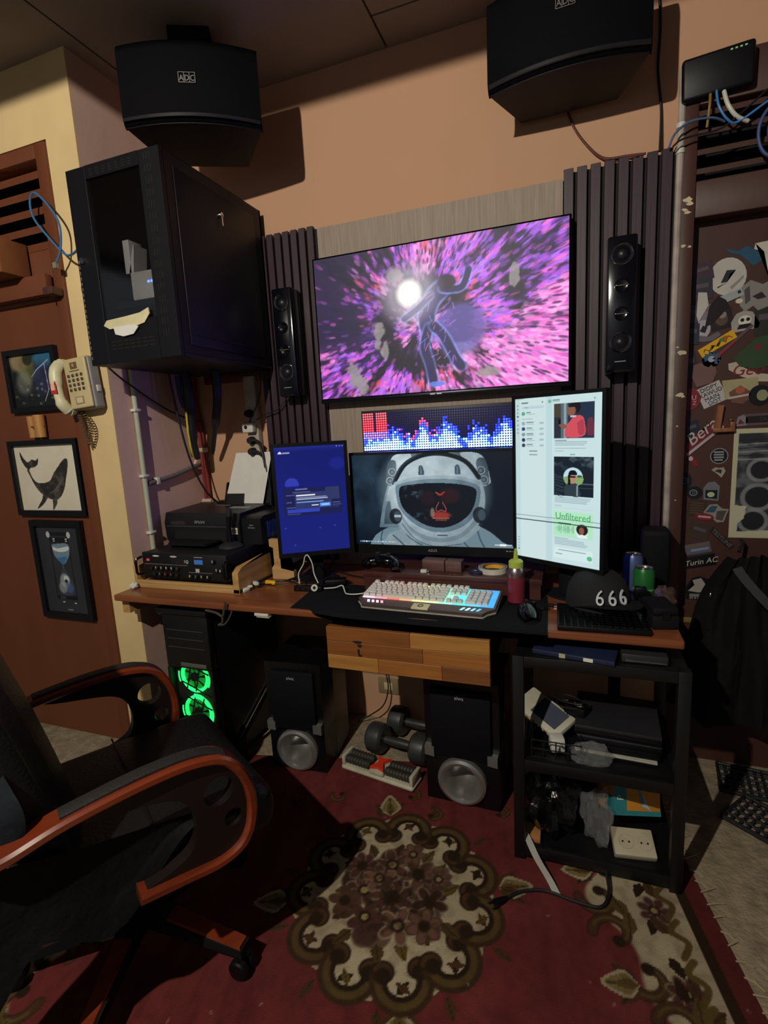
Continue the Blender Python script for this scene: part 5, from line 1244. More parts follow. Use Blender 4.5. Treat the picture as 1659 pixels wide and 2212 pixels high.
# bottom shelf
BBAG = M('black_bin_bag', '#0c0c0e', .22, var=.3, bump=.6, bscale=30)
tag(crumple((0, 0, .095), (.085, .085, .10), 3, 30, 20, .42).build('black_bin_bag', BBAG, loc=(.305, -.515, .0425), ang=20), 'shiny black bin bag slumped on the bottom rack shelf', 'bin bag')
tag(crumple((0, 0, .075), (.045, .06, .08), 23, 30, 20, .5).build('clear_plastic_bag', PLAS, loc=(.445, -.525, .0425), ang=20), 'clear plastic bag between the bin bag and yellow box', 'plastic bag')
t = thing('product_box', 'yellow and teal product box tilted on the bottom rack shelf', 'box', (0.540, -0.455, 0.105), rot=(math.radians(-20), math.radians(9), math.radians(24)))
YB = M('yellow_print', '#c9892a', .5, var=.05); TB = M('teal_print', '#2f7f86', .5, var=.05)
MB().box(-.075, .075, -.05, .05, 0, .105, .001).build('carton', YB, t)
MB().box(-.0755, -.035, -.0506, -.05, 0, .105).build('teal_panel', TB, t); MB().box(-.035, .0755, -.0506, -.05, 0, .014).build('teal_foot', TB, t)
MB().box(-.0758, -.0752, -.05, .0, 0, .05).build('teal_side', TB, t)
text('P', .03, 'letter', M('white_ink', '#d6d6d0', .6), t, (-.055, -.0508, .05), rot=(math.pi / 2, math.radians(-90), 0))
MB().prism([(.0, .085), (.008, .088), (.03, .035), (.045, .012), (.03, .022), (.012, .03), (.024, .036)], (0, -.0506, 0), t=.0006).build('printed_knife', M('steel_print', '#9fb0c0', .4), t)
MB().box(.0, .05, -.0508, -.0504, .075, .105).build('printed_blade', M('navy_print', '#26304f', .5), t)
t = thing('socket_block', 'white double socket block on the bottom rack shelf', 'socket', (0.545, -0.555, 0.052), rot=(math.radians(24), 0, math.radians(8)))
SOC = M('aged_white_plastic', '#b5aa90', .5)
MB().box(-.058, .058, -.03, .05, 0, .026, .004).build('block', SOC, t)
for x in (-.022, .030):
    f_ = MB().lathe([(.0215, 0), (.0215, .0025), (.0185, .0025), (.0185, .0005), (0, .0005)], (x, .008, .0258), (0, 0, 1), 24).build('socket_well', SOC, t)
    for dx in (-.009, .009): MB().lathe([(0, .0012), (.0028, .0012), (.0028, .0)], (x + dx, .008, .0262), (0, 0, 1), 10).build('socket_hole', VOID, f_)
t = thing('orange_carton', 'small orange brown carton at the left front of the bottom rack shelf', 'carton', (0.245, -0.575, 0.0425))
MB().box(-.02, .035, -.03, .03, 0, .022, .001).build('carton', M('orange_card', '#a8703c', .7), t); MB().box(-.008, .008, -.0305, .0305, .0215, .0226).build('tape_strip', MATS['tan_tape'], t)
o = MB().sheet([[(0.232 + .02 * s_ ** 1.3 * 5 + dx, -.60 - .13 * s_ ** 1.1, .075 - .03 * s_ - .04 * s_ * s_ + (-.0) + .004 * math.sin(s_ * 9)) for dx in (-.011, .011)] for s_ in [k / 12 for k in range(13)]]).solid(-.0008).build('paper_strip', PAPER)
tag(o, 'long white paper strip hanging from the rack to the rug', 'paper strip')
t = thing('black_lead', 'black power cord with plug lying on the rug in front of the rack', 'cord', (0.20, -0.80, 0.008))
MB().tube([(.265, .155, .03), (.27, .10, .012), (.245, .055, .005), (.18, .055, .004), (.10, .065, .004), (.04, .045, .004), (.0, .01, .006)], .0045, 8, smooth=6).build('lead', CABLE, t)
MB().tube([(.0, .01, .006), (-.012, -.004, .008), (-.03, -.02, .009)], [.005, .009, .011], 10).build('plug', BLACK, t)
for d in (-.006, .008): MB().tube([(-.028 + d, -.018 - d, .010), (-.042 + d, -.032 - d, .010)], .002, 6).build('pin', CABLE, t)
# ================================================================== wall things at the left
PHC = M('aged_phone_plastic', '#c2b184', .45, var=.10, scale=9)
t = thing('wall_telephone', 'yellowed wall telephone with red sticker on the handset, beside the cabinet', 'telephone', (-1.415, -0.497, 1.468), rot=(0, math.radians(-4), 0))
MB().box(-.055, .068, -.045, 0.0, .0, .195, .008, 3).build('base', M('phone_grey_side', '#8f8c86', .5), t)
fc = MB().box(-.048, .064, -.058, -.044, .004, .192, .006, 3).build('face_plate', PHC, t)
hs = MB(); hs.tube([(-.072, -.05, .178), (-.074, -.072, .150), (-.074, -.078, .095), (-.074, -.072, .035), (-.072, -.05, .008)], [.024, .023, .019, .023, .024], 14, smooth=5)
hs = hs.build('handset', M('handset_plastic', '#d2cba8', .4), t)
MB().tube([(-.072, -.05, .178), (-.070, -.03, .180)], [.024, .022], 14).build('ear_piece', M('handset_plastic', '#d2cba8', .4), hs); MB().tube([(-.072, -.05, .008), (-.070, -.03, .010)], [.024, .022], 14).build('mouth_piece', M('handset_plastic', '#d2cba8', .4), hs)
MB().box(-.088, -.058, -.0975, -.095, .066, .112, .001).build('red_sticker', M('red_sticker', '#b8302c', .5), hs); MB().box(-.083, -.063, -.0985, -.0972, .080, .100).build('sticker_print', M('pale_print', '#d8b4a0', .5), hs)
for r_ in range(4):
    for c_ in range(4): MB().box(-.028 + c_ * .022 - .006, -.028 + c_ * .022 + .006, -.062, -.057, .070 + r_ * .0175, .081 + r_ * .0175, .002, 1).build('dial_button', M('button_olive', '#3f3c30', .5), t)
MB().box(-.015, .028, -.0595, -.0575, .020, .048).build('number_card', M('number_card', '#8a8068', .6), t); MB().box(-.009, .022, -.0602, -.059, .024, .044).build('card_slip', CREAM, t)
MB().box(-.012, .022, -.0595, -.0575, .152, .176).build('emblem', M('emblem_brown', '#6a4c30', .6), t)
text('R', .018, 'emblem_mark', CREAM, t, (.005, -.0602, .164))
MB().box(-.02, .03, -.0595, -.0575, .143, .146).build('slot_line', M('emblem_brown', '#6a4c30', .6), t)
MB().box(.068, .074, -.03, -.012, .06, .085, .002).build('side_switch', WHITE, t)
cd = []
for k in range(150):
    a = k * .75; s_ = k / 149
    cd.append((-.062 + .009 * math.cos(a) + .022 * s_, -.018 + .007 * math.sin(a), -.002 - .135 * s_))
MB().tube(cd, .0022, 5).build('coiled_cord', M('brown_cord', '#6b5238', .5), t)
cd = []
for k in range(110):
    a = k * .75; s_ = k / 109
    cd.append((-.040 + .009 * math.cos(a) + .03 * math.sin(math.pi * s_), -.018 + .007 * math.sin(a), -.135 + .13 * s_))
MB().tube(cd, .0022, 5).build('coiled_cord', M('brown_cord', '#6b5238', .5), t)

# pictures on the left door
FRM = M('picture_frame_black', '#0d0d10', .4, var=.1)
def picture(label, x0, x1, z0, z1, canvas, bz=.022, rot=0.0):
    t = thing('framed_picture', label, 'picture', ((x0 + x1) / 2, -0.4745, z0), group='framed pictures on the left door', rot=(0, rot, 0))
    a = (x1 - x0) / 2; h_ = z1 - z0
    f_ = MB()
    for q in ((-a, a, 0, bz), (-a, a, h_ - bz, h_), (-a, -a + bz, bz, h_ - bz), (a - bz, a, bz, h_ - bz)): f_.box(q[0], q[1], -.022, 0, q[2], q[3])
    f_.build('frame', FRM, t)
    MB().box(-a + .004, a - .004, -.008, -.001, .004, h_ - .004).build('backing', FRM, t)
    paint('artwork', canvas, (-a + bz, -.0092, h_ - bz), (2 * a - 2 * bz, 0, 0), (0, 0, -(h_ - 2 * bz)), attr_mat('artwork_print', 0, .55), t)
    return t
def whale():
    cv = Cv(160, 130, '#d8d0bc', 16, 13)
    cv.put(np.clip(fbm(cv.X * .4, cv.Y * .4, 5, 3) - .35, 0, 1), '#c2b49a', .5)
    dk = '#2a2826'
    cv.blob([(3.2, 4.6), (3.9, 6.5), (5.0, 7.4), (6.6, 7.5), (8.4, 7.0), (9.6, 5.6), (10.9, 4.4), (12.3, 3.2), (13.3, 2.8), (13.6, 3.4), (13.3, 4.8), (12.6, 6.6), (11.8, 8.6), (10.6, 10.2), (9.2, 10.9), (7.4, 10.6), (5.6, 9.6), (4.2, 8.0), (3.3, 6.2), (2.7, 4.9)], dk)
    cv.blob([(3.2, 4.9), (2.2, 4.0), (1.5, 2.6), (1.5, 1.2), (2.2, 2.4), (3.0, 3.2), (3.6, 3.2), (4.4, 2.8), (5.4, 3.0), (6.1, 2.6), (5.8, 3.7), (4.9, 4.3), (3.9, 4.4)], dk)
    cv.blob([(7.5, 9.8), (6.6, 11.0), (5.2, 12.1), (3.9, 12.7), (4.4, 12.0), (5.4, 10.9), (6.2, 9.6)], dk)
    cv.blob([(9.6, 10.5), (9.3, 11.6), (8.4, 12.7), (8.0, 12.8), (8.2, 11.8), (8.4, 10.6)], '#353330')
    n = fbm(cv.X * 1.2, cv.Y * 1.2, 8, 4)
    body = (cv.a.mean(-1) < .3)
    cv.put(body * np.clip((n - .45) * 4, 0, 1), '#55504a', .8)
    for k in range(7): cv.curve([(11.6 - k * .25, 6.6 + k * .25), (10.6 - k * .3, 8.2 + k * .15), (9.6 - k * .35, 9.6)], .12, '#6b655c', .5)
    return cv
def hourglass():
    cv = Cv(110, 170, '#2c2e34', 11, 17)
    cv.put(np.clip(fbm(cv.X * .3, cv.Y * .3, 15, 3) - .4, 0, 1), '#3c4048', .7)
    cv.line([(3.2, 2.2), (3.0, 14.2)], .22, '#0c0d10'); cv.line([(7.9, 2.2), (8.1, 14.2)], .22, '#0c0d10')
    cv.rect(2.6, 1.2, 8.6, 1.9, '#14151a'); cv.disc(2.9, 1.7, .45, .6, '#c8cdd2', .9); cv.disc(8.2, 1.7, .45, .6, '#c8cdd2', .9)
    cv.rect(3.4, 2.2, 7.8, 3.2, '#121318')
    for x in (4.0, 7.2): cv.rect(x, 2.4, x + .5, 2.6, '#d8d8d0'); cv.rect(x, 2.8, x + .5, 3.0, '#b8b8b0')
    cv.blob([(3.5, 3.6), (7.6, 3.4), (7.8, 5.2), (6.9, 6.6), (5.9, 7.4), (4.9, 6.8), (3.8, 5.6)], '#6f8a9a')
    cv.blob([(3.6, 4.0), (5.0, 4.3), (7.6, 3.9), (7.6, 4.6), (5.6, 5.0), (3.8, 4.7)], '#cfd6d2'); cv.blob([(4.4, 6.2), (7.0, 5.9), (6.0, 7.3), (5.6, 7.3)], '#3c6fa8')
    cv.line([(5.7, 7.3), (5.7, 8.6)], .12, '#5a5f68')
    cv.blob([(5.3, 8.4), (5.9, 8.3), (7.2, 10.2), (7.9, 11.8), (7.2, 13.2), (5.2, 13.6), (3.9, 12.6), (3.9, 11.0), (4.7, 9.6)], '#3a414c')
    cv.disc(5.6, 10.6, 1.1, 1.2, '#8f9a9c', .9, soft=.3); cv.disc(6.0, 10.2, .6, .5, '#d8dcd8', .8, soft=.4); cv.disc(5.9, 10.7, .4, .35, '#14181e', .9); cv.disc(6.4, 12.0, .9, .8, '#4f5f9a', .7, soft=.4); cv.disc(4.8, 12.0, .8, .9, '#aab4b0', .6, soft=.5)
    cv.rect(3.2, 13.6, 8.2, 14.4, '#101116'); cv.disc(4.4, 14.0, .8, .3, '#3f444c', .8)
    for x, y in ((4.2, 14.8), (7.2, 14.9)): cv.rect(x, y, x + .5, y + .15, '#c8cac6')
    cv.rect(5.2, 16.3, 6.6, 16.45, '#9a9a98', .8)
    return cv
def dusk():
    cv = Cv(110, 95, '#15181c', 11, 9.5)
    n = fbm(cv.X * .6, cv.Y * .6, 25, 4)
    cv.put(np.clip((n - .4) * 3, 0, 1) * np.clip((8 - cv.Y) / 5, 0, 1), '#4a4a3c', .8)
    cv.disc(2.4, 1.2, 1.7, 1.4, '#b59a72', .75, soft=.6); cv.disc(4.2, 2.6, 1.5, 2.2, '#6b6a3a', .7, soft=.6); cv.disc(3.0, 5.0, 1.4, 1.6, '#8a8f84', .55, soft=.7)
    cv.disc(8.4, 1.0, 1.8, 1.3, '#2f6f92', .85, soft=.6); cv.disc(7.8, 4.6, 1.8, 2.2, '#2b2f68', .6, soft=.7); cv.disc(4.6, .9, 1.0, .9, '#20251c', .9, soft=.4)
    cv.line([(5.2, 4.0), (6.6, 2.9), (9.6, 1.4)], .16, '#9fb0b8'); cv.line([(8.6, 2.0), (8.9, 6.6), (7.6, 8.6)], .14, '#b8bcb4', .9)
    for k in range(26): cv.disc(random.uniform(.5, 10), random.uniform(5.5, 9), random.uniform(.1, .35), .2, random.choice(['#3c3a2a', '#6a6a58', '#2a3040', '#8a8a7a']), .6, soft=.5)
    return cv
picture('small dark framed painting, topmost on the left door', -1.884, -1.588, 1.478, 1.733, dusk())
picture('framed drawing of a black whale on cream paper', -1.945, -1.540, 1.038, 1.362, whale())
picture('framed hourglass drawing, lowest on the left door', -1.893, -1.590, 0.570, 1.015, hourglass(), bz=.026)
t = thing('bamboo_pegs', 'pair of short bamboo tubes fixed between the two upper pictures', 'peg', (-1.745, -0.476, 1.372))
BAM = wood('bamboo', '#a8743c', '#c08c50', axis=2, scale=5, ring=8, rough=.5)
MB().lathe([(.0, .0), (.020, .0), (.022, .092), (.016, .092), (.015, .05), (0, .05)], (.022, -.022, 0), n=18).build('bamboo_tube', BAM, t); MB().lathe([(.0, .0), (.016, .0), (.018, .088), (.013, .088), (.012, .05), (0, .05)], (-.024, -.020, 0), n=18).build('bamboo_tube', BAM, t)
MB().tube([(-.042, -.02, .045), (0, -.042, .045), (.044, -.02, .045)], .002, 6).build('wire_tie', MATS['tarnished_wire'], t)

# blue lead hanging out of the cabinet
t = thing('network_lead', 'blue network lead looping from the cabinet past the left louvre', 'cable', (-1.40, -0.53, 1.93))
pts = [(.135, -.06, .09), (.06, -.03, .085), (.0, -.01, .10), (-.06, -.01, .16), (-.125, -.01, .24), (-.135, -.01, .30), (-.10, -.015, .325), (-.04, -.015, .27), (.0, -.015, .20), (-.01, -.015, .12), (-.05, -.01, .075)]
MB().tube(pts, .004, 8, smooth=6).build('lead', M('teal_blue_sheath', '#3a6c9a', .5), t); MB().box(-.062, -.045, -.016, -.004, .058, .078).build('plug', M('clear_plug', '#7d7a70', .3), t)
t = thing('brown_wire', 'thin brown wire hooked behind the left edge of the cabinet', 'cable', (-1.32, -0.535, 1.95))
MB().tube([(.02, .0, .06), (-.03, .005, -.04), (-.005, .005, -.11), (.035, .0, -.14)], .003, 6, smooth=6).build('lead', M('brown_sheath', '#7a5430', .5), t)

# ---- pipes and cables on the narrow side wall
PIPE = M('pale_green_conduit', '#a8ac98', .5, var=.1)
t = thing('conduit_pipe', 'pale vertical conduit pipe clipped to the narrow side wall', 'pipe', (-1.317, -0.383, 0.0))
MB().tube([(0, 0, .60), (0, 0, 1.70)], .0105, 12).build('pipe', PIPE, t)
for z_ in (.62, .95, 1.19, 1.46): MB().box(-.013, .013, -.017, .017, z_ - .006, z_ + .006, .003).build('pipe_clip', WHITE, t)
MB().box(-.012, .008, -.014, .014, .585, .615, .003).build('end_socket', M('dirty_white', '#9a9684', .6), t)
t = thing('cross_pipe', 'grey horizontal conduit running from vertical pipe to the corner', 'pipe', (-1.318, -0.2, 1.155))
MB().tube([(0, -.165, 0), (.0, .0, .02), (.0, .165, .055)], .010, 12).build('pipe', M('grey_conduit', '#6b6468', .5), t); MB().box(-.013, .012, -.125, -.105, -.008, .022, .003).build('pipe_clip', WHITE, t); MB().lathe([(0, 0), (.026, 0), (.026, .014), (0, .014)], (-.01, .165, .056), (1, 0, 0), 18).build('junction_cap', PINKP, t)
t = thing('red_conduit', 'red conduit pipes strapped together in the wall corner', 'pipe', (-1.295, -0.022, 0.0))
RP = M('red_conduit_plastic', '#7d2a26', .5)
MB().tube([(-.012, 0, .9), (-.014, 0, 1.62)], .009, 10).build('pipe', RP, t); MB().tube([(.008, 0, .9), (.004, 0, 1.35), (-.008, 0, 1.45)], .008, 10).build('pipe', RP, t)
for z_ in (1.275, 1.03): MB().tube([(-.03, -.004, z_), (.022, -.004, z_)], .012, 8).build('strap', M('pale_strap', '#b8a894', .5), t)
def bundle(label, pts, r, mat, extra=None):
    t = thing('cable_bundle', label, 'cable', pts[0], group='cables hanging under the network cabinet')
    MB().tube([Vector(p) - Vector(pts[0]) for p in pts], r, 8, smooth=6).build('lead', mat, t)
    if extra: MB().tube([Vector(p) - Vector(pts[0]) for p in extra[0]], extra[1], 8).build('stripe', extra[2], t)
    return t
bundle('thick black sleeve with yellow stripe hanging under the cabinet', [(-1.205, -.20, 1.612), (-1.20, -.195, 1.50), (-1.225, -.17, 1.36), (-1.235, -.14, 1.24)], [.022, .024, .020, .014, .012], CABLE, ([(-1.205, -.2180, 1.45), (-1.225, -.196, 1.36), (-1.240, -.1695, 1.252)], .0045, M('yellow_stripe', '#d0bf2a', .4)))
bundle('thin black cable falling from the cabinet to the printer', [(-1.245, -.25, 1.612), (-1.235, -.24, 1.45), (-1.23, -.20, 1.25), (-1.215, -.14, 1.10), (-1.19, -.075, 1.02)], .0045, CABLE)
bundle('thick black cable slanting from cabinet to the corner junction', [(-1.07, -.17, 1.612), (-1.08, -.16, 1.50), (-1.14, -.12, 1.37), (-1.20, -.08, 1.26)], [.019, .018, .011, .008], CABLE)
bundle('blue black cable behind the cabinet by the vertical pipe', [(-1.28, -.16, 1.612), (-1.282, -.15, 1.52), (-1.275, -.14, 1.47)], .011, M('navy_sheath', '#22325c', .5))
bundle('black wire sagging from the phone along the narrow side wall', [(-1.345, -.505, 1.66), (-1.31, -.47, 1.60), (-1.308, -.35, 1.53), (-1.305, -.22, 1.465), (-1.26, -.14, 1.42), (-1.22, -.10, 1.405)], .0035, CABLE)
# ---- power strip on the wall with plugs
t = thing('power_strip', 'grubby white power strip on the wall with plugs, left of the slat panel', 'power strip', (-1.0, -0.001, 1.225))
PS = M('grubby_white', '#b5aa98', .5, var=.2, scale=14)
MB().box(-.029, .029, -.035, 0, 0, .37, .005).build('housing', PS, t)
for z_ in (.34, .295, .25): MB().lathe([(.022, 0), (.022, .002), (.018, .002), (.018, -.004), (0, -.004)], (0, -.035, z_), (0, -1, 0), 20).build('socket', PS, t)
MB().box(-.034, .024, -.07, -.034, .12, .165, .008).build('white_adapter', WHITE, t); MB().lathe([(0, .002), (.008, .002), (.008, 0)], (-.012, -.070, .145), (0, -1, 0), 14).build('adapter_socket', VOID, t)
for z_ in (.205, .085, .035): 
    MB().lathe([(0, .030), (.014, .030), (.018, .012), (.018, 0)], (-.004, -.035, z_), (0, -1, 0), 18).build('plug', RUBBER, t)
    if z_ < .2: MB().tube([(.0, -.06, z_), (.03, -.058, z_ - .002), (.046, -.05, z_ - .02)], .007, 8, smooth=4).build('plug_tail', RUBBER, t)
for k, (lab, pts) in enumerate([('black lead from the power strip down behind the printer', [(-.965, -.05, 1.30), (-.945, -.05, 1.22), (-.94, -.045, 1.08), (-.945, -.04, .95), (-.95, -.04, .80)]),
                                ('thin black lead curling up from the power strip to the slat panel', [(-1.0, -.06, 1.38), (-.98, -.07, 1.41), (-.95, -.065, 1.46), (-.93, -.055, 1.52), (-.926, -.05, 1.60)]),
                                ('second black lead beside the left monitor', [(-.955, -.05, 1.25), (-.928, -.055, 1.15), (-.922, -.05, 1.02), (-.93, -.045, .85)]),
                                ('thin lead draped from the left satellite speaker to the power strip', [(-.80, -.05, 1.49), (-.85, -.055, 1.44), (-.92, -.055, 1.42), (-.965, -.05, 1.40)])]):
    t = thing('wall_lead', lab, 'cable', pts[0]); MB().tube([Vector(p) - Vector(pts[0]) for p in pts], [.006, .003, .0045, .0025][k], 8, smooth=6).build('lead', CABLE, t)
# ledge under the cabinet
tag(MB().box(-.19, .19, -.02, 0, 0, .035, .002).build('cabinet_batten', BROWN, loc=(-1.06, -.001, 1.575)), 'brown wooden batten on the wall under the network cabinet', 'batten')
# white putty lump where the tray meets the pillar
tag(crumple((0, 0, .012), (.018, .016, .013), 41, 14, 10, .4).build('putty_lump', PAPER, loc=(-1.292, -.535, .7505)), 'small white lump of putty on the desk beside the pillar', 'putty')

# ================================================================== things round the right door
t = thing('wifi_router', 'black router with cables resting on the louvre frame above the sticker door', 'router', (0.775, -0.018, 2.295), rot=(math.radians(6), math.radians(-2), math.radians(-4)))
MB().box(-.095, .095, -.03, 0.0, 0, .115, .010, 3).build('case', BLACK, t)
for k in range(4): MB().box(.03 + k * .012, .036 + k * .012, -.0312, -.0295, .100, .104).build('status_light', M('dim_green', '#7fae7a', .5, emis=.3), t)
for k, (lab, pts, m, r) in enumerate([
    ('white lead hanging from the router over the louvre', [(.79, -.04, 2.30), (.80, -.055, 2.25), (.825, -.05, 2.215), (.86, -.035, 2.20)], WHITE, .006),
    ('short blue lead hanging from the router', [(.77, -.045, 2.30), (.775, -.06, 2.25), (.80, -.055, 2.21), (.83, -.045, 2.20), (.90, -.05, 2.235), (.98, -.05, 2.28), (1.10, -.04, 2.30), (1.16, -.02, 2.27), (1.18, .03, 2.262)], BLUECABLE, .0035),
    ('yellow lead under the router', [(.755, -.04, 2.30), (.752, -.055, 2.26), (.75, -.04, 2.205)], M('amber_sheath', '#8a6a2a', .5), .004),
    ('black lead from the right slat panel over the sticker door louvre', [(.655, -.05, 2.165), (.675, -.055, 2.178), (.71, -.05, 2.185), (.78, -.045, 2.19), (.83, -.05, 2.215), (.93, -.05, 2.29), (1.03, -.03, 2.36), (1.06, -.022, 2.43), (1.065, -.005, 2.52)], CABLE, .003),
    ('blue grey lead arching from the slat panel to the louvre', [(.645, -.05, 2.165), (.66, -.055, 2.20), (.70, -.055, 2.225), (.76, -.05, 2.225), (.80, -.03, 2.215)], M('slate_sheath', '#4a6488', .5), .0035),
    ('blue coil of network cable hanging on the louvre', [(1.10, .03, 2.262), (1.08, -.03, 2.255), (1.02, -.05, 2.25), (.94, -.06, 2.24), (.895, -.06, 2.20), (.882, -.06, 2.15), (.895, -.06, 2.10), (.93, -.06, 2.075), (1.0, -.06, 2.065), (1.06, -.055, 2.075), (1.12, -.04, 2.11), (1.13, .02, 2.122)], M('deep_blue_sheath', '#2f4a7c', .5), .005),
    ('second turn of the blue network cable coil', [(1.13, .03, 2.262), (1.10, -.035, 2.24), (1.03, -.055, 2.23), (.95, -.062, 2.22), (.91, -.062, 2.17), (.915, -.062, 2.12), (.95, -.062, 2.095), (1.05, -.062, 2.09), (1.15, -.045, 2.11), (1.16, .02, 2.122)], MATS['deep_blue_sheath'], .005),
    ('black speaker cable running down the wall under the right karaoke speaker', [(.60, -.01, 2.72), (.615, -.008, 2.55), (.612, -.008, 2.42), (.625, -.008, 2.30), (.622, -.03, 2.168)], CABLE, .004),
    ('brown speaker wire hanging behind the right karaoke speaker', [(.33, -.008, 2.40), (.36, -.008, 2.31), (.41, -.008, 2.235), (.46, -.010, 2.19), (.53, -.018, 2.18), (.58, -.036, 2.168)], M('copper_brown_sheath', '#5a2a20', .5), .004),
    ('thin brown wire beside the speaker wire on the slat panel', [(.40, -.008, 2.245), (.44, -.010, 2.20), (.49, -.014, 2.172), (.56, -.036, 2.167)], MATS['copper_brown_sheath'], .003)]):
    t = thing('hanging_lead', lab, 'cable', pts[0]); MB().tube([Vector(p) - Vector(pts[0]) for p in pts], r, 8, smooth=6).build('lead', m, t)
# ================================================================== stickers on the right door
SY = 0.0500
SG = 'stickers on the right-hand door'
def ang(poly, a, x, z): 
    c_, s_ = math.cos(a), math.sin(a); return [(x + p[0] * c_ - p[1] * s_, z + p[0] * s_ + p[1] * c_) for p in poly]
def rectp(w_, h_, r=.0): return [(-w_ / 2, -h_ / 2), (w_ / 2, -h_ / 2), (w_ / 2, h_ / 2), (-w_ / 2, h_ / 2)]
def ell(a, b2, n=22): return [(a * math.cos(2 * math.pi * k / n), b2 * math.sin(2 * math.pi * k / n)) for k in range(n)]
LAY = [0]
def sticker(label, x, z, poly, col, a=0.0, parts=(), words=()):
    """flat cut-out; parts = further shapes printed on it, words = (text,size,dx,dz,colour,shear)"""
    LAY[0] += 1; lay = .0010 + .0003 * (LAY[0] % 9)
    t = thing('sticker', label, 'sticker', (x, SY, z), group=SG); t.scale = (1.16, 1, 1.16)
    MB().prism(ang(poly, a, 0, 0), (0, 0, 0), t=lay).build('backing', M('ink_' + col[1:], col, .4, var=.08), t, smooth=False)
    y = -lay
    for i, (pp, c2) in enumerate(parts):
        MB().prism(ang(pp, a, 0, 0), (0, y, 0), t=.0003 + .0002 * i).build('print', M('ink_' + c2[1:], c2, .4, var=.08), t, smooth=False)
    for (s_, sz, dx, dz, c2, sh) in words:
        p = ang([(dx, dz)], a, 0, 0)[0]
        text(s_, sz, 'lettering', M('ink_' + c2[1:], c2, .4, var=.08), t, (p[0], y - .0012, p[1]), rot=(math.pi / 2, -a, 0), shear=sh, ext=.0003)
    return t
def sh(poly, dx, dz): return [(p[0] + dx, p[1] + dz) for p in poly]
WT, BK = '#b9b4ad', '#15141a'
sticker('large round white sticker with ink sketch of a face', .848, 1.775, ell(.046, .052), WT, .2, [([(-.02, -.012), (.0, .018), (.022, .012), (.006, .006), (-.004, -.014)], '#2a2830'), ([(-.03, -.02), (-.002, -.014), (-.03, -.024)], '#2a2830'), ([(.0, -.03), (.038, -.008), (.036, -.016), (.004, -.038)], '#8d8882')])
sticker('blue ragged sticker near the top of the right door', .898, 1.838, [(-.055, .022), (-.02, .012), (.0, .022), (.03, .0), (.038, -.022), (.018, -.034), (.002, -.018), (-.015, .0), (-.04, .008)], '#27506c', 0)
sticker('white strip sticker at the very edge of the picture near the door top', .955, 1.815, [(-.03, .045), (.04, .05), (.04, -.06), (.01, -.06), (-.008, .02), (-.032, .03)], '#c2bdb0')
sticker('grey photo sticker of clasped hands', .925, 1.703, [(-.03, .03), (-.01, .045), (.02, .03), (.04, .04), (.04, -.03), (.012, -.04), (.0, -.026), (-.02, -.04), (-.034, -.02)], '#85807c', 0, [([(-.004, .0), (.018, .01), (.03, -.006), (.01, -.01)], '#2a272a'), ([(-.024, .02), (-.012, .03), (-.008, -.01), (-.02, -.02)], '#4d484a')])
sticker('small silver label under the round white sticker', .862, 1.712, rectp(.056, .022), '#9aa2a2', .35, [(sh(rectp(.008, .008), .02, .002), '#1c2428')])
sticker('small oval cream sticker right of the silver label', .884, 1.693, ell(.009, .007), '#c9c2a8')
sticker('black ragged patch beneath the round white sticker', .822, 1.688, [(-.03, -.06), (-.02, .0), (.0, .025), (.02, .012), (.03, -.006), (.01, -.03), (-.01, -.05)], '#1a1218')
sticker('white triangular sticker near the door edge', .777, 1.695, [(-.012, .035), (.010, .032), (.016, -.004), (-.008, -.05), (-.014, -.03)], WT)
sticker('mauve and grey label overlapping the white triangle', .792, 1.662, rectp(.052, .026), '#7a7280', .85, [(sh(rectp(.018, .022), .014, 0), '#7b5862')])
sticker('white blob sticker with black letter shape', .782, 1.614, ell(.020, .026), '#a7a1ac', 0, [([(-.008, -.006), (.0, .01), (.012, .004), (.006, -.012)], '#1b1726')])
sticker('dark square photo sticker with pale figure', .836, 1.640, rectp(.056, .055), '#231d20', .18, [(ell(.016, .018), '#57423c'), (sh(ell(.010, .010), .004, .012), '#8a7c78')])
sticker('arched white badge sticker with a panda shape', .904, 1.622, [(-.032, -.024), (-.034, .006), (-.02, .028), (.0, .034), (.02, .026), (.036, -.008), (.032, -.02)], '#9d9892', .08, [(sh(ell(.016, .014), 0, .006), '#d2cec4'), ([(-.02, -.016), (.018, -.016), (.014, -.004), (-.014, -.004)], '#141318'), (sh(ell(.005, .005), -.006, .008), '#141318'), (sh(ell(.005, .005), .008, .008), '#141318')])
sticker('outlined lettering sticker above the yellow one', .800, 1.585, [(-.032, -.008), (-.026, .008), (.0, .002), (.024, .014), (.032, .004), (.012, -.010), (-.012, -.012)], '#66606a')
sticker('bright yellow lettering sticker slanting up on the door', .827, 1.561, rectp(.100, .026), '#d8a41e', .53, [([(-.04 + .08 * k / 12, .006 * math.sin(k * 1.9)) for k in range(13)] + [(.04 - .08 * k / 12, .006 * math.sin((12 - k) * 1.9) - .004) for k in range(13)], '#6a4a08'), (sh(ell(.010, .006), .022, .003), '#b0561e'), (sh(ell(.007, .005), .014, .004), '#4a7a3c')])
sticker('blue spiky sticker beneath the yellow lettering', .812, 1.512, [(.026 * math.cos(2 * math.pi * k / 24) * (1 if k % 2 else .68), .024 * math.sin(2 * math.pi * k / 24) * (1 if k % 2 else .68)) for k in range(24)], '#3c5678', 0, [(ell(.009, .009), '#9aa4b0')])
sticker('long grey and red pen shaped sticker above the green one', .872, 1.562, [(-.05, -.044), (-.04, -.045), (.05, .04), (.044, .046)], '#5d4a50', 0, [([(-.036, -.032), (-.028, -.034), (.008, .0), (.004, .004)], '#8a2a3c')])
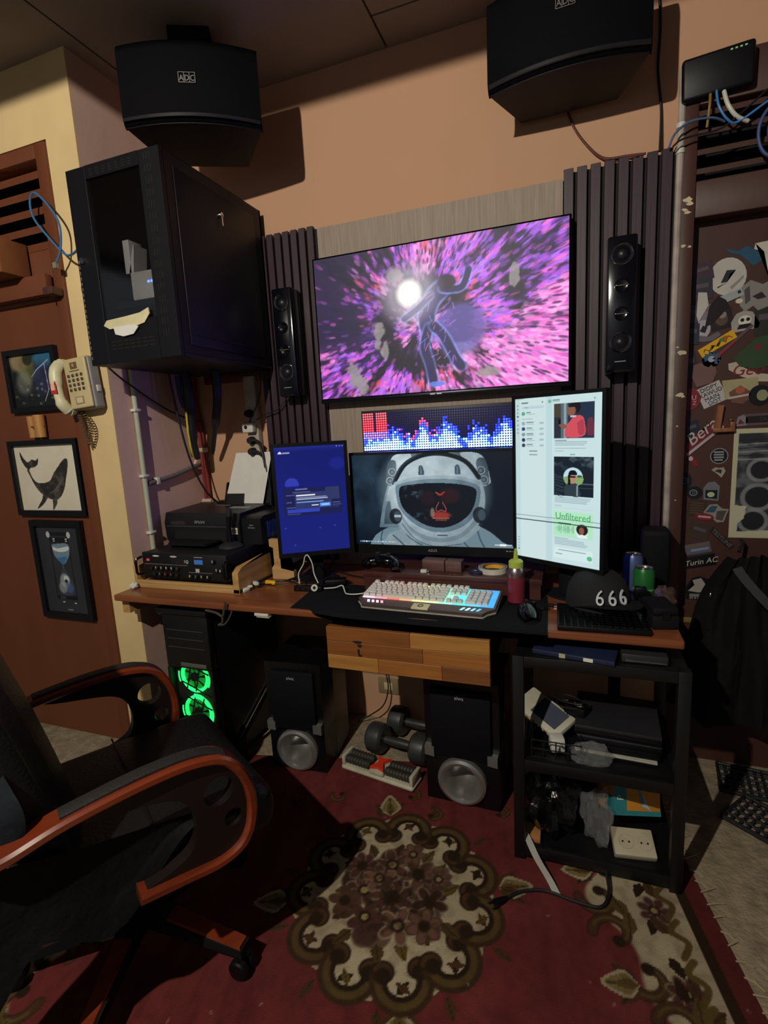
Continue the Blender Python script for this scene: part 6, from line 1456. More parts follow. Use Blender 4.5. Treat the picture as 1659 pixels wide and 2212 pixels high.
sticker('large plain green sticker at the right edge', .945, 1.520, [(-.06, -.01), (-.03, .02), (.0, .045), (.05, .05), (.05, -.035), (.0, -.045), (-.04, -.035)], '#33472f', 0, [(sh(ell(.010, .008), .0, .016), '#6b2a26')])
sticker('red script lettering sticker below the green one', .935, 1.462, [(-.062, .026), (-.04, .03), (-.02, .01), (.01, -.006), (.05, -.014), (.05, -.034), (.01, -.03), (-.03, -.012), (-.06, .008)], '#b8aa98', 0, [], [('Geo', .046, -.014, .004, '#7d2430', .3)])
sticker('white block lettering sticker beside the door edge', .818, 1.392, rectp(.066, .062), '#b4aeb0', .42, [], [('DIDPY', .0165, 0, .021, '#16161f', 0), ('KAWUD', .0165, 0, .006, '#16161f', 0), ('MAIN', .0165, -.002, -.009, '#16161f', 0), ('DOT', .0165, .0, -.023, '#24405c', 0)])
sticker('yellow cream rectangle sticker behind the burger badge', .905, 1.402, [(-.05, .03), (.04, .034), (.046, -.03), (.01, -.024), (-.04, -.026)], '#a39a74')
sticker('burger shaped brown badge sticker', .902, 1.382, [(-.028, .012), (.0, .03), (.026, .012), (.024, -.012), (.008, -.024), (-.02, -.018)], '#6b4a42', 0, [([(-.028, -.002), (.026, .006), (.026, .0), (-.028, -.008)], '#b8aca4'), (sh(ell(.012, .010), 0, .016), '#a85a3c')])
sticker('round black sticker with pale skull like mark at the edge', .960, 1.380, ell(.028, .03), '#15141a', 0, [(sh(ell(.014, .016), .006, .0), '#8a8c6a')])
sticker('round red sticker half in shadow at the door edge', .753, 1.380, ell(.028, .032), '#8a2a36', 0, [(ell(.025, .029), '#7a2430')], [('U', .02, .010, .004, '#c0a8ac', 0), ('Z', .016, .012, -.012, '#c0a8ac', 0)])
sticker('pink torn poster scrap above the block lettering', .795, 1.455, [(-.03, .035), (.02, .05), (.03, .01), (.02, -.02), (-.02, -.03), (-.034, .0)], '#6f5250')
sticker('red and white baseball script sticker', .803, 1.248, [(-.056, -.056), (-.044, -.062), (.056, .03), (.05, .04), (.03, .052), (.0, .02), (-.02, .012), (-.048, -.02)], '#6e2434', 0, [([(-.048, -.052), (-.042, -.058), (.05, .026), (.046, .032)], '#a9a0a4')], [])
text('Bera', .050, 'lettering', M('ink_b9b4ad', WT, .4), bpy.data.objects[[o.name for o in C.objects if o.get('label') == 'red and white baseball script sticker'][0]], (-.010, -.0045, .012), rot=(math.pi / 2, -.72, 0), shear=.3, ext=.0003)
sticker('small red and white corner scrap under the script sticker', .775, 1.162, [(-.02, .014), (-.008, .02), (.012, -.012), (.004, -.02)], '#7d2030', 0, [(sh(ell(.006, .007), -.01, .008), '#b8a8aa')])
sticker('round black speech bubble sticker with white text lines', .851, 1.178, ell(.024, .024) , '#8f8d90', 0, [(ell(.0215, .0215), '#14151c')] + [(sh(rectp(.026 - .004 * (k == 3), .0046), -.001, .012 - k * .008), '#8f9298') for k in range(4)])
sticker('small heart shaped sticker below the speech bubble', .850, 1.122, [(-.018, .006), (-.008, .014), (.004, .012), (.014, .014), (.020, .002), (.010, -.018), (-.004, -.004)], '#9c9484', 0, [([(-.010, .002), (.0, .008), (.010, .006), (.008, -.006), (-.002, .0)], '#2b2c28')])
sticker('black round sticker with outlined arrow at the door edge', .742, 1.090, ell(.024, .030), '#13131c', 0, [([(-.014, .0), (-.002, .012), (.014, .010), (.014, -.006), (-.008, -.014)], '#4c4e58'), ([(-.011, .0), (-.002, .009), (.011, .007), (.011, -.004), (-.007, -.011)], '#13131c')])
sticker('small dark badge sticker with linked rings', .780, 1.048, ell(.022, .020), '#12141d', 0, [(sh(ell(.011, .010), -.003, .0), '#7d828a'), (sh(ell(.0085, .0075), -.003, 0), '#12141d')], [('D', .012, -.002, 0, '#7d828a', 0)])
sticker('arched badge sticker with a small pale green creature', .835, 1.055, [(-.022, -.028), (-.024, .008), (-.012, .026), (.006, .028), (.020, .014), (.018, -.032)], '#6c6f78', 0, [([(-.018, -.022), (-.018, .002), (.014, .002), (.014, -.026)], '#16171f'), (sh(ell(.010, .008), -.003, -.012), '#a8b890')])
sticker('brown newspaper like sticker at the door edge', .790, .992, rectp(.046, .052), '#3c2e28', -.1, [(sh(rectp(.036, .003), 0, .016 - k * .008), '#57463c') for k in range(5)])
sticker('multicoloured shield shaped sticker', .850, .972, [(-.034, .004), (-.018, .028), (.002, .030), (.016, .016), (.034, .014), (.022, -.026), (.004, -.028), (-.012, -.012)], '#8a8580', 0, [([(-.028, .004), (-.014, .024), (.004, .024), (-.004, .004)], '#2f5068'), ([(.002, .008), (.028, .010), (.018, -.022), (.0, -.018)], '#4a4440')])
sticker('red oval label sticker under the shield', .815, .960, ell(.026, .011), '#7d2030', -.1, [(rectp(.034, .006), '#b09a98')])
sticker('black outlined word sticker slanting down the door', .872, .882, rectp(.082, .019), '#2a2226', -.78, [], [('TESTLINE', .0175, 0, 0, '#6f6668', 0)])
sticker('blue and tan printed box sticker low on the door', .800, .842, rectp(.070, .034), '#54586c', .22, [(sh(rectp(.066, .010), 0, .010), '#6b5a4c'), (sh(rectp(.05, .008), .004, -.004), '#7f86a0')])
sticker('black sticker with the white brush lettering, low on the door', .810, .794, rectp(.084, .038), '#101015', .22, [], [('Turin AC', .024, 0, -.002, '#b9b6a4', .3)])
sticker('white mountain sketch sticker next to the hanging jacket', .808, .688, [(-.034, -.036), (-.036, .006), (-.02, .034), (.0, .042), (.026, .034), (.036, .0), (.03, -.04)], '#141319', 0, [([(-.030, -.008), (-.012, .012), (-.018, .028), (.006, .036), (.02, .014), (.028, -.006), (.0, -.012)], '#9a958e'), (sh(rectp(.05, .010), 0, -.022), '#76726e')], [('DI A MORE', .010, 0, -.031, '#b5b0a8', 0)])
sticker('dark label with grey border at the edge of the picture', .962, 1.300, rectp(.080, .034), '#5a4c54', .02, [(rectp(.066, .020), '#241c20')], [('OUT', .016, .018, 0, '#4a3c40', 0)])
sticker('red capped small mascot scrap beside the wooden latch', .912, 1.297, [(-.016, -.016), (-.010, .012), (.004, .018), (.016, .004), (.012, -.014)], '#7c7880', 0, [([(-.010, -.010), (-.004, .006), (.008, -.008)], '#6b2430')])
DKL = ['dark plum sticker at the upper left of the door, under the louvre frame', 'dark grey lined sticker left of the round white sketch', 'slate sticker at the door edge left of the white triangle', 'navy sticker at the door edge left of the white blob', 'dark sticker at the door edge left of the blue spiky one', 'faded navy sticker left of the baseball script', 'brown sticker between red oval label and blue box sticker', 'dark olive sticker at the right edge above the green one']
for lab, (x, z, w_, h_, a, c_) in zip(DKL, ((.775, 1.80, .05, .05, .2, '#3c2c3c'), (.775, 1.745, .052, .06, .05, '#33303c'), (.748, 1.665, .03, .05, 0, '#3c3a48'), (.752, 1.60, .034, .06, 0, '#2a2c40'), (.752, 1.50, .03, .07, .2, '#2b2430'), (.765, 1.275, .04, .05, .3, '#22283c'), (.80, .905, .06, .05, -.3, '#40322c'), (.96, 1.62, .05, .08, 0, '#2c2c22'))):
    sticker(lab, x, z, rectp(w_, h_), c_, a, [(sh(rectp(w_ * .6, h_ * .2), 0, h_ * .15), '#554a54')])
# wooden latch
t = thing('wooden_latch', 'L shaped copper brown wooden latch in the middle of the sticker door', 'latch', (.858, .0495, 1.262))
LW = wood('copper_wood', '#7a4a2c', '#9a6440', axis=2, scale=5, ring=8, rough=.4, coat=.3)
MB().hexa([(-.032, 0, .012), (-.012, 0, .012), (-.012, -.02, .012), (-.032, -.02, .012), (-.022, 0, .092), (-.004, 0, .092), (-.004, -.02, .092), (-.022, -.02, .092)]).build('upright_bar', LW, t)
MB().box(-.034, .032, -.022, 0, 0, .014, .002).build('bottom_bar', LW, t); MB().box(.018, .032, -.020, 0, .012, .034, .002).build('end_peg', LW, t)
MB().lathe([(0, .006), (.004, .005), (.005, 0)], (.020, -.010, .040), (0, -1, 0), 10).build('brass_screw', M('brass', '#d8b25a', .25, metal=1.0), t)
# poster at the right edge
def poster():
    cv = Cv(80, 150, '#b8b49a', 8, 15)
    cv.rect(.5, .6, 8, 14.2, '#23262e')
    n = fbm(cv.X * .8, cv.Y * .8, 51, 4); cv.put(np.clip((n - .45) * 4, 0, 1) * (cv.X > .5) * (cv.Y > .6) * (cv.Y < 14.2), '#6f7478', .7)
    for (x, y, r) in ((3.2, 5.6, 1.6), (3.0, 9.3, 1.9), (2.6, 12.6, 1.7), (6.4, 12.4, 1.8), (6.8, 8.6, 1.7)):
        cv.disc(x, y, r, r, '#85888a', .8); cv.disc(x, y, r * .72, r * .72, '#12141b')
    for k in range(6): cv.line([(.6, 1.6 + k * .5), (6, 1.3 + k * .55)], .18, '#9a9c9c' if k % 2 else '#12141b', .7)
    cv.poly([(0, 10.4), (1.8, 10.5), (1.6, 12.2), (.9, 13.0), (.8, 15), (0, 15)], '#b8b49a'); cv.poly([(0, 14.2), (8, 13.6), (8, 15), (0, 15)], '#b8b49a')
    return cv
t = thing('photo_poster', 'cream bordered poster of dark machinery at the right edge of the door', 'poster', (1.00, .0495, 0.885))
MB().box(-.108, .108, -.003, 0, 0, .385, .001).build('sheet', M('poster_border', '#b8b08e', .7), t)
paint('print', poster(), (-.106, -.0036, .383), (.212, 0, 0), (0, 0, -.381), attr_mat('artwork_print', 0, .55), t)
# hanging jacket
JK = M('black_jacket_cloth', '#0b0b0e', .85, var=.3, bump=.5, bscale=26)
t = thing('hanging_jacket', 'black jacket with grey strap hanging against the sticker door', 'jacket', (0.93, -0.02, 0.25))
rows = []
for i in range(19):
    s_ = i / 18; z_ = .615 - .60 * s_; hw = .075 + .135 * min(1, s_ * 1.6) + .02 * math.sin(s_ * 7)
    rr = []
    for k in range(31):
        q = -1 + 2 * k / 30
        fold = .018 * math.sin(q * 9 + s_ * 3) * (.3 + s_) + .012 * math.sin(q * 17 - s_ * 5)
        rr.append((q * hw - .01 * s_ + .015 * (1 - s_), -.035 - (.065 + .05 * s_ * (1 - s_ * .6)) * math.sqrt(max(0, 1 - q * q)) + fold, z_ + .02 * math.sin(q * 5) * s_ - .025 * abs(q) * (1 - s_)))
    rows.append(rr)
MB().sheet(rows).solid(-.006).build('cloth', JK, t, ang=60)
st = []
for i in range(12):
    s_ = i / 11; st.append((-.055 + .14 * s_ ** 1.2, -.118 - .045 * math.sin(s_ * 2.2), .575 - .17 * s_))
MB().sheet([[(p[0] - .013, p[1] - .004, p[2] - .005), (p[0] + .013, p[1] - .004, p[2] + .006)] for p in st]).solid(.002).build('strap', M('grey_webbing', '#4c4c52', .8), t)
MB().tube([(-.02, .0, .60), (0, .03, .625), (0.0, .06, .63)], .006, 8).build('hanging_loop', JK, t)
MB().sphere((-.115, -.075, .46), (.005, .004, .012), 10, 6).build('zip_pull', SILVER, t)
# brass strip at the foot of the door edge
tag(MB().box(-.05, .05, -.004, 0, 0, .02, .001).build('ochre_tape', M('ochre_tape', '#7d6a30', .5), loc=(.785, .0496, .555)), 'strip of ochre tape on the door below the mountain sticker', 'tape')
# woven mats on the floor by the door
NET = M('black_woven_rubber', '#131214', .6, var=.2)
def mat_(label, loc, rz, w_, d_):
    t = thing('woven_mat', label, 'mat', loc, rz, group='woven black mats by the sticker door')
    n = int(w_ / .022); m_ = int(d_ / .03)
    s0 = None
    for k in range(n + 1):
        MB().tube([(-w_ / 2 + k * w_ / n + .004 * math.sin(j * 3.14), -d_ / 2 + d_ * j / (2 * m_), .008 + .005 * math.sin(j * math.pi / 1 + (k % 2) * math.pi + .8)) for j in range(2 * m_ + 1)], .0055, 5).build('warp_strand', NET, t)
    for k in range(m_ + 1):
        MB().tube([(-w_ / 2 + w_ * j / (2 * n), -d_ / 2 + k * d_ / m_, .008 - .005 * math.sin(j * math.pi + (k % 2) * math.pi + .8)) for j in range(2 * n + 1)], .0055, 5).build('weft_strand', NET, t)
    MB().tube([(-w_ / 2, -d_ / 2, .008), (w_ / 2, -d_ / 2, .008), (w_ / 2, d_ / 2, .008), (-w_ / 2, d_ / 2, .008), (-w_ / 2, -d_ / 2, .008)], .008, 8).build('rim', NET, t)
mat_('nearer woven black mat on the concrete at the right edge', (0.985, -0.285, 0.0), math.radians(-38), .24, .16)
mat_('farther woven black mat against the sticker door', (1.03, -0.075, 0.0), math.radians(-8), .30, .16)
# ================================================================== rug
RO = np.array([-.11, -.88]); E1 = np.array([.98, .2]); E2 = np.array([-.2, .98])
RX0, RX1, RY0, RY1 = -1.25, .864, -1.15, .615
def rug_canvas():
    wd, hh = RX1 - RX0, RY1 - RY0
    cv = Cv(int(wd / .004), int(hh / .004), '#6a2c2b', wd, hh)
    X = cv.X + RX0; Y = RY1 - cv.Y
    P = lambda x, y: (x - RX0, RY1 - y)
    rnd = random.Random(3)
    cv.put(np.clip((fbm(X * 30, Y * 6, 3, 4) - .45) * 3, 0, 1), '#522020', .6); cv.put(np.clip((fbm(X * 9, Y * 9, 13, 3) - .5) * 3, 0, 1), '#7d3a38', .5)
    BE, BR, DK, OL, MV = '#b0a284', '#4b3320', '#2a1e14', '#5c4c26', '#5a3a38'
    def scroll(cx, cy, r, a, flip=1, wd_=.03, turns=1.15):
        """C scroll that ends in a curl"""
        pts = []
        for k in range(22):
            q = k / 21; rr = r * (1 - .62 * q); th = a + flip * q * turns * 2 * math.pi * .62
            pts.append(P(cx + rr * math.cos(th), cy + rr * math.sin(th)))
        cv.line(pts, wd_ * 1.25, DK, .85, .5, taper=.75); cv.line(pts, wd_, BR, 1, .5, taper=.7); cv.line(pts[2:-2], wd_ * .35, OL, .9, .6, taper=.5)
        cv.disc(*pts[-1], wd_ * .62, wd_ * .62, DK, 1, soft=.3)
    def leaf(x, y, L_, w_, a, col, edge=None):
        c_, s_ = math.cos(a), math.sin(a)
        f = lambda u, v: P(x + u * c_ - v * s_, y + u * s_ + v * c_)
        pts = [f(0, 0), f(L_ * .3, w_), f(L_ * .7, w_ * .7), f(L_, 0), f(L_ * .7, -w_ * .7), f(L_ * .3, -w_)]
        if edge: cv.blob([f(-.004, 0), f(L_ * .3, w_ * 1.35), f(L_ * .72, w_), f(L_ * 1.12, 0), f(L_ * .72, -w_), f(L_ * .3, -w_ * 1.35)], edge)
        cv.blob(pts, col); cv.line([f(0, 0), f(L_ * .9, 0)], w_ * .22, DK, .7)
    def flower(x, y, r, col, mid, n=7, rim='#8a7660'):
        a0 = rnd.random() * 6
        for k in range(n):
            a = a0 + 2 * math.pi * k / n
            cv.disc(*P(x + r * .62 * math.cos(a), y + r * .62 * math.sin(a)), r * .42, r * .30, rim, 1, rot=-a, soft=.2)
            cv.disc(*P(x + r * .60 * math.cos(a), y + r * .60 * math.sin(a)), r * .34, r * .22, col, 1, rot=-a, soft=.3)
        cv.disc(*P(x, y), r * .30, r * .30, DK, .9, soft=.4); cv.disc(*P(x, y), r * .17, r * .17, mid, 1, soft=.3)
    def finial(x, y, a, s_=1.0):
        for d in (-.75, .75): leaf(x, y, .075 * s_, .020 * s_, a + d, BR)
        leaf(x, y, .085 * s_, .026 * s_, a, '#7d6c44', '#a8997a'); leaf(x, y, .06 * s_, .013 * s_, a, OL)
    def curl(x, y, r, a, f, wd_):
        pts = []
        for k in range(18):
            q = k / 17; rr = r * (1 - .75 * q); th = a + f * q * 4.6
            pts.append(P(x + rr * math.cos(th), y + rr * math.sin(th)))
        cv.line(pts, wd_ * 1.3, DK, .9, .5, taper=.8); cv.line(pts, wd_ * .75, BR, 1, .5, taper=.7)
        cv.disc(*pts[-1], wd_ * .8, wd_ * .8, DK, 1, soft=.4)
    def lobe(cx, cy, R, a, d):
        '''one outward bulging C scroll with a curl at each end'''
        mx, my = cx + R * .86 * math.cos(a), cy + R * .86 * math.sin(a); rl = R * d
        arc = [P(mx + rl * math.cos(a + t_), my + rl * math.sin(a + t_)) for t_ in [-2.0 + 4.0 * k / 20 for k in range(21)]]
        cv.line(arc, R * .15, '#3c2a1a', 1, .35); cv.line(arc[2:-2], R * .06, '#574526', .8, .6); cv.line([(q[0], q[1]) for q in arc], R * .02, DK, .0)
        inn = [P(mx + rl * .72 * math.cos(a + t_), my + rl * .72 * math.sin(a + t_)) for t_ in [-1.9 + 3.8 * k / 20 for k in range(21)]]
        cv.line(inn, R * .045, DK, .9, .5); cv.line([P(mx + rl * .5 * math.cos(a + t_), my + rl * .5 * math.sin(a + t_)) for t_ in [-1.3 + 2.6 * k / 12 for k in range(13)]], R * .05, BE, .9, .4)
        for f in (-1, 1):
            t_ = f * 2.0
            curl(mx + rl * .80 * math.cos(a + t_), my + rl * .80 * math.sin(a + t_), R * .085, a + t_ + f * .2, f, R * .075)
        for t_ in (-.5, .45): leaf(mx + rl * .62 * math.cos(a + t_), my + rl * .62 * math.sin(a + t_), R * .16, R * .035, a + math.pi + t_ * 1.8, rnd.choice([BR, OL, DK]))
    def medallion(cx, cy, R):
        pts = []
        for k in range(80):
            a = 2 * math.pi * k / 80; r = R * (1.0 + .05 * math.cos(11 * a)); pts.append(P(cx + r * math.cos(a), cy + r * math.sin(a)))
        cv.poly(pts, BE)
        m = np.clip((fbm(X * 22, Y * 22, 43, 3) - .5) * 2, 0, 1) * (np.hypot(X - cx, Y - cy) < R); cv.put(m, '#857858', .35)
        for k in range(4): finial(cx + R * 1.12 * math.cos(k * math.pi / 2 + .16), cy + R * 1.12 * math.sin(k * math.pi / 2 + .16), k * math.pi / 2 + .16, R / .27)
        for k in range(11):
            a = 2 * math.pi * k / 11 + .35
            lobe(cx, cy, R, a, .215)
            leaf(cx + R * 1.10 * math.cos(a + .35), cy + R * 1.10 * math.sin(a + .35), R * .2, R * .045, a + .35 + rnd.uniform(-.4, .4), BR)
        # bouquet: mottled brown ground, leaves, blossoms
        for k in range(34):
            a = rnd.random() * 6.28; r = R * .5 * math.sqrt(rnd.random()); cv.disc(*P(cx + r * math.cos(a) * 1.08, cy + r * math.sin(a)), R * rnd.uniform(.07, .15), R * rnd.uniform(.06, .12), rnd.choice(['#3c2620', '#4a302a', '#33261a', '#5a4236', '#2b1d16']), .9, rot=rnd.random() * 3, soft=.25)
        for k in range(14):
            a = 2 * math.pi * k / 14 + rnd.uniform(-.15, .15); r = R * rnd.uniform(.46, .58); leaf(cx + r * math.cos(a), cy + r * math.sin(a), R * rnd.uniform(.16, .26), R * .06, a + rnd.uniform(-.5, .5), rnd.choice([OL, '#4c3c22', BR]))
        cols = ['#4e3129', '#5c3f33', '#3f2a22', '#6b4c3c', '#54382c']
        for (fx, fy, fr) in ((-.02, -.05, .22), (-.32, .02, .19), (.24, .26, .2), (.08, -.34, .19), (-.26, -.28, .17), (.38, -.06, .18), (-.06, .36, .2), (-.4, .32, .17), (.46, .22, .14), (.34, -.32, .17), (-.5, -.12, .16), (.16, .52, .14), (-.18, .18, .17)):
            flower(cx + fx * R, cy + fy * R, R * fr * 1.05, rnd.choice(cols), rnd.choice(['#a08c5c', '#8a7450', DK, DK]), rnd.choice((5, 6, 8)), rnd.choice(['#7d6a58', '#6b5548', '#94836a', '#4c362c']))
        m = np.clip((fbm(X * 60, Y * 60, 47, 3) - .48) * 4, 0, 1) * np.clip(1.15 - np.hypot(X - cx, Y - cy) / (R * .62), 0, 1) * 1.6; cv.put(m, '#2b1d16', .65)
    medallion(0.0, 0.015, .275)
    medallion(-.02, -.98, .27)
    # long borders
    for side in (1, -1):
        e = RX1 if side > 0 else RX0
        edge = e - side * .075; bw = .245 if side > 0 else .43
        band = np.clip((side * (X - (e - side * (bw + .055 * np.sin(Y * 9 + 1.2) + .03 * np.sin(Y * 23))))) * 90, 0, 1) * (side * (edge - X) > 0)
        cv.put(band, BE, 1.0)
        cv.put(((side * (X - edge) > -.0) & (side * (X - edge) < .026)).astype(float), DK, .95)
        cv.put((side * (X - edge) >= .026).astype(float), '#5a2422', .9)
        y = RY1 - .03; k = 0
        while y > RY0:
            xb = e - side * (bw + .055 * math.sin(y * 9 + 1.2))
            scroll(xb + side * .01, y, .055, math.pi if side > 0 else 0, (1 if k % 2 else -1) * side, .022)
            if k % 3 == 1: finial(xb - side * .02, y - .02, math.pi if side > 0 else 0, .9)
            leaf(xb + side * .05, y, .07, .018, (-1.2 if k % 2 else 1.4) , OL)
            if k % 2: flower(e - side * bw * .62, y - .03, .042, rnd.choice(['#4e302c', '#5a3a36']), '#a08c5c', 7)
            leaf(e - side * .135, y + .01, .06, .016, rnd.uniform(-2.5, 2.5), BR); leaf(e - side * .16, y - .05, .055, .014, rnd.uniform(-2.5, 2.5), DK)
            cv.curve([P(edge - side * .03, y + .05), P(edge - side * .055, y + .02), P(edge - side * .025, y - .01), P(edge - side * .05, y - .05)], .016, OL, .9)
            y -= .105; k += 1
    # loose curls strewn over the red field near the desk
    for (x, y) in ((-.62, .40), (-.40, .36), (-.25, .40), (.02, .42), (.10, .33), (.33, .36), (.40, .22), (-.55, .22), (-.5, -.55), (.42, -.55)):
        scroll(x, y, .032, rnd.random() * 6, rnd.choice((1, -1)), .014)
    cv.put(np.clip((fbm(X * 45, Y * 45, 77, 4) - .42) * 3, 0, 1), '#241612', .16); cv.put(np.clip((fbm(X * 5, Y * 5, 78, 3) - .5) * 3, 0, 1), '#3a201c', .18)
    # lint
    for k in range(60): cv.disc(rnd.uniform(0, wd), rnd.uniform(0, hh), .004, .002, '#a08078', .6, rot=rnd.random() * 3, soft=.5)
    return cv
def w2(e1, e2): p = RO + E1 * e1 + E2 * e2; return (p[0], p[1])
t = thing('rug', 'red rug with beige floral medallion and scrolled borders', 'rug', (RO[0], RO[1], 0.0), math.atan2(.2, .98))
cvr = rug_canvas()
paint('pile', cvr, (RX0, RY1, .0055), (RX1 - RX0, 0, 0), (0, RY0 - RY1, 0), attr_mat('rug_pile', 0, .95, .1, bump=.5, bscale=500), t,
      zfun=lambda x, y: .0012 * np.sin(x * 9 + 1) * np.sin(y * 7))
MB().box(RX0, RX1, RY0, RY1, .0005, .004).build('rug_backing', M('rug_backing', '#4a2420', .9), t)
FRI = M('fringe_thread', '#a8997a', .9)
for k in range(46):
    y = RY1 - .02 - k * .038; x = RX1; a = random.uniform(-.6, .6); L_ = random.uniform(.02, .05)
    MB().tube([(x - .004, y, .006), (x + L_ * .5, y + a * .02, .009), (x + L_, y + a * .05, .0045)], .0018, 4).build('fringe_thread', FRI, t)

# ================================================================== office chair
CW = wood('orange_lacquered_wood', '#5e2310', '#82361a', axis=1, scale=3, ring=6, rough=.28, coat=.6, bump=.03)
LEA = M('black_leather', '#0c0c0e', .45, var=.25, bump=.25, bscale=120)
PADL = M('armrest_pad', '#22211f', .6, var=.15, bump=.2, bscale=200)
t = thing('office_chair', 'black leather office chair with glossy orange brown wooden arms', 'chair', (-0.705, -1.195, 0.0068), math.radians(-32))
mb = MB(); mb.box(-.262, .262, -.22, .30, .345, .465, .045, 4); mb.build('seat', LEA, t)
MB().tube([(-.255, .02, .466), (0, .025, .469), (.255, .02, .466)], .003, 6).build('seat_seam', LEA, t)
MB().box(-.20, .20, -.18, .20, .315, .348, .006).build('seat_pan', MATTE, t)
# backrest cushion: sweeps up and back
rows = []
for i in range(15):
    s_ = i / 14; z_ = .40 + .78 * s_; yc = -.165 - .17 * s_ ** 1.2; hw = .250 - .03 * s_ ** 3; th_ = .07 * (1 - .35 * s_) * (math.sin(math.pi * min(.96, .18 + .78 * s_)) ** .3)
    ring = []
    for k in range(28):
        a = 2 * math.pi * k / 28; ca, sa = math.cos(a), math.sin(a)
        ring.append((hw * math.copysign(abs(ca) ** .45, ca), yc + th_ * math.copysign(abs(sa) ** .7, sa) + .012 * math.cos(ca * 6) * (sa > 0), z_))
    rows.append(ring + [ring[0]])
mb = MB(); mb.sheet(rows)
for row_ in (rows[0], rows[-1]):
    mb.bm.faces.new([mb.bm.verts.new(p) for p in row_[:-1]])
bmesh.ops.remove_doubles(mb.bm, verts=mb.bm.verts[:], dist=.0005)
mb.build('backrest', LEA, t, ang=50)
def ribbon(path, x0, x1, th_):
    """strip swept along a path in the YZ plane"""
    P = smoothpath([(0, p[0], p[1]) for p in path], 6); mb = MB(); prev = None; n = len(P)
    rings = []
    for i, p in enumerate(P):
        d = (P[min(i + 1, n - 1)] - P[max(i - 1, 0)]).normalized(); nn = Vector((0, -d.z, d.y)) * th_ / 2
        b_ = .006
        prof = [(x0 + b_, -1), (x1 - b_, -1), (x1, -.5), (x1, .5), (x1 - b_, 1), (x0 + b_, 1), (x0, .5), (x0, -.5)]
        rings.append([mb.bm.verts.new(Vector((q[0], p.y, p.z)) + nn * q[1]) for q in prof])
    for a, b2 in zip(rings, rings[1:]):
        for k in range(8): mb.bm.faces.new((a[k], a[(k + 1) % 8], b2[(k + 1) % 8], b2[k]))
    mb.bm.faces.new(rings[0][::-1]); mb.bm.faces.new(rings[-1])
    return mb
path = [(-.315, .655), (-.285, .622), (-.235, .620), (-.14, .640), (0, .652), (.10, .648), (.165, .622), (.203, .56), (.212, .48), (.190, .415), (.135, .390), (.05, .396), (-.04, .405)]
for sx in (-1, 1):
    xa, xb = (.262, .322) if sx > 0 else (-.322, -.262)
    ar = ribbon(path, xa, xb, .022).build('arm', CW, t)
    ribbon([(-.15, .6525), (-.02, .6655), (.08, .6645), (.13, .6525), (.165, .634)], xa + .013, xb - .013, .008).build('arm_pad', PADL, ar)
    rim = [(.20, .56), (.205, .48), (.185, .42), (.13, .398), (.04, .404), (-.03, .412), (.03, .425), (.075, .45), (.088, .50), (.075, .555), (.03, .59), (-.10, .618), (-.12, .632), (0, .645), (.10, .64), (.16, .615)]
    rim = [(p.x, p.y) for p in smoothpath([(a, b2, 0) for a, b2 in rim + [rim[0]]], 4)][:-1]
    h1 = [(.142 + .034 * math.cos(a), .556 + .034 * math.sin(a)) for a in [-2 * math.pi * k / 24 for k in range(24)]]
    h2 = [(.168 + .021 * math.cos(a), .478 + .021 * math.sin(a)) for a in [-2 * math.pi * k / 20 for k in range(20)]]
    mm = Matrix.Translation((sx * .292, 0, 0)) @ Matrix(((0, 0, 1, 0), (1, 0, 0, 0), (0, 1, 0, 0), (0, 0, 0, 1)))
    plate([rim, h1, h2], .03, 'arm_web', M('dark_brown_web', '#170d0a', .45), ar, mm)
    for y in (.12, .03): MB().lathe([(0, .006), (.007, .005), (.009, 0)], (sx * .292, y, .383), (0, 0, -1), 12).build('arm_bolt', SILVER, ar)
MB().bar((-.27, .03, .385), (.27, .03, .385), .06, .012).build('arm_crossbar', MATTE, t)
MB().cyl((0, 0, .10), (0, 0, .32), .028, n=18).build('gas_column', BLACK, t); MB().cyl((0, 0, .09), (0, 0, .18), .042, n=18).build('column_sleeve', MATTE, t)
MB().bar((-.02, .03, .315), (.20, .06, .300), .012, .010).build('tilt_lever', BLACK, t)
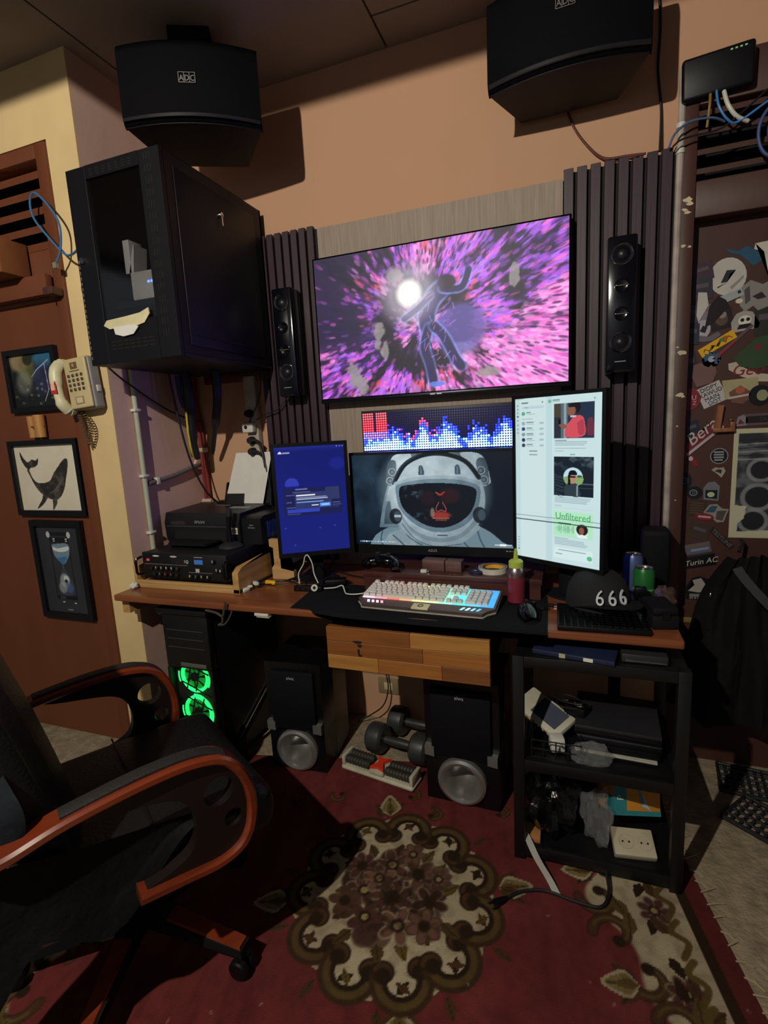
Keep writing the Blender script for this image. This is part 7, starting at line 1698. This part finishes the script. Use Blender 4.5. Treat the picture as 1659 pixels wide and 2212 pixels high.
for k in range(5):
    a = math.radians(32 + 2 + 72 * k); d = Vector((math.cos(a), math.sin(a), 0)); n_ = Vector((-d.y, d.x, 0))
    lg = MB(); p0 = d * .03; p1 = d * .315
    lg.hexa([p0 - n_ * .03 + Vector((0, 0, .085)), p0 + n_ * .03 + Vector((0, 0, .085)), p1 + n_ * .02 + Vector((0, 0, .066)), p1 - n_ * .02 + Vector((0, 0, .066)), p0 - n_ * .03 + Vector((0, 0, .125)), p0 + n_ * .03 + Vector((0, 0, .125)), p1 + n_ * .02 + Vector((0, 0, .086)), p1 - n_ * .02 + Vector((0, 0, .086))])
    lg = lg.build('base_leg', MATTE, t)
    ct = MB(); ct.hexa([d * .10 - n_ * .022 + Vector((0, 0, .116)), d * .10 + n_ * .022 + Vector((0, 0, .116)), d * .31 + n_ * .017 + Vector((0, 0, .0865)), d * .31 - n_ * .017 + Vector((0, 0, .0865)),
             d * .10 - n_ * .020 + Vector((0, 0, .124)), d * .10 + n_ * .020 + Vector((0, 0, .124)), d * .31 + n_ * .015 + Vector((0, 0, .0945)), d * .31 - n_ * .015 + Vector((0, 0, .0945))])
    ct.build('wood_cap', CW, lg)
    for s_ in (-1, 1): MB().lathe([(0, -.010), (.022, -.010), (.026, -.006), (.026, .006), (.022, .010), (0, .010)], d * .30 + n_ * s_ * .015 + Vector((0, 0, .026)), n_, 18).build('caster_wheel', BLACK, lg)
    MB().cyl(d * .30 + Vector((0, 0, .03)), d * .30 + Vector((0, 0, .07)), .009, n=10).build('caster_stem', BLACK, lg)
# garment draped over the chair's right side
GJ = M('dark_blue_grey_cloth', '#1b2129', .85, var=.3, bump=.4, bscale=40)
rows = []
for i in range(17):
    s_ = i / 16; rr = []
    for k in range(15):
        q = k / 14
        # from behind the backrest over its right edge, down on to the arm
        x = .08 + .200 * math.sin(min(1, s_ * 1.25) * math.pi / 2) + .012 * math.sin(q * 11 + s_ * 4)
        y = -.375 + .150 * q + .02 * s_ + .010 * math.sin(q * 15 + s_ * 7)
        z_ = .80 + .02 * math.sin(q * 6) - .19 * max(0, s_ - .25) ** 1.15 - (.03 * q * s_)
        rr.append((x, y, z_))
    rows.append(rr)
ga = thing('draped_garment', 'dark blue grey garment draped over the right side of the chair back', 'garment', (-0.705, -1.195, 0.0068), math.radians(-32))
MB().sheet(rows).solid(-.008).build('cloth', GJ, ga, ang=60)

# long coat hanging from the chair back down its right side
rows = []
for i in range(23):
    s_ = i / 22; rr = []
    for k in range(21):
        q = k / 20
        y = -.36 + .48 * q - .03 * s_ * (1 - q) + .012 * math.sin(s_ * 6 + q * 9)
        z_ = .60 - (.31 + .05 * math.sin(q * 11 + 1) - .16 * q) * s_ - .10 * q * (1 - s_)
        x = .2705 + .003 * math.sin(q * 17 + s_ * 2) * s_ + (.014 * (1 + math.sin(q * 15)) + .02) * max(0, s_ - .62) - .10 * max(0, .12 - q) / .12
        rr.append((x, y, z_))
    rows.append(rr)
gc = thing('long_coat', 'long black coat hanging down the right side of the chair under its arm', 'coat', (-0.705, -1.195, 0.0068), math.radians(-32))
MB().sheet(rows).solid(-.007).build('cloth', M('black_coat_cloth', '#0b0b0d', .8, var=.3, bump=.4, bscale=40), gc, ang=60)
